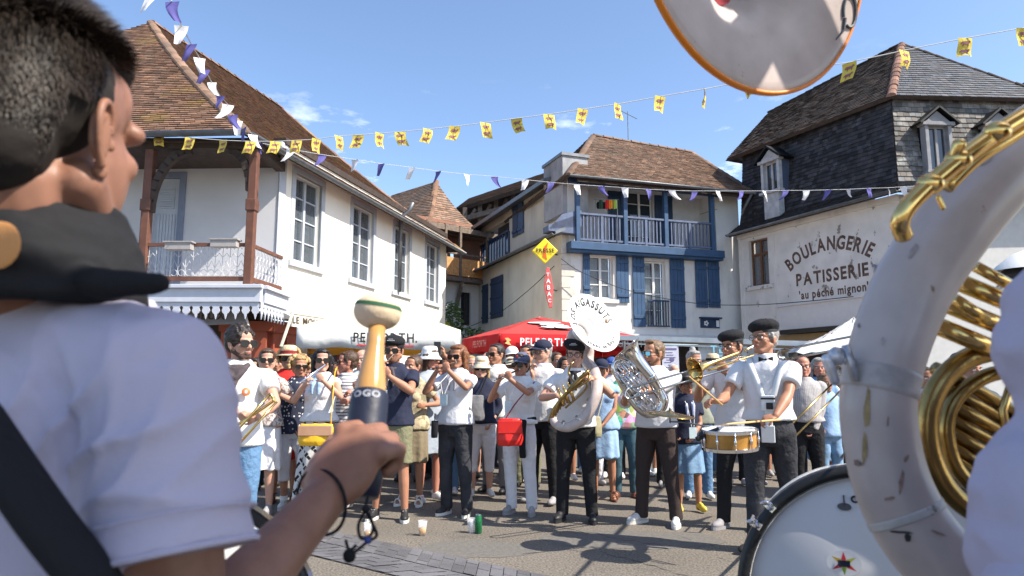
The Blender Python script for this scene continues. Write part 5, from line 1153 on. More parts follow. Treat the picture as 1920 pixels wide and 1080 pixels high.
PP['sousa'] = person('man in black beret and glasses wearing the white lettered sousaphone over his T-shirt', 1078, 640, 6.75, face=-14, hf=-12, skin_='light', group=GB, shirt_m=WT, legs='trousers', leg_m=BLK, hair=('dark', 'crop'), glasses='clear', hat=('beret', BERETM, -18), hatz=.02, mouth=True,
    arms={'r': A((1050, 740, -.32), pole=(-.9, .1, -.6), hd=(.9, -.1, -.1), hn=(0, .4, -1)), 'l': A((1108, 702, -.28), pole=(.95, -.2, -.9), hd=(-.8, -.1, .15), hn=(0, .5, -1))}, shoe=SHOEB, shoe2=SHOEB, stance=.15, neckerchief=(BLK, 'roll'), shirt_hem=.92)
PP['euph'] = person('bearded man in mirrored sunglasses and rolled white shirt playing a silver euphonium', 1226, 640, 6.6, face=-28, hf=-58, skin_='tan', group=GB, shirt_m=WT2, legs='trousers', leg_m=BRN, hair=('light', 'quiff'), glasses='mirror', beard='brown', sleeve='rolled',
    arms={'l': A((1190, 738, -.42), pole=(.7, .1, -1), hd=(-.9, -.1, .15), hn=(0, -.2, 1)), 'r': A((1172, 752, -.25), pole=(-.6, .3, -1), hd=(.3, -.6, .3), hn=(.5, 0, .8))}, shoe=SHOEW, shoe2=SOLE, stance=.17, collar=WT2, shirt_hem=.92, fat=.004, foot=(30, -10))
PP['trb'] = person('bespectacled man in black beret and white shirt playing a brass trombone behind the drummer', 1372, 622, 6.4, face=-18, hf=-50, skin_='tan', group=GB, shirt_m=WT2, legs='trousers', leg_m=BLK, hair=('dark', 'crop'), glasses='clear', hat=('beret', BERETM, 6), hatz=.02, beard='brown',
    arms={'r': A((1312, 718, -.20), pole=(-.5, .1, -1), hd=(-.3, -.3, .8), hn=(.7, .2, 0)), 'l': A((1352, 692, -.30), pole=(.2, -.5, -1), hd=(-.4, .1, .9), hn=(0, 1, 0))}, shoe=SHOEG, shoe2=SHOEG, stance=.14, foot=(30, 5), collar=WT2, hipx=.02)
PP['drum'] = person('drummer in black beret, bow tie and white shirt with a snare drum on his harness', 1432, 600, 5.55, face=-20, hf=-52, hp=-6, skin_='tan', group=GB, shirt_m=WT2, legs='trousers', leg_m=BLKJ, hair=('grey', 'short'), glasses='clear', hat=('beret', BERETM, 8), hatz=.03,
    arms={'r': A((1348, 754, -.28), pole=(-.5, .2, -1), hd=(-.9, -.4, .1), hn=(0, -.2, -1)), 'l': A((1448, 792, -.40), pole=(.9, .35, -.6), hd=(-.9, -.1, -.25), hn=(0, .5, -1))}, shoe=SHOEB, stance=.14, collar=WT2, steps=(-.05, .1), foot=(40, 10), shirt_hem=1.0)
PP['girl'] = person('girl in black cap, navy T-shirt and pale denim skirt standing behind the cymbal', 1284, 704, 7.2, face=6, hf=14, hr=-6, fem=True, kid=True, skin_='tan', group=GC, shirt_m=NAVY, legs='skirt', skirt=(.50, .21), leg_m=DENIM, hair=('dark', 'tied'), hat=('cap', BLACKCL), hatz=.0,
    arms={'r': A((1266, 822, -.16), pole=(-1, .3, -.3), hd=(.6, 0, -.8)), 'l': A((1296, 824, -.18), pole=(1, .3, -.3), hd=(-.6, 0, -.8), hn=(-.5, .5, 0))}, shoe=SHOEY, neckerchief=(cloth('pale_kerchief', (.45, .5, .7)), 'tie'), lanyard=(1.02, .0), stance=.13)
# --- crowd behind
PP['whitehat'] = person('woman in white sun hat and silver dress standing behind the man in navy T-shirt', 806, 655, 7.8, face=40, hf=60, fem=True, skin_='red', group=GC, shirt_m=SILV, legs='dress', skirt=(.55, .2), leg_m=SILV, hair=('brown', 'bob'), hat=('bucket', WT), sleeve='none', shoe=SHOEW, arms={'r': A((795, 800, -.2)), 'l': A(('l', .1, -.25, 1.1))}, vox=.009)
PP['beige'] = person('woman in cream patterned blouse and khaki skirt seen beside the navy T-shirt', 776, 668, 7.6, face=-15, hf=-30, fem=True, skin_='tan', group=GC, shirt_m=BEIGE, legs='skirt', skirt=(.50, .19), leg_m=KSK, hair=('brown', 'short'), sleeve='short', shoe=None, shoe2=WHITE_P, arms={'r': A(('l', -.1, -.2, 1.1)), 'l': A((792, 760, -.2))}, vox=.009)
PP['phone'] = person('woman with curly brown hair holding up a phone with both hands', 838, 668, 8.3, face=0, hf=5, fem=True, skin_='tan', group=GC, shirt_m=NAVY, legs='trousers', leg_m=JEANS, hair=('brown', 'frizzy'), sleeve='short', shoe=SHOEW, arms={'r': A((812, 662, -.3), pole=(-1, 0, -.3), hd=(.1, 0, 1)), 'l': A((828, 660, -.3), pole=(1, 0, -.3), hd=(-.1, 0, 1))}, vox=.009)
PP['visor'] = person('woman in beige sun hat, navy cardigan and white trousers with a dark shoulder bag', 903, 670, 8.1, face=8, hf=-6, fem=True, fat=.006, skin_='light', group=GC, shirt_m=NAVY, legs='capri', leg_m=WTR, hair=('blond', 'bob'), glasses='sun', hat=('bucket', BEIGEH), hatz=.02, sleeve='34', shirt_hem=.93, shoe=SHOEW, arms={'r': A(('l', -.22, -.12, .95)), 'l': A((918, 800, -.1))}, vox=.008)
PP['wshirt'] = person('dark haired man in sunglasses and open white shirt before the red parasol', 931, 646, 8.4, face=-25, hf=-40, fat=.006, skin_='tan', group=GC, shirt_m=WT, legs='trousers', leg_m=GREYT, hair=('dark', 'short'), glasses='sun', collar=WT, vox=.0085, beard=None)
PP['bcap'] = person('older man in navy cap and glasses, white polo shirt with a blue collar', 1018, 640, 7.7, face=-35, hf=-50, fat=.012, skin_='light', group=GC, shirt_m=WT, legs='trousers', leg_m=BLK, hair=('grey', 'crop'), glasses='clear', hat=('cap', NAVY), collar=BLUEC, shoe=SHOEG, arms={'r': A((1002, 695, -.15), pole=(-.6, .1, -1), hd=(-.1, 0, 1)), 'l': A(('l', .25, -.1, 1.0))}, vox=.0075, stance=.14)
PP['lbdress'] = person('woman in pale blue denim dress with a beige bag, behind the sousaphone player', 1128, 676, 7.9, face=-8, hf=-20, fem=True, skin_='tan', group=GC, shirt_m=LBLUE, legs='dress', skirt=(.52, .2), leg_m=LBLUE, hair=('brown', 'short'), sleeve='cap', shoe=None, shoe2=BROWN, hat=('cap', NAVY), arms={'l': A((1128, 800, -.2), pole=(1, .2, -.4)), 'r': A(('l', -.15, -.2, 1.0))}, vox=.008)
PP['colour'] = person('grey haired woman in sunglasses, colourful print top and teal trousers behind the euphonium', 1168, 676, 8.1, face=-4, hf=-10, fem=True, skin_='red', group=GC, shirt_m=MULT, legs='trousers', leg_m=TEAL, hair=('white', 'short'), glasses='sun', sleeve='cap', shoe=None, shoe2=BROWN, vox=.008)
PP['bunw'] = person('woman with grey hair in a top bun, one hand on the shoulder of the girl', 1300, 650, 8.0, face=-6, hf=0, fem=True, skin_='tan', group=GC, shirt_m=OLIVE, legs='trousers', leg_m=JEANS, hair=('grey', 'bun'), sleeve='short', shoe=SHOEW, hatz=.05, arms={'l': A((1306, 750, -.62), pole=(1, 0, -.6)), 'r': A(('l', -.25, -.1, .95))}, vox=.008)
PP['oldman'] = person('older man with glasses in grey checked shirt, hand at his trouser pocket', 1503, 668, 7.3, face=-8, hf=-12, fat=.008, skin_='red', group=GC, shirt_m=GREYSH, legs='trousers', leg_m=BLK, hair=('brown', 'thin'), glasses='clear', sleeve='long', collar=GREYSH, belt=BROWN, shirt_hem=1.0, arms={'l': A((1522, 815, -.1), pole=(1, .4, 0), hd=(-.5, -.1, -.8)), 'r': A(('l', -.26, -.05, .95))}, vox=.0075, shoe=SHOEB)
crowd = [
 ('bald man partly hidden behind the woman in the striped top', 680, 656, 8.2, False, 'light', ('grey', 'none'), None, None, WT, JEANS),
 ('short man with dark moustache between the flautist and the woman in stripes', 634, 680, 8.0, False, 'tan', ('dark', 'crop'), None, None, GREYT, BLK),
 ('woman with curly grey hair behind the raised hand of the flautist with the yellow bag', 583, 684, 8.3, True, 'tan', ('grey', 'frizzy'), None, None, PURP, BLK),
 ('man in a dark cap with a white line, behind the auburn haired flautist', 845, 662, 8.9, False, 'tan', ('dark', 'crop'), ('cap', BLACKCL, WT), 'sun', NAVY, KHAKI),
 ('dark haired man behind the flautist in the grey cap', 988, 648, 8.8, False, 'tan', ('dark', 'short'), None, None, OLIVE, KHAKI),
 ('balding man far back between the euphonium player and the woman with the bun', 1263, 684, 10.2, False, 'light', ('white', 'thin'), None, None, GREYT, BLK),
 ('woman with layered grey blond hair behind the man in the checked shirt', 1534, 672, 8.2, True, 'red', ('grey', 'bob'), None, None, DENIM, DENIM),
 ('child with light brown hair at the side of the man in the checked shirt', 1546, 702, 7.9, True, 'tan', ('light', 'short'), None, None, LBLUE, DENIM),
 ('man in black beret at the edge of the white sousaphone tube', 1566, 684, 8.4, False, 'tan', ('dark', 'crop'), ('beret', BERETM, 5), None, WT, BLK),
 ('dark haired woman deep in the crowd left of the man with the navy cap', 1058, 670, 9.4, True, 'tan', ('dark', 'bob'), None, None, MAROON, BLK),
 ('woman in a mauve top deep in the crowd behind the sousaphone player', 1108, 690, 9.0, True, 'light', ('light', 'short'), None, 'sun', PURP, WTR),
 ('bald man in a pale shirt deep in the crowd left of the white sun hat', 770, 672, 9.3, False, 'red', ('grey', 'thin'), None, 'clear', WT2, GREYT),
 ('blond woman deep in the crowd behind the beige sun hat', 884, 668, 9.6, True, 'light', ('blond', 'short'), None, None, RED, WTR),
 ('tall man in a white cap far back beneath the red parasol', 960, 652, 10.0, False, 'tan', ('brown', 'crop'), ('cap', WT), None, LBLUE, BLK),
 ('woman with brown hair and pink top far back right of the sousaphone player', 1196, 682, 9.8, True, 'tan', ('brown', 'bob'), None, None, cloth('pink_cloth', (.5, .2, .22)), JEANS),
 ('man in a straw hat far back behind the trombonist', 1336, 668, 9.2, False, 'tan', ('grey', 'short'), ('brim', STRAW, BLK), None, WT, KHAKI),
 ('man with grey hair far back behind the drummer', 1398, 670, 9.0, False, 'light', ('grey', 'short'), None, None, NAVY, BLK),
 ('woman in a red print skirt far back beyond the legs of the drummer', 1468, 672, 9.4, True, 'tan', ('brown', 'short'), None, None, WT, cloth('red_print', (.4, .03, .06), pattern='floral', ps=20, col2=(.5, .4, .35))),
 ('man in a brown shirt behind the woman with the straw hat', 524, 664, 9.0, False, 'tan', ('brown', 'short'), None, None, BRN, KHAKI),
 ('woman with dark hair far back left of the woman in tied brown hair', 482, 672, 8.6, True, 'light', ('dark', 'bob'), None, None, WT, BLK),
 ('man in dark green shirt far back left of the mallet handle', 700, 668, 9.2, False, 'tan', ('black', 'short'), None, None, cloth('green_cloth', (.03, .07, .04)), BLK),
 ('man in white shirt behind the sousaphone at far right, glimpsed through its brass tubes', 1735, 690, 6.6, False, 'tan', ('dark', 'short'), None, None, WT2, BLK),
 ('tall trumpeter in dark clothes largely hidden behind the brass tubing at far right', 1990, 600, 4.5, False, 'tan', ('dark', 'short'), None, None, BLKJ, BLK),
 ('man in beret and dark clothes seen through the curve of the sousaphone', 1812, 668, 5.2, False, 'tan', ('dark', 'crop'), ('beret', BERETM, 5), None, BLKJ, BLK),
 ('woman in white top far back between the straw hat and the black fringe', 566, 676, 9.6, True, 'tan', ('brown', 'short'), None, None, WT, BLK),
 ('man in olive shirt far back left of the straw hat', 508, 660, 10.2, False, 'tan', ('grey', 'short'), None, None, OLIVE, BLK),
 ('tall dark haired man far back above the flautist with the fringe', 616, 668, 10.3, False, 'light', ('black', 'short'), None, None, BLKJ, JEANS),
 ('woman in dark glasses and grey top far back right of the bald man', 694, 678, 9.7, True, 'tan', ('dark', 'bob'), None, 'sun', GREYT, BLK),
 ('grey haired woman far back behind the lowered arm of the man in navy T-shirt', 790, 664, 10.1, True, 'light', ('grey', 'short'), None, None, MAROON, KHAKI),
 ('man in striped shirt far back left of the raised phone', 822, 676, 9.5, False, 'tan', ('brown', 'short'), None, None, STRP, BLK),
 ('woman with black hair far back right of the auburn bob', 878, 676, 10.6, True, 'tan', ('black', 'bob'), None, None, NAVP, BLK),
 ('man with grey crop far back just right of the beige sun hat', 914, 662, 10.8, False, 'light', ('grey', 'crop'), None, None, GREYSH, BLK),
 ('woman in pale cap far back between the white shirted man and the grey cap', 957, 672, 9.2, True, 'tan', ('brown', 'bob'), ('cap', BEIGEH), None, PURP, BRN),
 ('man in navy far back between the navy cap and the sousaphone player', 1044, 662, 10.4, False, 'tan', ('brown', 'short'), None, None, NAVY, BLK),
 ('woman in sunglasses far back left of the pale blue dress', 1100, 672, 10.2, True, 'tan', ('auburn', 'short'), None, 'sun', OLIVE, JEANS),
 ('man in a blue cap far back just right of the pale blue dress', 1147, 672, 9.6, False, 'light', ('brown', 'crop'), ('cap', cloth('blue_cap', (.04, .08, .25))), None, WT, BLK),
 ('dark haired man far back behind the bell of the euphonium', 1208, 664, 9.9, False, 'tan', ('dark', 'short'), None, None, GREYT, BLK),
 ('woman in black far back left of the girl in the black cap', 1246, 700, 8.8, True, 'tan', ('dark', 'tied'), None, None, BLK, BLK),
 ('man in grey far back between the trombone bell and the trombonist', 1322, 676, 10.0, False, 'tan', ('brown', 'short'), None, None, GREYSH, JEANS),
 ('woman with brown bob far back between the trombonist and the drummer', 1418, 676, 9.8, True, 'tan', ('brown', 'bob'), None, None, RED, BLK),
 ('man in white far back just left of the man in the checked shirt', 1482, 680, 9.9, False, 'light', ('grey', 'thin'), None, None, WT, BLK),
 ('woman in dark blue far back right of the layered grey blond hair', 1556, 678, 9.7, True, 'tan', ('brown', 'short'), None, None, NAVY, WTR),
]
for i, (lb, x, t_, Y_, fm, sk_, hr_, ht, gl, sm_, lm_) in enumerate(crowd):
    person(lb, x, t_, Y_, face=random.uniform(-20, 20), hf=random.uniform(-25, 20), fem=fm, skin_=sk_, group=GC, shirt_m=sm_, leg_m=lm_, legs='trousers' if i % 3 else ('shorts' if not fm else 'skirt'), skirt=(.45, .2), hair=hr_, hat=ht, glasses=gl, vox=.010, kid=('child' in lb),
           shoe=random.choice([SHOEW, SHOEB, SHOEG]), arms={'l': A(('l', .2, -.12, .97)), 'r': A(('l', -.2, -.12, .97))} if i % 2 else {'l': A(('l', .04, -.24, 1.2), hd=(-1, 0, .2), pole=(.6, .2, -.8)), 'r': A(('l', -.04, -.24, 1.2), hd=(1, 0, .2), pole=(-.6, .2, -.8))})
# ============================================================ instruments
def perp_frame(n, up=V((0, 0, 1))):
    n = n.normalized(); x = up.cross(n).normalized(); y = n.cross(x).normalized(); return x, y, n
def px_path(l, Y=None): return [P(p[0], p[1], p[2] if len(p) > 2 else Y) for p in l]
BP = [(1.0, 0), (.93, -.018), (.80, -.05), (.66, -.10), (.52, -.20), (.40, -.34), (.31, -.52), (.25, -.75)]
def bell(mb, C, ax, Rr, th=.006, prof=BP, seg=48):
    fr = [(r*Rr, h*Rr) for r, h in prof]; bk = [(r*Rr+th*.3, h*Rr-th) for r, h in prof][::-1]
    mb.lathe(fr[::-1]+[(Rr+th*.6, -th*.5)]+bk[::-1], C, ax, seg); return mb
def flare_h(r, Rr):
    r = r/Rr
    for (a, ha), (b, hb) in zip(BP, BP[1:]):
        if b <= r <= a: return (hb+(ha-hb)*(r-b)/(a-b))*Rr
    return 0
# flutes
def flute(name, p, q, m, label):
    root = empty(name, p, label, 'flute', 'flutes played by the band'); d = (q-p).normalized(); mb = MB(); L_ = (q-p).length
    mb.tube([p, p+d*L_*.3, p+d*L_*.31, p+d*L_*.97, q], [.0085, .009, .0105, .0100, .0085], 12); t = mb.build('tube', m, root, smooth=True)
    mb = MB()
    for k in range(6): c = p+d*L_*(.12+.11*k); mb.ell(c+V((0, -.009, .004)), .0055, None, 8, 5)
    for k in (0, .33, .96): c = p+d*L_*k; mb.cyl(c-d*.006, c+d*.006, .0118)
    mb.build('keys', CHROME if m is not SILVER else SILVER, root, smooth=True)
FW = mat('dark_flute_wood', (.12, .06, .03), .35)
def mouth_of(key): h = PP[key]; return h['world'](h['HF'](0, -.108, -.058))
for key, q, m, lb in (('fl1', (562, 718, 6.62), CHROME, 'silver flute held at the lips of the woman with the black fringe'), ('fl2', (712, 694, 6.62), FW, 'small dark wooden flute played by the man in black beret and navy T-shirt'),
                      ('fl3', (808, 692, 6.85), FW, 'dark flute played by the woman with the auburn bob'), ('fl4', (928, 712, 6.88), FW, 'thin flute played by the woman in the grey cap')):
    mo = mouth_of(key); qq = P(*q); flute('flute', qq, mo+(mo-qq).normalized()*.05, m, lb)
# trombones
def trombone_slide(mb, a, b, gap, r=.0085, bow=True):
    a, b = V(a), V(b); g_ = V(gap); d = (a-b).normalized(); mb.tube([b, a], r, 10); mb.tube([b+g_, a+g_], r, 10); w = g_.length/2
    if bow: mb.tube([a+g_/2-g_.normalized()*cos(R(t))*w+d*sin(R(t))*w for t in range(0, 181, 20)], r*1.05, 10)
    mb.cyl(lerp(a, b, .97), lerp(a, b, .97)+g_, r*.9)
def trombone(label, loc, slide=None, gap=None, bellc=None, belln=None, neck=None, m=BRASS, Rb=.10, group='trombones of the band', bm=None):
    root = empty('trombone', loc, label, 'trombone', group)
    if slide: mb = MB(); trombone_slide(mb, slide[0], slide[1], gap); mb.build('slide', m, root, smooth=True)
    if bellc is not None:
        mb = MB(); ax = perp_frame(belln); bell(mb, bellc, ax, Rb, .004, [(1, 0), (.9, -.06), (.72, -.18), (.5, -.42), (.34, -.8), (.24, -1.3), (.17, -2.0), (.13, -3.2), (.11, -4.5)]); mb.build('bell', bm or BRASS, root, smooth=True)
    if neck: mb = MB(); mb.tube(spl(neck), .0105, 10); mb.build('tubing', bm or m, root, smooth=True)
    return root
ND = 6.0
bc = P(1302, 693, 5.85); bd_ = (P(1302, 693, 5.85)-P(1414, 650, 6.05)).normalized()
trombone('brass trombone with its bell turned left, played by the man behind the drummer', P(1350, 700, 6), (P(1180, 728, 5.65), P(1392, 666, 6.05)), P(1180, 747, 5.62)-P(1180, 728, 5.65), bc, bd_, [P(1396, 657, 6.02), P(1425, 645, 6.1), P(1436, 655, 6.14), P(1420, 664, 6.14), P(1330, 693, 5.98), P(1345, 690, 6.0)], bm=BRASS, Rb=.105, m=mat('nickel_tube', (.42, .40, .37), .25, metal=1, var=.2))
trombone('trombone slide resting against the chest of the curly haired man', P(470, 770, 4.7), (P(440, 812, 4.62), P(507, 738, 4.74)), P(452, 828, 4.60)-P(440, 812, 4.62), m=BRASS, neck=[P(507, 738, 4.74), P(512, 748, 4.74), P(505, 757, 4.74), P(440, 800, 4.68)])
trombone('nickel trombone slide reaching in behind the neck of the drummer from the right', P(1560, 650, 4.9), (P(1466, 656, 5.15), P(1690, 613, 4.6)), P(1470, 674, 5.15)-P(1466, 656, 5.15), m=mat('nickel_tube', (.4, .4, .4)))
trombone('trombone pointing down beside the man in the checked shirt, held by a hidden player', P(1560, 760, 6.2), (P(1448, 832, 6.0), P(1568, 712, 6.25)), P(1462, 848, 6.0)-P(1448, 832, 6.0), P(1573, 705, 6.2), (P(1573, 705, 6.2)-P(1660, 650, 6.5)).normalized(), bm=SILVER, m=BRASS_D, Rb=.11)
# worn sousaphone
sb = empty('sousaphone', P(1080, 800, 6.5), 'white sousaphone lettered LOS AIGASSUTS, its bell raised over the middle of the band', 'sousaphone')
def bell_axes(tilt, dirx, dirz, base=None):          # tilt away from the camera towards (dirx, dirz)
    n = (V((0, -1, 0))*cos(tilt)+V((dirx, 0, dirz))*sin(tilt)).normalized(); return n
n_ = bell_axes(R(43), .79, .62); C_ = P(1114, 604, 6.75); Rb = .325
yd = (V((-.12, 0, 1))-n_*V((-.12, 0, 1)).dot(n_)).normalized(); xd = yd.cross(n_).normalized()
if xd.x < 0: xd = -xd
axb = (xd, yd, n_); mb = MB(); bell(mb, C_, axb, Rb); be = mb.build('bell', LACQ2, sb, smooth=True)
fl_pt = lambda ar, k=1: (lambda u, v, n: C_+xd*u+yd*(v+ar)+n_*(flare_h(math.hypot(u, v+ar), Rb)+.004))
letters('LOS AIGASSUTS', .105, fl_pt(.245), 'lettering', BLACKINK, be, arc=.245, bold=.03, spacing=1.25, sx=.82)
letters('vall\u00e9es de B\u00e9arn', .068, fl_pt(-.262), 'lettering', BLACKINK, be, arc=-.262, bold=.02, spacing=.9, sx=.9)
mb = MB(); c = C_+xd*.225+yd*.03; mb.tube([c+xd*cos(a*pi/8)*.026+yd*sin(a*pi/8)*.026+n_*(flare_h(.225, Rb)+.004) for a in range(16)], .003, 5, closed=True); mb.tube([c+xd*cos(a*pi/3)*.012+yd*sin(a*pi/3)*.012+n_*(flare_h(.225, Rb)+.004) for a in range(6)], .003, 5, closed=True); mb.build('badge', mat('orange_print', (.55, .25, .08), bump=0), be)
bk = C_-n_*Rb*.74
pth = [bk+n_*.03, bk-n_*.10, P(1100, 650, 7.12), P(1102, 680, 7.10), P(1114, 698, 6.80), P(1119, 730, 6.42), P(1102, 775, 6.36), P(1070, 800, 6.36), P(1042, 795, 6.38), P(1030, 768, 6.45)]
mb = MB(); mb.tube(spl(pth), splr([.078, .072, .068, .064, .060, .055, .050, .045, .038, .03]), 18); mb.build('body_tube', LACQ, sb, smooth=True)
mb = MB()
for k, (p_, q_) in enumerate(zip(pth[4:9], pth[5:10])):
    c = (p_+q_)/2; d = (q_-p_).normalized(); mb.cyl(c-d*.012, c+d*.012, [.062, .056, .051, .046, .038][k])
mb.build('ferrules', mat('ferrule', (.45, .43, .38), .3, metal=1), sb, smooth=True)
mb = MB(); mo = mouth_of('sousa')
for k in range(6):
    f = 1-.13*k; o_ = V((.025*k-.075, -.012*(k % 3), .030*k-.03)); pts = spl([P(1044, 786, 6.40)+o_, P(1052, 762, 6.38)+o_, P(1072, 738, 6.36)+o_, P(1090, 722, 6.36)+o_, P(1101, 706, 6.40)+o_*.5], 4); mb.tube(pts, .0115+.003*(k % 2), 10)
mb.tube(spl([mo+V((0, -.02, 0)), mo+V((-.03, -.05, -.03)), mo+V((-.05, -.05, -.12)), P(1082, 722, 6.42), P(1095, 712, 6.42), P(1098, 730, 6.42), P(1060, 765, 6.4)]), .010, 10)
mb.tube(spl([P(1052, 745, 6.40), P(1075, 730, 6.36), P(1100, 715, 6.36), P(1105, 702, 6.4), P(1092, 700, 6.42)]), .012, 10)
mb.build('valve_tubing', mat('dark_brass', (.30, .19, .07), .3, metal=1, var=.35, vs=20, bump=.1), sb, smooth=True)
mb = MB()
for k in range(3): c = P(1052+k*9, 742-k*5, 6.36); mb.cyl(c+V((-.02, 0, .05)), c+V((.03, .01, -.09)), .016); mb.cyl(c+V((-.02, 0, .05)), c+V((-.028, -.002, .075)), .006)
mb.build('valves', BRASS, sb, smooth=True); mb = MB(); mb.cap(mo+V((0, -.0, 0)), mo+V((-.008, -.035, -.006)), .017, .009); mb.build('mouthpiece', SILVER, sb, smooth=True)
# euphonium
eu = empty('euphonium', P(1200, 780, 6.1), 'silver euphonium with upturned bell held by the bearded man in mirrored sunglasses', 'euphonium')
YE = 6.12; ax1 = (P(1172, 650, YE)-P(1238, 738, YE)).normalized()
bc = P(1174, 653, YE-.02); nb_ = (ax1+V((-.25, .15, .2))).normalized(); mb = MB(); axx = perp_frame(nb_)
bell(mb, bc, axx, .145, .004, [(1, 0), (.9, -.06), (.74, -.22), (.6, -.45), (.5, -.75), (.43, -1.15), (.38, -1.6), (.33, -2.2)]); mb.build('bell', SILVER, eu, smooth=True)
mb = MB(); e0 = bc-nb_*.145*2.1
mb.tube(spl([e0, P(1232, 728, YE), P(1243, 750, YE), P(1235, 770, YE), P(1214, 775, YE), P(1196, 764, YE), P(1176, 738, YE), P(1158, 708, YE), P(1150, 690, YE), P(1155, 677, YE), P(1168, 676, YE), P(1178, 690, YE)]), splr([.050, .049, .050, .045, .041, .036, .030, .025, .022, .019, .017, .016]), 16); mb.build('main_bow', SILVER, eu, smooth=True)
mb = MB(); sidev = V((-ax1.z, 0, ax1.x)).normalized()
if sidev.x > 0: sidev = -sidev
for i, (x, y, L_, w) in enumerate(((1172, 694, .13, .03), (1181, 690, .14, .03), (1190, 688, .11, .028), (1166, 708, .10, .03), (1178, 715, .13, .032), (1190, 712, .15, .03), (1203, 716, .16, .028), (1196, 738, .15, .03), (1210, 745, .13, .03), (1222, 752, .10, .028), (1206, 762, .09, .026), (1186, 728, .11, .026))):
    c = P(x, y, YE-.05-.015*(i % 3)); a = c+ax1*L_/2; b = c-ax1*L_/2; g_ = sidev*w; trombone_slide(mb, b, a, g_, .0085); mb.tube([a+g_/2-g_.normalized()*cos(R(t))*w/2+ax1*sin(R(t))*w/2 for t in range(0, 181, 30)], .0088, 8)
mb.build('valve_slides', SILVER, eu, smooth=True)
for k in range(3):
    mb = MB(); c = P(1170+k*10, 722+k*5, YE-.02); mb.cyl(c+ax1*.09, c-ax1*.10, .019, .019, 14); mb.cyl(c+ax1*.09, c+ax1*.12, .006); mb.ell(c+ax1*.12, .009); mb.build('valve', SILVER, eu, smooth=True)
mo = mouth_of('euph'); mb = MB(); mb.tube(spl([mo, mo+(P(1204, 680, YE)-mo)*.6, P(1202, 690, YE), P(1204, 712, YE-.02), P(1216, 730, YE-.03)]), .009, 10); mb.cap(mo, mo+(P(1204, 680, YE)-mo).normalized()*.03, .015, .008); mb.build('leadpipe', SILVER, eu, smooth=True)
# snare drum, sticks, cymbal, harness
sn = empty('snare_drum', P(1370, 845, 5.15), 'snare drum with amber wooden shell and chrome hoops carried at the waist of the drummer', 'drum')
c = P(1368, 823, 5.12); tz = (V((-.04, -.05, 1))).normalized(); tx, ty, _ = perp_frame(tz, V((0, 1, 0))); AX = (tx, ty, tz); r = .19; h = .062
mb = MB(); mb.lathe([(r, -h), (r, h)], c, AX, 40); mb.build('shell', mat('amber_wood', (.40, .19, .035), .25, var=.25, vs=9, coat=.6), sn, smooth=True)
mb = MB(); mb.lathe([(.001, h+.004), (r-.01, h+.006), (r+.002, h+.002)], c, AX, 40); mb.build('drum_head', mat('drum_skin', (.66, .66, .64), .5, var=.03, bump=0), sn, smooth=True)
for s in (-1, 1):
    mb = MB(); z = s*h; mb.lathe([(r+.002, z-.012), (r+.014, z-.012), (r+.016, z+.010), (r+.004, z+.014)], c, AX, 40, closed=True); mb.build('hoop', CHROME, sn)
mb = MB()
for k in range(10):
    a = 2*pi*k/10+.2; q = c+tx*cos(a)*(r+.012)+ty*sin(a)*(r+.012); mb.cyl(q-tz*h*1.15, q+tz*h*1.15, .004); mb.ell(q, (.011, .011, .026), AX, 8, 6)
mb.build('lugs', CHROME, sn, smooth=True)
mb = MB(); q = c+V((-.2, -.02, .03)); mb.ell(q, (.03, .03, .03)); mb.bar(q, q+V((-.05, -.02, -.03)), .03); mb.bar(q+V((.03, -.03, .02)), q+V((.1, -.06, .05)), .025); mb.build('cymbal_clamp', BLACK, sn)
STK = mat('drumstick_wood', (.58, .36, .15), .45, var=.1)
def stick(p, q, lb):
    d = (q-p).normalized(); mb = MB(); mb.tube([p, p+d*.012, p+d*.022, p+d*.10, q], [.003, .0065, .004, .0072, .0078], 8); o = mb.build('drumstick', STK, smooth=True); tag(o, lb, 'drumstick', 'drumsticks of the drummer')
h1, h2 = PP['drum']['hands'][0][0], PP['drum']['hands'][1][0]; h1 = PP['drum']['world'](h1); h2 = PP['drum']['world'](h2)
t1 = P(1292, 706, 5.0); stick(t1, h1+(h1-t1).normalized()*.05, 'drumstick raised steeply in front of the trombone bell, in the forward hand of the drummer')
t2 = P(1352, 796, 4.98); stick(t2, h2+(h2-t2).normalized()*.07, 'drumstick lying level over the amber snare drum, in the lower hand of the drummer')
cy = empty('cymbal', P(1256, 776, 5.4), 'tilted brass cymbal on a thin rod beside the snare drum, before the girl', 'cymbal')
c = P(1256, 776, 5.4); nz_ = V((.10, -.08, 1)).normalized(); X1, Y1, Z1 = perp_frame(nz_, V((0, 1, 0)))
mb = MB(); mb.lathe([(.002, .028), (.018, .026), (.032, .016), (.04, .012), (.12, .004), (.195, -.008), (.1955, -.010), (.12, .002), (.04, .010), (.002, .026)], c, (X1, Y1, Z1), 48); mb.build('plate', BRASS_D, cy, smooth=True)
mb = MB(); mb.cyl(c+V((0, 0, .05)), c-V((0, 0, .07)), .006); mb.tube(spl([c-V((0, 0, .06)), P(1280, 792, 5.3), P(1330, 800, 5.2)]), .006, 8); mb.ell(c+nz_*.035, .012); mb.build('rod', ZINC, cy, smooth=True)
dk = PP['drum']; K = dk['K']; mb = MB()
for s in (-1, 1):
    pts = spl([K(s*.035, -.165, 1.16), K(s*.075, -.158, 1.30), K(s*.115, -.115, 1.42), K(s*.118, -.02, 1.485), K(s*.11, .08, 1.44), K(s*.06, .135, 1.25)], 5); vs = []
    for p in pts: w = V((1, .0, 0))*.024; o = V((0, 0, 0)); vs += [p-w, p+w]
    mb.add(vs, [(2*i, 2*i+1, 2*i+3, 2*i+2) for i in range(len(pts)-1)])
HW = mat('white_harness', (.62, .64, .66), .35, var=.03, bump=0)
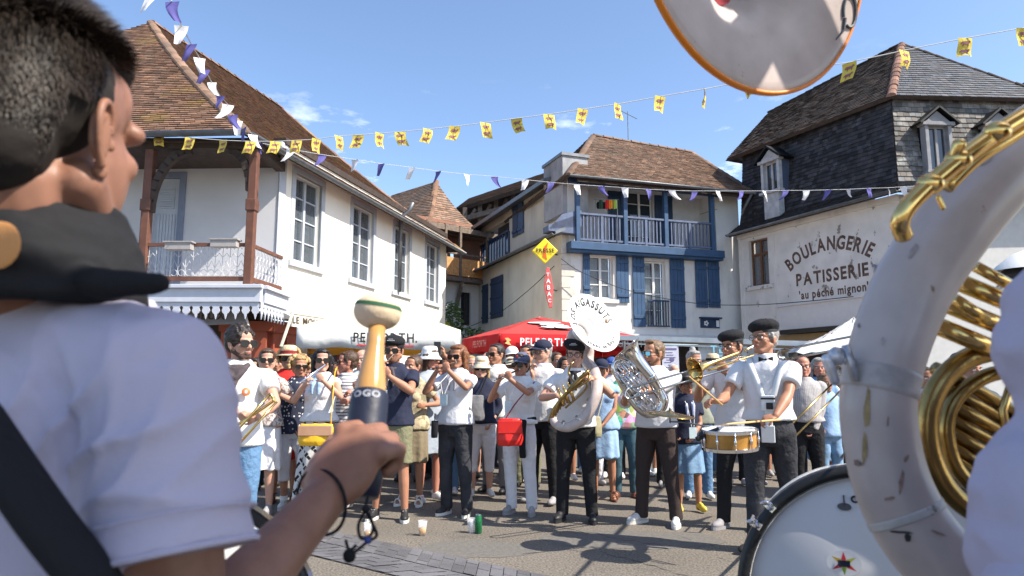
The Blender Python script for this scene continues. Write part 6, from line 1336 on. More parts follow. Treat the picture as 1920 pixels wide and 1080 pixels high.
mb2 = MB(); mb2.box(K(0, -.185, 1.13), (.10, .03, .12)); mb2.box(K(0, -.18, .99), (.055, .02, .30)); mb2.box(K(-.01, -.20, .90), (.10, .02, .13))
har = mb2.build('drum_harness', HW, dk['root'], world=False, bevel=.006); o = mb.build('harness_strap', HW, har, world=False, smooth=True); sl = o.modifiers.new('s', 'SOLIDIFY'); sl.thickness = .008
mb = MB(); mb.box(K(0, -.205, 1.165), (.105, .006, .014)); mb.box(K(.01, -.207, 1.11), (.05, .006, .05)); mb.build('harness_print', BLACK, har, world=False)
mb = MB(); HFd = dk['HF']; b0 = K(.0, -.10, 1.462)
for s in (-1, 1): mb.loft([(b0+V((s*.008, 0, 0)), .006, .006, V((0, 1, 0)), V((0, 0, 1))), (b0+V((s*.055, .008, 0)), .008, .026, V((0, 1, 0)), V((0, 0, 1)))], 8)
mb.ell(b0, .011); mb.build('bow_tie', BLACKCL, dk['root'], world=False, smooth=True)

# ---- small marks on hats and shirts
RSTAR = mat('red_emblem', (.55, .06, .03), .6, bump=0, var=0)
h = PP['fl4']['HF']; mb = MB(); mb.ell(h(0, -.092, .088), (.016, .004, .014), h.ax, 10, 6); mb.build('cap_emblem', RSTAR, PP['fl4']['root'], world=False)
h = PP['bcap']['HF']; letters('P', .035, lambda u, v, n: h(u-.01, -.094, .086+v*.9), 'cap_emblem', WHITEINK, PP['bcap']['root'], world=False, bold=.03)
for key in ('fl2', 'sousa'):
    h = PP[key]['HF']; mb = MB(); rr2 = random.Random(key)
    for row, (z_, n_) in enumerate(((.106, 5), (.094, 9))):
        for k in range(n_): mb.box(h(-.032+.064*k/(n_-1) if row else -.018+.036*k/(n_-1), -.120-.0008*k % .002, z_+rr2.uniform(-.001, .001)), (.0048, .002, .006), h.ax)
    mb.build('beret_lettering', WHITEINK, PP[key]['root'], world=False)
Kc = PP['curly']['K']; mb = MB(); mb.lathe([(.001, .003), (.028, .002), (.030, .0)], (0, 0, 0), perp_frame(V((.2, -1, .1))), 20); c = Kc(.085, -.158, 1.27); mb.v = [p+c for p in mb.v]
bdg = mb.build('round_badge', mat('orange_brown_print', (.55, .17, .06), .5, bump=0), PP['curly']['root'], world=False, smooth=True); mb = MB(); mb.ell(c+V((.0, -.004, .0)), (.010, .003, .014)); mb.build('badge_mark', WHITEINK, bdg, world=False)
# ============================================================ bags
def strap(pts, w, m, parent, name='strap'):
    mb = MB(); mb.tube(spl(pts), w, 6, sq=.3); return mb.build(name, m, parent, smooth=True)
def bag(name, c, size, m, label, sp=None, sm=None, flap=None, round_=False):
    root = empty(name, c, label, 'bag'); mb = MB()
    mb.loft([(c+V((0, 0, -size[2]/2)), size[0]*.46, size[1]*.5), (c+V((0, 0, -size[2]*.3)), size[0]*.52, size[1]*.62), (c+V((0, 0, size[2]*.2)), size[0]*.5, size[1]*.5), (c+V((0, 0, size[2]/2)), size[0]*.46, size[1]*.3)], 20)
    if round_: mb = MB(); mb.ell(c, (size[0]/2, size[1]/2, size[2]/2), None, 20, 12)
    mb.build('pouch', m, root, vox=.008, sm=1, post=folds(.008, 30, abs(int(c.x*50))+3))
    if flap: mb = MB(); mb.box(c+V((0, -size[1]*.52, size[2]*.2)), (size[0]*.98, .02, size[2]*.5)); mb.build('flap', flap, root, bevel=.008)
    if sp: strap(sp, .012, sm or m, root)
YEL = mat('yellow_leather', (.75, .42, .02), .45)
bag('shoulder_bag', P(593, 815, 6.62), (.33, .10, .20), YEL, 'yellow and tan shoulder bag at the hip of the flautist with the black fringe', [P(620, 803, 6.64), P(624, 745, 6.66), P(628, 700, 6.84), P(632, 690, 7.02)], YEL, mat('tan_leather', (.48, .27, .16), .6))
bag('shoulder_bag', P(956, 810, 6.72), (.24, .12, .25), mat('red_leather', (.62, .02, .015), .4), 'round red shoulder bag of the woman in the grey cap', [P(945, 790, 6.76), P(968, 755, 6.85), P(1002, 716, 6.95)], MAROON, mat('red_leather', (.6, .02, .02)), False)
bag('shoulder_bag', P(888, 765, 7.8), (.24, .12, .28), GREYT, 'dark slouchy shoulder bag of the woman in the beige sun hat', [P(895, 750, 7.8), P(915, 700, 8.0)], BLACKCL)
bag('shoulder_bag', P(1112, 800, 7.6), (.18, .10, .22), mat('olive_leather', (.30, .27, .16), .6), 'beige shoulder bag at the side of the pale blue dress', [P(1118, 790, 7.6), P(1132, 735, 7.7)], mat('beige_strap', (.45, .42, .34), .6))
bag('belt_pouch', P(815, 805, 6.85), (.07, .04, .17), BLACKCL, 'small black pouch hanging at the hip of the auburn haired flautist', [P(815, 795, 6.85), P(815, 775, 6.85)])
mb = MB(); mb.box(P(820, 652, 7.95), (.08, .01, .14)); o = mb.build('phone', BLACK, bevel=.004); tag(o, 'phone held up in both hands above the crowd behind the navy T-shirt', 'phone')
# dark jacket tied at the waist of flautist 4
c4 = PP['fl4']; mb = MB(); K4 = c4['K']; mb.loft([(K4(0, 0, .99), .155, .13), (K4(0, 0, 1.05), .15, .125)], 20)
mb.tube(spl([K4(.07, -.13, 1.02), K4(.06, -.16, .85), K4(.065, -.15, .62)]), splr([.03, .035, .03]), 8); mb.build('tied_jacket', BLACKCL, c4['root'], world=False, vox=.009, sm=1, post=folds(.006, 25, 4))

# ============================================================ litter on the ground
CUP = mat('clear_plastic', (.85, .86, .88), .12, var=0, bump=0, alpha=.28); BEER = mat('beer', (.75, .38, .03), .1, var=0, bump=0)
def cup(px, py, label, beer=.4):
    g_ = G(px, py); root = empty('plastic_cup', g_, label, 'cup', 'plastic cups on the ground'); Z = (V((1, 0, 0)), V((0, 1, 0)), V((0, 0, 1)))
    MB().lathe([(.001, .002), (.028, .002), (.041, .125), (.0395, .125), (.027, .004), (.001, .004)], g_, Z, 24).build('wall', CUP, root, smooth=True)
    if beer: MB().lathe([(.001, .006), (.0265, .006), (.0265+.012*beer, .006+.12*beer), (.001, .006+.12*beer)], g_, Z, 24).build('beer', BEER, root, smooth=True)
cup(792, 1004, 'clear plastic cup half full of beer, standing alone on the asphalt', .5); cup(884, 999, 'empty clear plastic cup standing against the green can', 0); cup(690, 1008, 'plastic cup with a little beer behind the dangling black cord', .38)
g_ = G(897, 1000); can = empty('drink_can', g_, 'green drink can with silver top standing next to the empty cup', 'can')
Z = (V((1, 0, 0)), V((0, 1, 0)), V((0, 0, 1)))
MB().lathe([(.001, 0), (.025, 0), (.031, .008), (.031, .148), (.027, .158)], g_, Z, 24).build('body', mat('green_can', (.02, .16, .06), .25, metal=.4, var=.3, vs=30), can, smooth=True)
MB().lathe([(.027, .158), (.028, .162), (.024, .160), (.001, .158)], g_, Z, 24).build('lid', CHROME, can, smooth=True)
rnd = random.Random(4)
for (x, y, lb) in ((487, 990, 'crushed clear plastic film on the paving band, farther of the two'), (505, 1004, 'small torn strip of clear plastic on the paving band')):
    g_ = G(x, y, .01); mb = MB(); n = 7 if x < 500 else 4; vs = [g_+V((.028*i-.07, .03*j-.05+rnd.uniform(-.02, .02), .005+rnd.uniform(0, .045))) for i in range(n) for j in range(4)]
    mb.add(vs, [(i*4+j, i*4+j+1, i*4+j+5, i*4+j+4) for i in range(n-1) for j in range(3)]); tag(mb.build('plastic_scrap', mat('crumpled_plastic', (.8, .8, .82), .15, bump=.3, alpha=.6)), lb, 'litter')

# ============================================================ parasols
def parasol(label, corners, apex, vh, top_m, val_m, in_m=None, loc=None, lift=0, scallop=0):
    n = len(corners); C0 = sum(corners, V((0, 0, 0)))/n; root = empty('parasol', V((C0.x, C0.y, 0)), label, 'parasol')
    mb = MB(); k = 8
    for i in range(n):
        a, b = corners[i], corners[(i+1) % n]; vs = []; 
        for j in range(k+1):
            t = j/k
            for q in range(k+1):
                s = q/k; p = lerp(lerp(a, b, s), apex, t); edge = 4*s*(1-s)*(1-t)*t*.16; vs.append(p-V((0, 0, edge+.10*t*(1-t)*lift)))
        mb.add(vs, [(j*(k+1)+q, j*(k+1)+q+1, (j+1)*(k+1)+q+1, (j+1)*(k+1)+q) for j in range(k) for q in range(k)])
    cn = mb.build('canopy', top_m, root, smooth=False); sl = cn.modifiers.new('s', 'SOLIDIFY'); sl.thickness = .006
    for i in range(n):
        a, b = corners[i], corners[(i+1) % n]; mb = MB(); m = 24; vs = []; out_ = ((a+b)/2-C0); out_.z = 0; out_.normalize()
        for j in range(m+1):
            s = j/m; p = lerp(a, b, s); vs += [p+out_*.004, p-V((0, 0, vh*.5))+out_*(.015+.012*sin(j*1.1+i)), p-V((0, 0, vh+.015*sin(j*.8+i*2)))+out_*(.02+.02*sin(j*.9+i))]
        mb.add(vs, [(3*j+q, 3*j+q+1, 3*j+q+4, 3*j+q+3) for j in range(m) for q in range(2)]); v_ = mb.build('valance', val_m if (in_m is None or out_.y < 0 or abs(out_.x) > .8) else in_m, root, smooth=True); sl = v_.modifiers.new('s', 'SOLIDIFY'); sl.thickness = .004
    mb = MB(); mb.cyl((C0.x, C0.y, 0), apex, .028); 
    for c in corners: mb.bar(c-V((0, 0, .03)), apex-V((0, 0, .08)), .03); mb.bar(lerp(c, apex, .5)-V((0, 0, .06)), V((C0.x, C0.y, C0.z-.35)), .02)
    mb.build('frame', mat('pale_metal', (.5, .5, .48), .4, metal=.6), root); MB().box((C0.x, C0.y, .05), (.6, .6, .1)).build('base', GREYT_B, root, bevel=.02)
    return root, C0
GREYT_B = mat('concrete', (.3, .3, .29), .9)
def canvas(nm, c, tr=.35, **k):
    m = cloth(nm, c, bump=.35, bs=6, **k); t = m.node_tree; b = t.nodes['Principled BSDF']; o = t.nodes['Material Output']; tl = N(t, 'ShaderNodeBsdfTranslucent'); tl.inputs[0].default_value = tuple(c)+(1,); mx = N(t, 'ShaderNodeMixShader'); mx.inputs[0].default_value = tr
    t.links.new(b.outputs[0], mx.inputs[1]); t.links.new(tl.outputs[0], mx.inputs[2]); t.links.new(mx.outputs[0], o.inputs[0]); return m
CRM = canvas('cream_canvas', (.74, .68, .55)); WCV = canvas('white_canvas', (.70, .70, .68), .2); REDC = canvas('red_canvas', (.60, .075, .07), .3); REDV = canvas('red_valance', (.58, .025, .03), .3); YELC = canvas('yellow_canvas', (.78, .52, .12), .45)
a = P(557, 610, 11.0); b = P(863, 622, 11.6); z = (a.z+b.z)/2; a.z = b.z = z; dxy = (b-a); nn = V((-dxy.y, dxy.x, 0)).normalized()*3.0; ap = (a+b)/2+nn/2+V((0, 0, .62))
ro, C0 = parasol('large square cream parasol with white valance lettered PELFORTH, behind the flautists', [a, b, b+nn, a+nn], ap, .33, CRM, WCV, YELC)
dn = dxy.normalized(); on = -nn.normalized(); c = lerp(a, b, .53)+on*.05-V((0, 0, .15))
letters('PELFORTH.', .22, lambda u, v, n: c+dn*u+V((0, 0, v))+on*n, 'lettering', BLACKINK, ro, bold=.02, sx=.85); mb = MB(); mb.box(c-V((0, 0, .135)), (.92, .008, .02), (dn, on, V((0, 0, 1)))); mb.build('red_underline', RED, ro)
a, b, c3, d3 = P(868, 642, 16.4), P(937, 633, 14.4), P(1195, 634, 15.2), P(1130, 640, 18.6)
z = 2.31
for p in (a, b, c3, d3): p.z = z
ap = P(1011, 594, 16.3)
ro, C0 = parasol('red parasol lettered PELFORTH with a white bird emblem, left of the raised sousaphone bell', [a, b, c3, d3], ap, .36, REDC, REDV)
dn = (c3-b).normalized(); on = V((dn.y, -dn.x, 0)); 
for t_ in (.30, .86):
    c = lerp(b, c3, t_)+on*.06-V((0, 0, .17)); letters('PELFORTH', .23, lambda u, v, n: c+dn*u+V((0, 0, v))+on*n, 'lettering', WHITEINK, ro, bold=.02, sx=.85)
    mb = MB(); q = c-dn*.78; mb.poly([q+V((0, 0, .08)), q+dn*.07+V((0, 0, .03)), q+dn*.02, q+dn*.07-V((0, 0, .08)), q-dn*.07-V((0, 0, .04)), q-dn*.02+V((0, 0, .01)), q-dn*.07+V((0, 0, .07))], .006, on); mb.build('emblem', mat('gold_print', (.6, .42, .15), bump=0), ro)
dm = (b-a).normalized(); om = V((dm.y, -dm.x, 0)); c = lerp(a, b, .55)+om*.06-V((0, 0, .17)); letters('PELFORTH', .21, lambda u, v, n: c+dm*u+V((0, 0, v))+om*n, 'lettering', mat('pink_print', (.6, .25, .25), bump=0), ro, bold=.01, sx=.7)
# white feathered emblem on the slope
f0 = lerp(b, c3, .47); sl_ = (ap-(b+c3)/2).normalized(); nrm = dn.cross(sl_).normalized(); nrm = -nrm if nrm.y > 0 else nrm
fc = lerp(f0, ap, .40)
mb = MB(); mo_ = MB()
for k, (u, v, w, h, a_) in enumerate(((-.10, .42, .42, .055, .1), (.0, .20, .30, .06, .05), (.08, .02, .27, .06, 0), (-.22, -.14, .15, .05, -.3), (.14, -.16, .20, .06, -.05))):
    for M_, e_, o_ in ((mo_, .018, .022), (mb, 0, .034)):
        pts = [fc+dn*(u+cos(t)*(w+e_)*cos(a_)-sin(t)*(h+e_)*sin(a_))+sl_*(v*.8+cos(t)*(w+e_)*sin(a_)+sin(t)*(h+e_)*1.3*cos(a_))+nrm*(o_-.012+k*.002) for t in [2*pi*q/16 for q in range(16)]]; M_.poly(pts)
em = mb.build('bird_emblem', WHITEINK, ro); mo_.build('emblem_outline', BLACKINK, em)
# market stall roof to the right with banner and poster
st_ = empty('market_stall', P(1360, 800, 14), 'market stall with long aluminium roof edge and a banner with pale blue letters', 'stall')
p, q = P(1160, 633, 14.2), P(1560, 646, 13.2); mb = MB(); mb.bar(p, q, .06, .10); mb.bar(p-V((0, 0, .12)), q-V((0, 0, .12)), .03); mb.build('roof_edge', mat('aluminium', (.55, .55, .55), .35, metal=.8), st_)
mb = MB(); mb.poly([p+V((0, .02, .03)), q+V((0, .02, .03)), q+V((0, 2.6, .1)), p+V((0, 2.6, .1))], .03); mb.build('roof', mat('grey_tarpaulin', (.30, .30, .31), .7), st_)
for x in (1170, 1350, 1550): mb = MB(); t_ = P(x, 640, 14.0); mb.cyl((t_.x, t_.y, 0), t_, .025); mb.build('stall_leg', ZINC, st_)
bn = [P(1309, 646, 13.9), P(1400, 648, 13.75), P(1400, 700, 13.75), P(1309, 700, 13.9)]; MB().poly(bn[::-1], .02).build('banner', mat('pale_banner', (.62, .64, .64), .6, bump=0), st_)
LB = mat('sky_blue_print', (.22, .52, .68), .6, bump=0, var=.02)
for s_, y in (('TE', 655), ('DE', 673)): c = P(1340 if s_ == 'DE' else 1343, y, 13.75); letters(s_, .21, lambda u, v, n: c+V((u, -.06, v)), 'lettering', LB, st_, bold=.02, spacing=1.8)
c = P(1257, 672, 13.9); po = empty('poster', c, 'white poster pinned beside the head of the euphonium player', 'poster')
MB().box(c, (.34, .01, .5)).build('sheet', mat('paper', (.58, .57, .66), .7, bump=0), po); mb = MB(); mb.box(c+V((.0, -.008, .19)), (.26, .004, .035))
for k in range(7): mb.box(c+V((rnd.uniform(-.06, .06), -.008, .12-.05*k)), (rnd.uniform(.12, .24), .004, .012))
mb.ell(c+V((.03, -.008, -.02)), (.05, .003, .05)); mb.build('print', mat('dull_print', (.15, .13, .25), bump=0), po)
tn = empty('white_tent', P(1540, 700, 11), 'crumpled white tent canopy rising to the right behind the drummer', 'tent')
apx = P(1600, 596, 12); cs_ = [P(1475, 662, 11), P(1700, 655, 10.5), P(1720, 640, 14), P(1490, 650, 14.5)]; mb = MB(); k = 14
for i in range(4):
    a, b = cs_[i], cs_[(i+1) % 4]; vs = [lerp(lerp(a, b, q/k), apx, j/k)+V((0, 0, -.25*(j/k)*(1-j/k)+.05*mnoise.noise(V((q*.7, j*.7, i)))))
          for j in range(k+1) for q in range(k+1)]; mb.add(vs, [(j*(k+1)+q, j*(k+1)+q+1, (j+1)*(k+1)+q+1, (j+1)*(k+1)+q) for j in range(k) for q in range(k)])
o = mb.build('canopy', WCV, tn, smooth=True); sl = o.modifiers.new('s', 'SOLIDIFY'); sl.thickness = .005
for c in cs_[:3]: mb = MB(); mb.cyl((c.x, c.y, 0), c, .02); mb.build('tent_leg', ZINC, tn)
# dark thatch parasol glimpsed at far right
th = empty('fringed_parasol', P(1905, 600, 4.0), 'dark fringed straw parasol glimpsed at the right edge above the white sleeve', 'parasol')
mb = MB(); c = P(1925, 520, 3.9); 
for i in range(700):
    a = rnd.uniform(0, 2*pi); r1 = rnd.uniform(.02, .10); r2 = r1+.10; z = rnd.uniform(-.02, .03); p = c+V((cos(a)*r1, sin(a)*r1, .07-r1*.5+z)); q = c+V((cos(a)*r2, sin(a)*r2, -.05-r1*.5+z)); w = V((-sin(a), cos(a), 0))*.003; mb.add([p-w, p+w, q+w*.3], [(0, 1, 2)])
mb.ell(c, (.14, .14, .08)); mb.build('fringe', mat('dark_straw', (.025, .02, .018), .7, var=.3), th)
mb = MB(); mb.lathe([(.001, .16), (.06, .14), (.14, .075), (.17, .04)], c, Z, 24); mb.build('cap', WHITE_P, th, smooth=True); mb = MB(); mb.cyl((c.x, c.y, 0), c, .02); mb.build('pole', ZINC, th)

# ============================================================ bunting and wires
YF = cloth('yellow_flag', (.62, .48, .09), bump=.2, bs=30); PF = cloth('purple_flag', (.11, .10, .30), bump=.2); WF = cloth('white_flag', (.70, .69, .70), bump=.2); MARK = mat('purple_brown_print', (.26, .11, .12), .8, bump=0, var=.05); CORD = mat('white_cord', (.6, .6, .6), .8, bump=0)
def flagmesh(p, w, h, yaw, sway, taper, notch, rnd_):
    x = V((cos(yaw), sin(yaw), 0)); y = V((-sin(yaw), cos(yaw), 0)); n = 6; vs = []
    fn = lambda s, t: p+x*(s-.5)*w*(1-(1-taper)*t)+V((0, 0, -h*t-(-notch*h*(1-abs(2*s-1)) if t > .99 else 0)))+x*sway*t*t*h+y*(.10*h*sin(s*4+rnd_*6)*t+.06*h*sin(t*5+rnd_*3))
    for j in range(n+1):
        for i in range(n+1): vs.append(fn(i/n, j/n))
    return vs, [(j*(n+1)+i, j*(n+1)+i+1, (j+1)*(n+1)+i+1, (j+1)*(n+1)+i) for j in range(n) for i in range(n)], fn, y
COW = [[(.12, .62), (.2, .72), (.55, .74), (.72, .70), (.80, .84), (.86, .82), (.95, .72), (.90, .58), (.78, .56), (.74, .40), (.74, .2), (.66, .2), (.66, .40), (.36, .40), (.34, .2), (.26, .2), (.26, .42), (.18, .50), (.12, .40), (.08, .42)]]
def bunting(label, pts, kind, name='bunting'):
    root = empty('bunting', V((pts[len(pts)//2][0].x, pts[len(pts)//2][0].y, 0)), label, 'bunting'); rr = random.Random(len(pts))
    mb = MB(); mb.tube([p[0] for p in pts], .006, 4); mb.build('cord', CORD, root)
    for i, (p, sz, k) in enumerate(pts):
        if k is None: continue
        yaw = rr.gauss(0, .6); sw = rr.uniform(-.45, .45)
        if k == 'y':
            vs, fs, fn, y = flagmesh(p, sz*.85, sz*1.12, yaw, sw*.8, .95, .08, rr.random()*2.5); f = MB().add(vs, fs).build('flag', YF, root, smooth=True); mb = MB()
            for z0 in (.08, .50):
                for poly in COW:
                    for sd in (-.006, .006): mb.add([fn(.1+.8*a, z0+(1-b)*.46)+y*sd for a, b in poly], [tuple(range(len(poly)))])
            mb.build('cow_emblem', MARK, f)
        else:
            vs, fs, fn, y = flagmesh(p, sz*.8, sz*1.15, yaw, sw*1.6, .35 if k == 'p' else .5, 0, rr.random()); MB().add(vs, fs).build('flag', PF if k == 'p' else WF, root, smooth=True)
yl = [(284, 251), (298, 252), (357, 258), (418, 263), (470, 265), (517, 265), (556, 263), (593, 261), (636, 255), (672, 253), (711, 250), (750, 247), (802, 242), (853, 237), (910, 230), (968, 222), (1030, 214), (1092, 205), (1159, 195), (1237, 181), (1320, 167), (1401, 152), (1490, 132), (1592, 117), (1697, 94), (1808, 72), (1920, 52), (2050, 25)]
pts = []
for i, (x, y) in enumerate(yl):
    t = (x-284)/(1920-284); iY = 1/12.0+(1/7.2-1/12.0)*t; pts.append((P(x, y, 1/iY), .20, None if i in (0, len(yl)-1) else 'y'))
bunting('long string of yellow flags printed with two purple cows crossing the sky', pts, 'y')
pl_ = [(250, -60, 4.2, None), (285, -20, 4.6, 'w'), (322, 2, 5.0, 'p'), (340, 48, 5.6, 'w'), (358, 82, 6.2, 'p'), (374, 108, 7, 'w'), (384, 130, 7.5, 'p'), (397, 154, 8.2, 'w'), (413, 180, 8.8, 'p'), (428, 196, 9.3, 'w'), (436, 215, 9.8, 'p'), (445, 226, 10.2, 'w'), (458, 238, 10.8, 'p'), (474, 252, 11.4, 'w'), (488, 268, 12, 'p'), (545, 280, 12, 'w'), (605, 290, 12.3, 'p'), (665, 299, 12.6, 'w'), (715, 307, 12.9, 'p'), (772, 314, 13.2, 'w'), (821, 321, 13.5, 'p'), (876, 327, 13.8, 'w'), (927, 331, 14.0, 'p'), (985, 337, 14.2, 'w'), (1033, 342, 14.4, 'p'), (1082, 346, 14.6, 'w'), (1127, 349, 14.8, 'p'), (1172, 352, 15, 'w'), (1216, 355, 15.1, 'p'), (1260, 357, 15.2, 'w'), (1303, 358, 15.3, 'p'), (1347, 358, 15.4, 'w'), (1391, 358, 15.5, 'p'), (1433, 358, 15.6, 'w'), (1473, 357, 15.7, 'p'), (1512, 357, 15.8, 'w'), (1552, 356, 15.9, 'p'), (1590, 355, 16, 'w'), (1630, 353, 16, 'p'), (1666, 352, 16, 'w'), (1694, 350, 16, 'w'), (1715, 349, 16.2, None)]
bunting('string of purple and white pennants dropping from the top left below the yellow flags', [(P(x, y, Y_), .20 if Y_ > 9 else .15, k) for x, y, Y_, k in pl_], 'p')
def wire(pts, label, r=.012):
    mb = MB(); mb.tube(spl(pts, 5), r, 5); o = mb.build('cable', BLACK); tag(o, label, 'cable')
wire([P(1052, 485, 20.6), P(1090, 510, 20.8), P(1180, 545, 21), P(1300, 568, 21.5), P(1400, 572, 21), P(1500, 566, 18.5), P(1600, 556, 17)], 'thin dark cable sagging across the front of the blue shuttered house and the bakery')
wire([P(1040, 498, 20.6), P(990, 545, 22), P(930, 590, 24), P(862, 620, 27)], 'thin cable sloping down the beige side wall below the yellow sign')
wire([P(1345, 392, 22.4), P(1312, 402, 22.9)], 'short line on the balcony of the blue shuttered house', .008)
# laundry and things on the balcony
ld = empty('laundry_rack', D1.pt(posts[0]+.9, zbal, 0), 'laundry rack with colourful clothes on the left bay of the blue balcony', 'laundry rack')
mb = MB(); c = P(1133, 385, 21.3); mb.box(c, (.5, .15, .22)); mb.build('dark_cloth', BLACKCL, ld, bevel=.05)
for k, (dx, cm) in enumerate(((-.18, 'green_cloth'), (.02, 'red_cloth'), (.14, 'orange_cloth'), (.28, 'lime_cloth'))):
    cmx = {'orange_cloth': cloth('orange_cloth', (.7, .25, .03)), 'lime_cloth': cloth('lime_cloth', (.35, .5, .08))}.get(cm) or MATS[cm]
    mb = MB(); vs = [c+V((dx+.12*i/4, -.12+.02*sin(i*2), .14-.28*j/4+.01*sin(i+j))) for i in range(5) for j in range(5)]; mb.add(vs, [(i*5+j, i*5+j+1, i*5+j+6, i*5+j+5) for i in range(4) for j in range(4)]); mb.build('garment', cmx, ld)
mb = MB(); mb.bar(c+V((-.35, -.1, .16)), c+V((.45, -.1, .16)), .02)
for s in (-.3, .4): mb.bar(V((c.x+s, c.y-.1, zbal)), c+V((s, -.1, .16)), .02)
mb.build('rack', ZINC, ld)
# ============================================================ foreground: boy with mallet
boy = empty('person', (-.28, .62, 0), 'dark haired boy seen from behind at the left in white T-shirt, raising a drum mallet', 'person', GB)
HFb = Frame(P(72, 262, .62), rot(R(172), R(-2), R(0)), 1.02)
bd = MB(); e_ = lambda c, r: bd.ell(HFb(*c), r, HFb.ax, 24, 16)
e_((0, .016, .038), (.073, .092, .080)); e_((0, -.022, -.022), (.063, .064, .078)); e_((0, -.03, .05), (.060, .054, .052)); e_((0, -.040, -.070), (.044, .046, .040)); e_((0, -.058, -.092), (.024, .026, .022))
for s in (-1, 1): bd.cap(HFb(s*.052, .008, -.045), HFb(s*.022, -.058, -.090), .022, .020, 14); bd.ell(HFb(s*.034, -.052, -.014), (.026, .022, .020), HFb.ax)
bd.cap(HFb(0, -.080, .014), HFb(0, -.095, -.022), .009, .0115); bd.ell(HFb(0, -.082, -.058), (.022, .014, .014), HFb.ax); bd.cap(HFb(-.04, -.074, .026), HFb(.04, -.074, .026), .012, .012)
for s in (-1, 1):                                        # ears
    er = MB(); ew = lambda y, z, x=0: HFb(s*(.0745+.30*(y-.002)+x), .010+y, -.004+z)
    er.ell(ew(.006, .0), (.005, .013, .026), HFb.ax, 14, 10); er.ell(ew(.000, -.030), (.0045, .0085, .0095), HFb.ax, 12, 8)
    er.tube(spl([ew(-.010, .004, .003), ew(-.008, .018, .004), ew(.002, .029, .005), ew(.014, .025, .006), ew(.019, .012, .006), ew(.017, -.004, .005), ew(.012, -.018, .004), ew(.005, -.029, .003)]), splr([.0026, .0034, .0038, .0038, .0036, .0034, .0034, .0045]), 10)
    er.tube(spl([ew(.004, .018, .002), ew(.011, .010, .003), ew(.011, -.004, .003), ew(.005, -.018, .002)]), .0028, 8); er.ell(ew(-.009, -.006, .004), (.004, .004, .006), HFb.ax, 10, 6)
    er.build('ear', skin('boy', (.25, .12, .075)), boy, vox=.0014, sm=3)
nk = P(60, 560, .66); bd.cap(nk, HFb(0, .022, -.05), .060, .052, 16)
T0 = V((P(90, 700, .68).x, .70, 0)); tz = nk.z
yv = R(140); bx, by = M4.Rotation(yv, 3, 'Z')@V((1, 0, 0)), M4.Rotation(yv, 3, 'Z')@V((0, 1, 0))
ring_b = lambda z, a, b: (V((T0.x, T0.y, z)), a, b, bx, by)
bd.loft([ring_b(.75, .14, .11), ring_b(.93, .135, .10), ring_b(1.13, .16, .11), ring_b(1.27, .165, .11), ring_b(1.34, .12, .085), ring_b(tz, .06, .06)], 24)
shb = P(300, 735, .60); elb = P(345, 1240, .60); wrb = P(598, 945, .79)
bd.cap(shb, elb, .045, .036, 16); bd.cap(elb, lerp(elb, wrb, .3), .037, .036, 16); bd.tube([lerp(elb, wrb, .28), lerp(elb, wrb, .7), wrb+V((.01, .004, .01))], [.036, .029, .0245], 18)
# hand closed round the mallet
hd_ = MB(); dirh = V((.48, .34, .74)).normalized(); nrm = V((.25, .95, -.45)).normalized()
hw = wrb
def handbig(mb, w, d, nrm, k):
    d = d.normalized(); nrm = (nrm-d*nrm.dot(d)).normalized(); lat = nrm.cross(d).normalized()
    if lat.z < 0: lat = -lat
    return d, nrm, lat
d, nrm, lat = handbig(hd_, hw, dirh, nrm, 1)
m0, m1 = P(676, 900, .850), P(708, 606, .925)             # mallet axis
bd.ell(hw+d*.045-nrm*.002, (.041, .021, .052), (lat, nrm, d), 18, 12); bd.ell(hw+d*.078+nrm*.002, (.040, .0185, .024), (lat, nrm, d), 18, 12)
bd.ell(hw+d*.030+lat*.018+nrm*.010, (.024, .022, .036), (lat, nrm, d), 14, 10)
for i, (o, ln) in enumerate(((.031, .95), (.010, 1.0), (-.011, .95), (-.030, .8))):
    p = hw+d*(.092-.005*abs(i-1.2))+lat*o; a = .95; seg = (.038, .026, .020); r = (.0108, .0100, .0092, .008)
    bd.ell(p-d*.004-nrm*.004, .0118)
    for j in range(3):
        q = p+(d*cos(a)+nrm*sin(a))*seg[j]*ln; bd.cap(p, q, r[j], r[j+1], 12); p = q; a += 1.35
tb = hw+d*.035+lat*.036+nrm*.012; t1 = tb+(d*.80+lat*.30+nrm*.35).normalized()*.040; t2 = t1+(d*.98+lat*.0+nrm*.15).normalized()*.036
bd.cap(tb-d*.015-lat*.006, tb, .018, .016, 12); bd.cap(tb, t1, .0165, .0135, 12); bd.cap(t1, t2, .0132, .011, 12)
# legs out of view
for s in (-1, 1): h_ = V((T0.x, T0.y, .86))+bx*s*.085; a_ = V((T0.x, T0.y, .08))+bx*s*.12; bd.cap(h_, a_, .075, .035)
bd.cap(V((T0.x, T0.y, 1.31))-bx*-.17, V((T0.x, T0.y, 1.03))+bx*.22, .045, .036); 
bd.build('body', mat('skin_close', (.24, .115, .075), .5, var=.16, vs=38, bump=.25, bs=700, bd=.0006, sss=.1, stain=((160, 160, 160), (.17, .07, .05), .72, .78)), boy, vox=.0034, sm=6, post=lambda co, no: co+no*(wav(co, 160, 3)*.0003)[:, None])
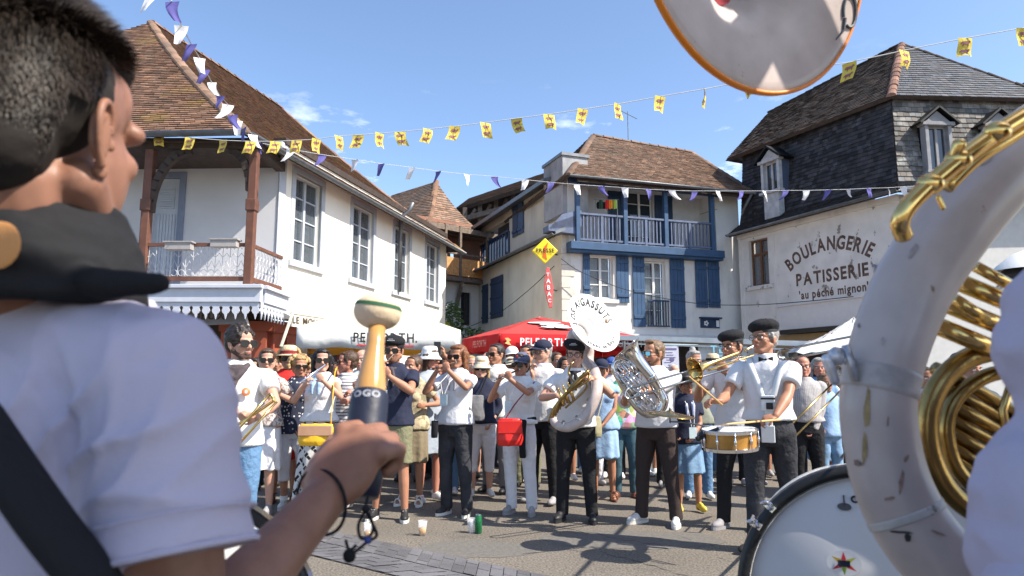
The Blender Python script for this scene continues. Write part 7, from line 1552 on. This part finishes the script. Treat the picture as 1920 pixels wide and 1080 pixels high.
# T-shirt
WTB = cloth('shade_tinted_tshirt', (.47, .43, .53), bump=.35, bs=190, bd=.0015, var=.03)  # white cotton with its bluish shade put into the base colour
sh = MB(); sh.loft([ring_b(.77, .185, .14), ring_b(.93, .18, .135), ring_b(1.08, .19, .14), ring_b(1.23, .195, .138), ring_b(1.315, .17, .115), ring_b(1.36, .135, .095), ring_b(tz+.005, .080, .078)], 28)
sh.cap(P(110, 665, .66), P(292, 716, .605), .062, .0625, 20); s1b = P(318, 1045, .575); ds = (s1b-shb).normalized()
sh.tube([shb-ds*.005, shb+ds*.05, shb+ds*.11, s1b], [.060, .062, .063, .0675], 28)
def boyfold(co, no):
    c = co.copy(); ax_ = np.array([shb.x-.055+.28, shb.y-.62, shb.z-.12]); q = co-ax_
    rr = np.linalg.norm(q*np.array([1, .6, 1]), axis=1); ang = np.arctan2(q[:, 2], q[:, 0])
    w_ = ang*6+rr*26+.5*np.sin(rr*60)+.6; f1 = ((1-np.abs(np.sin(w_)))**2.2-.25)*np.exp(-((rr-.10)/.07)**2)*.0095          # folds fanning out of the armpit
    f2 = ((1-np.abs(np.sin(ang*9.5-rr*45+1)))**2-.3)*np.exp(-((rr-.13)/.09)**2)*.0045
    f3 = folds(.0035, 24, 5, (1, 1, .6))(co, no)-co
    hz = np.clip((co[:, 2]-s1b.z-.012)/.06, .12, 1); return co+(no*(f1+f2)[:, None]+f3)*hz[:, None]
sh_o = sh.build('tshirt', WTB, boy, vox=.0045, sm=4, post=boyfold)
# sleeve hem seam + shoulder seam
x_, y_, z_ = frame_from(ds); mb = MB()
mb.tube([s1b-ds*.028+x_*cos(a*pi/16)*.0685+y_*sin(a*pi/16)*.0685 for a in range(32)], .0012, 5, closed=True); mb.tube([s1b-ds*.001+x_*cos(a*pi/16)*.0672+y_*sin(a*pi/16)*.0672 for a in range(32)], .0025, 6, closed=True)
mb.build('sleeve_seam', WTB, sh_o)
# black scarf collar and straps
mb = MB(); cN = P(55, 505, .645); ups = [(-.012, .105, .10), (.015, .098, .095), (.045, .082, .082), (.06, .074, .074)]
mb.loft([(cN+V((0, 0, h)), a, b, bx, by) for h, a, b in [(-.035, .11, .10)]+ups], 28)
mb.cap(P(195, 533, .58), P(300, 527, .57), .012, .008); mb.ell(P(200, 532, .58), (.026, .014, .010)); mb.cap(P(120, 520, .60), P(200, 532, .58), .016, .012)
sc = mb.build('neck_scarf', BLACKCL, boy, vox=.004, sm=3, post=folds(.004, 45, 12, (1, 1, 2)))
mb = MB(); c = P(-2, 460, .545); mb.ell(c, (.018, .003, .020)); mb.build('orange_badge', mat('orange_print', (.7, .25, .03), bump=0), sc)
mb = MB(); pts = spl([P(-60, 760, .50), P(20, 880, .49), P(90, 980, .49), P(200, 1130, .50), P(260, 1300, .52)]); mb.tube(pts, .034, 12, sq=.35, up0=V((1, 0, 0))); mb.build('drum_strap', BLACKCL, boy, smooth=True)
# eyes and brow (face turned away), hair
BH = mat('hair_base', (.012, .008, .006), .8, var=.3, vs=40, bump=.2, bs=200, bd=.002)
hm_ = MB(); A_ = HFb.ax
hm_.ell(HFb(0, .030, .040), (.078, .091, .084), A_, 24, 16); hm_.ell(HFb(0, .060, -.012), (.064, .050, .060), A_, 20, 12); hm_.ell(HFb(0, -.04, .085), (.058, .042, .034), A_, 20, 12)
ho = hm_.build('hair', BH, boy, vox=.004, sm=3, post=shag(.0012, 260, 2))
def strands(n, seed):
    rs = random.Random(seed); mb = MB(); cen = HFb(0, .03, .03); fr = HFb.m
    for i in range(n):
        a = rs.uniform(0, 2*pi); z = rs.uniform(-.75, 1); r = math.sqrt(1-z*z); lx, ly, lz = cos(a)*r, sin(a)*r, z
        if ly < -.2 and lz < .45: continue                       # face
        if lz < -.15 and ly < .25: continue
        if lz < .12 and ly < -.02 and abs(lx) > .5 and rs.random() < .7: continue
        p = HFb(lx*.077, .030+ly*.090, .040+lz*.083 if lz > 0 else .040+lz*.105)
        nrm_ = (fr@V((lx, ly, lz))).normalized(); top_ = max(0, min(1, (lz-.05)/.55)); L_ = .008+.024*top_*(.7+rs.random()*.6)
        fl_ = fr@V((lx*.3+rs.gauss(0, .10), -.8 if lz > .55 else .25, -.9*(1-top_)+rs.gauss(0, .08))); dd = (nrm_*(.5 if lz > .4 else .15)+fl_*.8+V((rs.gauss(0, .12), rs.gauss(0, .12), rs.gauss(0, .12)))).normalized()
        sd = dd.cross(nrm_).normalized()*(.0004+.0003*rs.random()); q1 = p+dd*L_*.5+nrm_*L_*.12; q2 = p+dd*L_+nrm_*L_*.02-V((0, 0, L_*.12))
        mb.add([p-sd, p+sd, q1+sd*.8, q1-sd*.8, q2], [(0, 1, 2, 3), (3, 2, 4)])
    return mb
strands(55000, 5).build('hair_strands', mat('hair_strand', (.028, .019, .014), .5, var=.5, vs=60, bump=0, spec=.35), ho)
# mallet
ml = empty('drum_mallet', m0, 'wooden bass drum mallet with round felt head and green stripe, gripped by the boy', 'mallet'); dm_ = (m1-m0).normalized(); xm, ym, _ = frame_from(dm_); AXM = (xm, ym, dm_); Lm = (m1-m0).length
r_ = lambda px: px/1280*.93
MB().lathe([(.001, Lm*.45), (.0190, Lm*.45), (.0202, Lm*.53), (.0190, Lm*.60), (.0158, Lm*.70), (.0134, Lm*.78), (.0120, Lm*.85), (.0118, Lm*1.0), (.001, Lm*1.02)], m0, AXM, 28).build('handle', mat('varnished_wood', (.48, .26, .085), .22, var=.25, vs=6, bump=.03, coat=.5), ml, smooth=True)
MB().lathe([(.001, -.02), (.024, -.02), (.0262, .0), (.0250, Lm*.20), (.0245, Lm*.45), (.0235, Lm*.515), (.0215, Lm*.53), (.001, Lm*.53)], m0, AXM, 28).build('grip', mat('navy_rubber', (.012, .016, .035), .5, bump=.1), ml, smooth=True)
cg_ = m0+dm_*Lm*.485; vdir = V((0, -1, 0)); vdir = (vdir-dm_*vdir.dot(dm_)).normalized(); udir = dm_.cross(vdir).normalized(); udir = udir if udir.x > 0 else -udir
letters('TOGO', .0115, lambda u, v, n: cg_+udir*sin((u-.004)/.0245)*.0252+vdir*cos((u-.004)/.0245)*.0252+dm_*v, 'lettering', mat('faded_white_print', (.35, .37, .42), bump=0), ml, bold=.04, sx=1.2)
cH = P(708, 585, .935); ah = .0325; bh = .0245; FELT = mat('felt', (.60, .47, .32), .95, var=.15, vs=14, bump=.5, bs=120, bd=.003)
tm = V((.14, .04, 1)).normalized(); xh, yh, zh = perp_frame(tm, V((0, 1, 0)))
MB().lathe([(.001, -bh)]+[(ah*cos(R(a))**.85, bh*sin(R(a))) for a in range(-80, 81, 8)]+[(.001, bh)], cH, (xh, yh, zh), 40).build('felt_head', FELT, ml, smooth=True)
MB().lathe([(ah*cos(R(a))**.85+.0006, bh*sin(R(a))) for a in (12, 17, 22, 26)], cH, (xh, yh, zh), 40).build('green_stripe', mat('green_ribbon', (.02, .09, .04), .8), ml, smooth=True)
# cord bracelet
cb = empty('cord_bracelet', wrb, 'thin black cord bracelet dangling from the wrist of the boy', 'bracelet', None); wv = (wrb-elb).normalized(); tilt = (wv+V((.28, -.1, -.35))).normalized(); cx, cy_, _ = frame_from(tilt); c0 = wrb+wv*.004
loop = [c0+cx*cos(a*pi/14)*.041+cy_*sin(a*pi/14)*.036 for a in range(28)]
mb = MB(); mb.tube(loop, .0019, 8, closed=True); k0 = P(686, 955, .76)
mb.tube(spl([P(690, 930, .77), k0, P(700, 985, .75), P(706, 1005, .75), P(690, 1015, .75), P(672, 1030, .75), P(655, 1042, .75)]), .0017, 8)
mb.tube(spl([k0, P(672, 985, .75), P(678, 1010, .75), P(697, 1000, .75), P(697, 975, .75), k0]), .0017, 8); mb.tube(spl([P(648, 1012, .75), P(655, 1032, .75), P(668, 1022, .75)]), .0017, 8)
mb.ell(P(655, 1042, .75), (.007, .005, .0075)); mb.ell(k0, .0045); mb.build('cord', BLACKCL, cb, smooth=True); mb = MB(); mb.ell(P(690, 1012, .75), .0045); mb.build('bead', mat('blue_bead', (.03, .05, .2), .3), cb, smooth=True)
# drum carried by the boy, its edge showing under the sleeve
dr = empty('carried_drum', P(470, 1150, .95), 'black edged drum below the sleeve of the boy with a chrome clamp on its rim', 'drum')
Cd = P(286, 1226, 1.0); axd = perp_frame(V((.30, -.93, .20)).normalized())
MB().lathe([(.200, -.006), (.222, .004), (.222, -.16), (.21, -.16)], Cd, axd, 60, closed=True).build('shell', mat('dark_grey_shell', (.03, .032, .033), .35, var=.05, bump=0), dr, smooth=True)
mb = MB(); mb.lathe([(.001, -.002), (.18, -.002), (.202, -.004)], Cd, axd, 60); mb.build('drum_head', mat('drum_skin', (.6, .6, .6)), dr, smooth=True)
MB().lathe([(.220, .010), (.226, .008), (.226, -.004), (.221, -.004)], Cd, axd, 60, closed=True).build('rim', CHROME, dr)
mb = MB(); c = P(480, 1003, .98); mb.ell(c, (.014, .008, .008)); mb.cyl(c+V((-.01, 0, .004)), c+V((.02, 0, -.012)), .004); mb.ell(c+V((.02, 0, -.01)), .007); mb.build('clamp', CHROME, dr, smooth=True)

# ============================================================ bass drum at lower right
bs = empty('bass_drum', P(1650, 1130, 1.5), 'large white bass drum with black hoop and star sticker at the lower right', 'drum'); Cb = P(1658, 1142, 1.5); nb_ = (V((-.36, -.93, .08))).normalized(); AB = perp_frame(nb_); Rb = .284
MB().lathe([(.001, .0), (Rb-.022, .0), (Rb-.014, -.006)], Cb, AB, 72).build('drum_head', mat('bass_drum_skin', (.66, .65, .66), .35, var=.03, vs=2, bump=.02), bs, smooth=True)
MB().lathe([(Rb-.016, -.04), (Rb-.018, .012), (Rb-.004, .018), (Rb+.008, .010), (Rb+.010, -.045)], Cb, AB, 72, closed=True).build('hoop', mat('chipped_black', (.014, .014, .015), .45, var=.2, stain=((30, 30, 30), (.35, .33, .3), .70, .74), bump=.2), bs, smooth=True)
MB().lathe([(Rb-.0175, .004), (Rb-.016, .013), (Rb-.0195, .010)], Cb, AB, 72).build('white_edge', WHITE_P, bs, smooth=True)
MB().lathe([(Rb-.004, -.04), (Rb-.004, -.36)], Cb, AB, 72).build('shell', WHITE_P, bs, smooth=True)
MB().lathe([(.001, -.36), (Rb, -.36)], Cb, AB, 72).build('far_head', WHITE_P, bs, smooth=True)
def on_rim(ang, rr, h=0): return Cb+AB[0]*cos(ang)*rr*(-1 if AB[0].x < 0 else 1)+AB[1]*sin(ang)*rr*(1 if AB[1].z > 0 else -1)+AB[2]*h
for a in (138, 148):
    mb = MB(); c = on_rim(R(a), Rb+.004, .02); d_ = (on_rim(R(a), Rb+.05)-on_rim(R(a), Rb)).normalized(); mb.box(c, (.016, .024, .012), (d_.cross(AB[2]), d_, AB[2])); mb.cyl(c+d_*.012, c+d_*.012-AB[2]*.11, .0035); mb.ell(c+AB[2]*.012+d_*.012, (.012, .005, .005)); mb.ell(c-AB[2]*.0, (.009, .013, .010)); mb.build('claw', CHROME, bs, bevel=.003)
def on_head(px, py, h=.003):
    r = ray(px, py); o = Cb-V((0, 0, CH)); t = o.dot(AB[2])/r.dot(AB[2]); return r*t+V((0, 0, CH))+AB[2]*h
HX = AB[0] if AB[0].x > 0 else -AB[0]; HZ = AB[1] if AB[1].z > 0 else -AB[1]
ell2 = lambda c, a, b, n=24: [c+HX*cos(2*pi*k/n)*a+HZ*sin(2*pi*k/n)*b for k in range(n)]
c = on_head(1582, 1056); stk = MB().poly(ell2(c, .034, .026), .001, AB[2]).build('sticker', mat('sticker_white', (.75, .75, .76), .4, bump=0, var=0), bs); 
cols_ = [(.6, .03, .05), (.55, .35, .02), (.6, .03, .05), (.25, .4, .05), (.6, .05, .05), (.45, .45, .05)]
for k in range(6):
    a = R(90+60*k); t_ = c+(HX*cos(a)+HZ*sin(a))*.024*(1.15 if k % 3 else 1)+AB[2]*.002; l_ = c+(HX*cos(a-.5)+HZ*sin(a-.5))*.010+AB[2]*.002; r2 = c+(HX*cos(a+.5)+HZ*sin(a+.5))*.010+AB[2]*.002
    MB().poly([c+AB[2]*.002, l_, t_, r2]).build('star_ray', mat('star_%d' % (k % 6), cols_[k], .5, bump=0, var=0), stk)
mb = MB(); mb.box(c+AB[2]*.0035, (.024, .013, .001), (HX, HZ, AB[2])); mb.build('star_plate', mat('navy_print', (.02, .03, .12), bump=0), stk)
c = on_head(1583, 950); mb = MB(); mb.poly(ell2(c, .014, .008), .002, AB[2]); mb.poly([c+HX*-.0016, c+HX*.0016, c+HX*.0016+HZ*.024, c+HX*-.0016+HZ*.024], .002, AB[2]); mb.build('drum_mark', mat('grey_mark', (.10, .10, .11), bump=0), bs)
c = on_head(1603, 936); mb = MB(); mb.tube(ell2(c, .007, .006, 14), .002, 5, closed=True); mb.build('drum_mark', BLACKINK, bs)

# ============================================================ foreground sousaphone and its player
fs_ = empty('sousaphone', (.62, .85, 0), 'scuffed white sousaphone with brass valves looming at the right edge, its orange rimmed bell overhead', 'sousaphone')
ctr = [(2230, 60, .98), (2060, 190, .96), (1943, 265, .93), (1836, 362, .90), (1714, 532, .88), (1650, 715, .87), (1656, 850, .87), (1698, 965, .86), (1775, 1065, .84), (1880, 1150, .82), (2050, 1230, .80)]
rad = [.054, .053, .052, .051, .048, .0440, .0440, .045, .045, .045, .045]
pts = spl(px_path(ctr), 8); mb = MB(); mb.tube(pts, splr(rad, 8), 40); mb.build('body_tube', LACQ, fs_, smooth=True)
def ferr(i, name, m, ex=.0025, w=.012, two=True):
    c = px_path([ctr[i]])[0]; d_ = (pts[i*8+1]-pts[i*8-1]).normalized(); r = rad[i]; x, y, _ = frame_from(d_); mb = MB(); mb.lathe([(r, -w), (r+ex, -w*.9), (r+ex*1.3, -w*.6), (r+ex*.6, 0), (r+ex*1.3, w*.6), (r+ex, w*.9), (r, w)], c, (x, y, d_), 44); return mb.build(name, m, fs_, smooth=True), c, d_
ferr(5, 'ferrule', mat('grimy_lacquer', (.40, .36, .34), .4, var=.3, vs=30), .0018, .016); ferr(7, 'ferrule', mat('dirty_joint', (.40, .38, .36), .4, var=.4, vs=20, stain=((20, 20, 20), (.03, .02, .02), .58, .66)), .0010, .005)
mb = MB(); c = P(1568, 668, .85); mb.ell(c, (.010, .010, .012)); mb.cyl(c+V((.0, 0, 0)), c+V((.035, .01, -.012)), .006); mb.bar(c+V((.01, -.005, .014)), c+V((.02, -.005, -.03)), .008); mb.cap(c+V((-.012, 0, -.004)), c+V((-.004, 0, -.03)), .007, .006); mb.build('tuning_screw', mat('blotchy_nickel', (.55, .55, .58), .3, metal=.5, var=.4, vs=60), fs_, smooth=True)
mb = MB(); s_ = mat('mustard_tape', (.33, .24, .07), .8)

def on_tube(px, py, lift=.0012):
    r = ray(px, py); t = .3; o = V((0, 0, CH)); cps = [(p, rr) for p, rr in zip(pts, splr(rad, 8))]
    for _ in range(60):
        q = o+r*t; dmin = 9
        for a, b in zip(cps, cps[1:]):
            ab = b[0]-a[0]; w = max(0, min(1, (q-a[0]).dot(ab)/ab.length_squared)); dmin = min(dmin, (q-(a[0]+ab*w)).length-(a[1]+(b[1]-a[1])*w))
        t += dmin*.9/r.length
        if dmin < .0004: break
    return o+r*t-r.normalized()*lift
def scuff(cx, cy, w, h, ang, m, seed, name='scuff', n=14):
    rs = random.Random(seed); c_, s_ = cos(R(ang)), sin(R(ang)); P_ = []
    for k in range(n):
        a = 2*pi*k/n; j = rs.uniform(.7, 1.1); u, v = cos(a)*w*j, sin(a)*h*j; P_.append(on_tube(cx+u*c_-v*s_, cy+u*s_+v*c_))
    MB().add([on_tube(cx, cy)]+P_, [(0, k+1, (k+1) % n+1) for k in range(n)]).build(name, m, fs_, smooth=True)
MU = mat('mustard_stain', (.30, .215, .10), .7, var=.3, vs=90, bump=0); BR_ = mat('brown_scuff', (.24, .16, .13), .7, var=.4, vs=120, bump=0); PU = mat('grey_bruise', (.33, .275, .26), .6, var=.3, vs=60, bump=0); DK_ = mat('black_grime', (.02, .018, .018), .7, bump=0)
for a_ in ((1626, 765, 7, 42, 3, MU, 1), (1621, 840, 5, 34, 2, MU, 2), (1690, 905, 5, 24, 8, BR_, 3), (1700, 860, 4, 10, 30, BR_, 4), (1608, 868, 9, 6, 20, BR_, 5), (1638, 495, 7, 24, 15, PU, 6), (1712, 470, 6, 20, 30, PU, 7), (1582, 855, 3, 6, 0, DK_, 8), (1668, 935, 12, 4, -10, BR_, 9), (1690, 998, 26, 2.5, 5, DK_, 10), (1702, 1008, 7, 9, 0, DK_, 11), (1655, 640, 4, 9, 10, PU, 12), (1850, 300, 6, 16, 60, PU, 13), (1610, 610, 3, 5, 0, BR_, 14), (1760, 1000, 16, 3, 20, BR_, 15), (1665, 790, 2, 12, 4, BR_, 16)): scuff(*a_)
# brass work
mb = MB(); mb.tube(spl(px_path([(2100, 130, .80), (1960, 195, .80), (1885, 238, .79), (1812, 290, .78), (1745, 345, .78), (1702, 388, .78), (1688, 418, .785), (1694, 442, .80)]), 8), [.0105]*57, 20); mb.tube(spl(px_path([(2000, 190, .82), (1900, 255, .815), (1830, 300, .81), (1775, 352, .81)])), .008, 14)
for (x, y) in ((1797, 300), (1870, 247), (1745, 345)): c = P(x, y, .78); mb.ell(c, (.016, .013, .013))
mb.cap(P(1790, 290, .775), P(1798, 272, .77), .006, .008); mb.cap(P(1760, 370, .80), P(1768, 390, .80), .0035, .003); mb.build('leadpipe', BRASS, fs_, smooth=True)
mb = MB(); rp = spl(px_path([(1935, 655, 1.0), (1880, 655, 1.0), (1815, 672, 1.0), (1765, 715, 1.0), (1740, 775, 1.0), (1742, 840, 1.0), (1765, 900, 1.0), (1805, 945, 1.0), (1850, 965, 1.0), (1900, 950, 1.0)]), 6); mb.tube(rp, .0150, 18)
mb.tube(spl(px_path([(1930, 690, 1.03), (1850, 705, 1.03), (1795, 745, 1.03), (1775, 800, 1.03), (1790, 870, 1.03), (1830, 920, 1.03)])), .011, 14); mb.build('outer_branch', mat('darker_brass', (.33, .21, .07), .24, metal=1, var=.4, vs=14, bump=.1), fs_, smooth=True)  # darker brass than the leadpipe and valves
mb = MB()
for k in range(8):
    mb.tube(px_path([(1752+k*3, 690+k*27, 1.05), (1830, 730+k*27, 1.06), (1935, 792+k*25, 1.07)]), .0088 if k % 2 else .0105, 12)
mb.build('valve_slides', mat('darker_brass', (.3, .2, .1)), fs_, smooth=True); mb = MB()
for k, (x, y) in enumerate(((1860, 560), (1835, 600), (1815, 640))): mb.cyl(P(x-60, y-30, .98), P(x+75, y+25, .98), .013, .013, 16)
for (a, b) in (((1830, 500), (1905, 540)), ((1790, 560), (1850, 600))): mb.tube(px_path([(a[0], a[1], .96), (b[0], b[1], .96)]), .008, 12)
mb.build('valves', BRASS, fs_, smooth=True); mb = MB(); mb.ell(P(1905, 930, 1.04), (.03, .03, .02)); mb.tube(px_path([(1905, 690, 1.0), (1880, 770, 1.0), (1893, 850, 1.0)]), .006, 10); mb.build('braces', BRASS, fs_, smooth=True)
# bell above
Cbl = V((.502, 1.268, 2.217)); nbl = V((.46, -.88, -.13)).normalized(); AXB = perp_frame(nbl); RB2 = .31
mb = MB(); BP2 = [(r, h*.45) for r, h in BP]; bell(mb, Cbl, AXB, RB2, .006, BP2, 72); be2 = mb.build('bell', LACQ, fs_, smooth=True)
MB().lathe([(RB2-.001, .002), (RB2+.004, .003), (RB2+.008, -.002), (RB2+.007, -.010), (RB2-.001, -.010)], Cbl, AXB, 90, closed=True).build('orange_rim', mat('orange_edge', (.70, .20, .01), .4, var=.05, bump=0), be2, smooth=True)
def on_bell(px, py, h=.003):
    r = ray(px, py); o = Cbl-V((0, 0, CH)); p = r*(o.dot(nbl)/r.dot(nbl))+V((0, 0, CH))
    for _ in range(4): rr = min((p-Cbl-nbl*(p-Cbl).dot(nbl)).length, RB2); o = Cbl+nbl*flare_h(rr, RB2)*.45-V((0, 0, CH)); p = r*(o.dot(nbl)/r.dot(nbl))+V((0, 0, CH))
    return p+nbl*h
BX = AXB[0] if AXB[0].x > 0 else -AXB[0]; BZ = AXB[1] if AXB[1].z > 0 else -AXB[1]
c = on_bell(1336, -12); MB().poly([c+BX*cos(k*pi/12)*.045+BZ*sin(k*pi/12)*.022 for k in range(24)], .002, nbl).build('red_emblem', mat('crimson_print', (.30, .01, .02), .4, bump=0), be2)
mb = MB(); c = on_bell(1572, 30)
mb.tube([on_bell(1592-12*cos(R(a)), 22-30*sin(R(a)), .002) for a in range(-20, 340, 20)][:17], .0035, 6); mb.tube([on_bell(1583, 35, .002), on_bell(1580, 58, .002), on_bell(1566, 75, .002)], [.004, .003, .001], 6); mb.build('lettering', mat('grey_lettering', (.07, .08, .09), bump=0), be2)
bkk = Cbl-nbl*RB2*.33
mb = MB(); mb.tube(spl([bkk+nbl*.03, bkk-nbl*.03, V((.58, 1.50, 2.35)), V((.85, 1.5, 2.43)), V((1.25, 1.35, 2.43)), V((1.45, 1.05, 2.18)), px_path([ctr[0]])[0]], 6), splr([.0775, .074, .07, .068, .066, .065, .064], 6), 24); mb.build('neck_tube', LACQ, fs_, smooth=True)
# the player at the right edge: only a white sleeve shows
ts = empty('sousaphone', (1.6, 1.1, 0), 'unseen sousaphone added beyond the right edge to shadow the overhead bell', 'sousaphone')
c3_ = V((.97, .99, 2.86)); n3_ = V((.2, -.5, .75)).normalized(); mb = MB(); bell(mb, c3_, perp_frame(n3_), .31); mb.build('bell', LACQ2, ts, smooth=True); k3 = c3_-n3_*.22  # unseen extra bell, placed only to shade the overhead bell
mb = MB(); mb.tube(spl([k3, k3-n3_*.12, V((1.5, 1.2, 2.4)), V((1.75, 1.3, 2.0)), V((1.9, 1.1, 1.5)), V((1.7, .9, 1.0)), V((1.4, .95, .95)), V((1.3, 1.2, 1.3))]), .055, 16); mb.build('body_tube', LACQ2, ts, smooth=True)
PP['fgp'] = person('sousaphone player at the right edge, only a loose white sleeve and shirt showing', 2450, 90, .62, face=175, hf=175, fat=.01, skin_='tan', group=GB, shirt_m=WTB, legs='trousers', leg_m=BLK, hair=('dark', 'short'), vox=.005, sleeve='rolled', amp=.028,
    arms={'l': dict(t=('l', .26, -.12, .98)), 'r': dict(t=('l', -.22, -.25, 1.0))}, shirt_hem=.80)
mb = MB()
for (x, y, Y_, r) in ((2035, 600, .60, .060), (2030, 655, .60, .064), (2060, 740, .60, .060), (2085, 800, .60, .060), (2060, 880, .60, .068), (2035, 960, .60, .082), (2045, 1050, .60, .088)): mb.ell(P(x, y, Y_), r, None, 18, 12)
fr_ = PP['fgp']['root']; Rz_ = M4.Rotation(-fr_.rotation_euler.z, 3, 'Z'); mb.v = [Rz_@(p-V(fr_.location)) for p in mb.v]; mb.build('sleeve', WTB, fr_, vox=.0045, sm=5, post=folds(.006, 55, 77, (1, 1, 1.5)), world=False)
flush()
# ============================================================ unseen parasol added behind the camera to shade the foreground
def added_shade_canopy():
    e_ = V((.905, .425, 0)); n2 = V((.425, -.905, 0)); a = V((.02, -.30, 2.78)); cs = [a, a+e_*3.8, a+e_*3.8+n2*3.2, a+n2*3.2]; c = (cs[0]+cs[2])/2
    root = empty('parasol', (c.x, c.y, 0), 'unseen square parasol added behind the photographer to shade the foreground', 'parasol'); mb = MB()
    for k in range(4): mb.poly([cs[k], cs[(k+1) % 4], c+V((0, 0, .35))], .01)
    mb.build('canopy', mat('shade_canopy_cloth', (.5, .5, .48)), root); mb = MB(); mb.cyl((c.x, c.y, 0), c+V((0, 0, .25)), .03); mb.build('pole', ZINC, root)
added_shade_canopy()
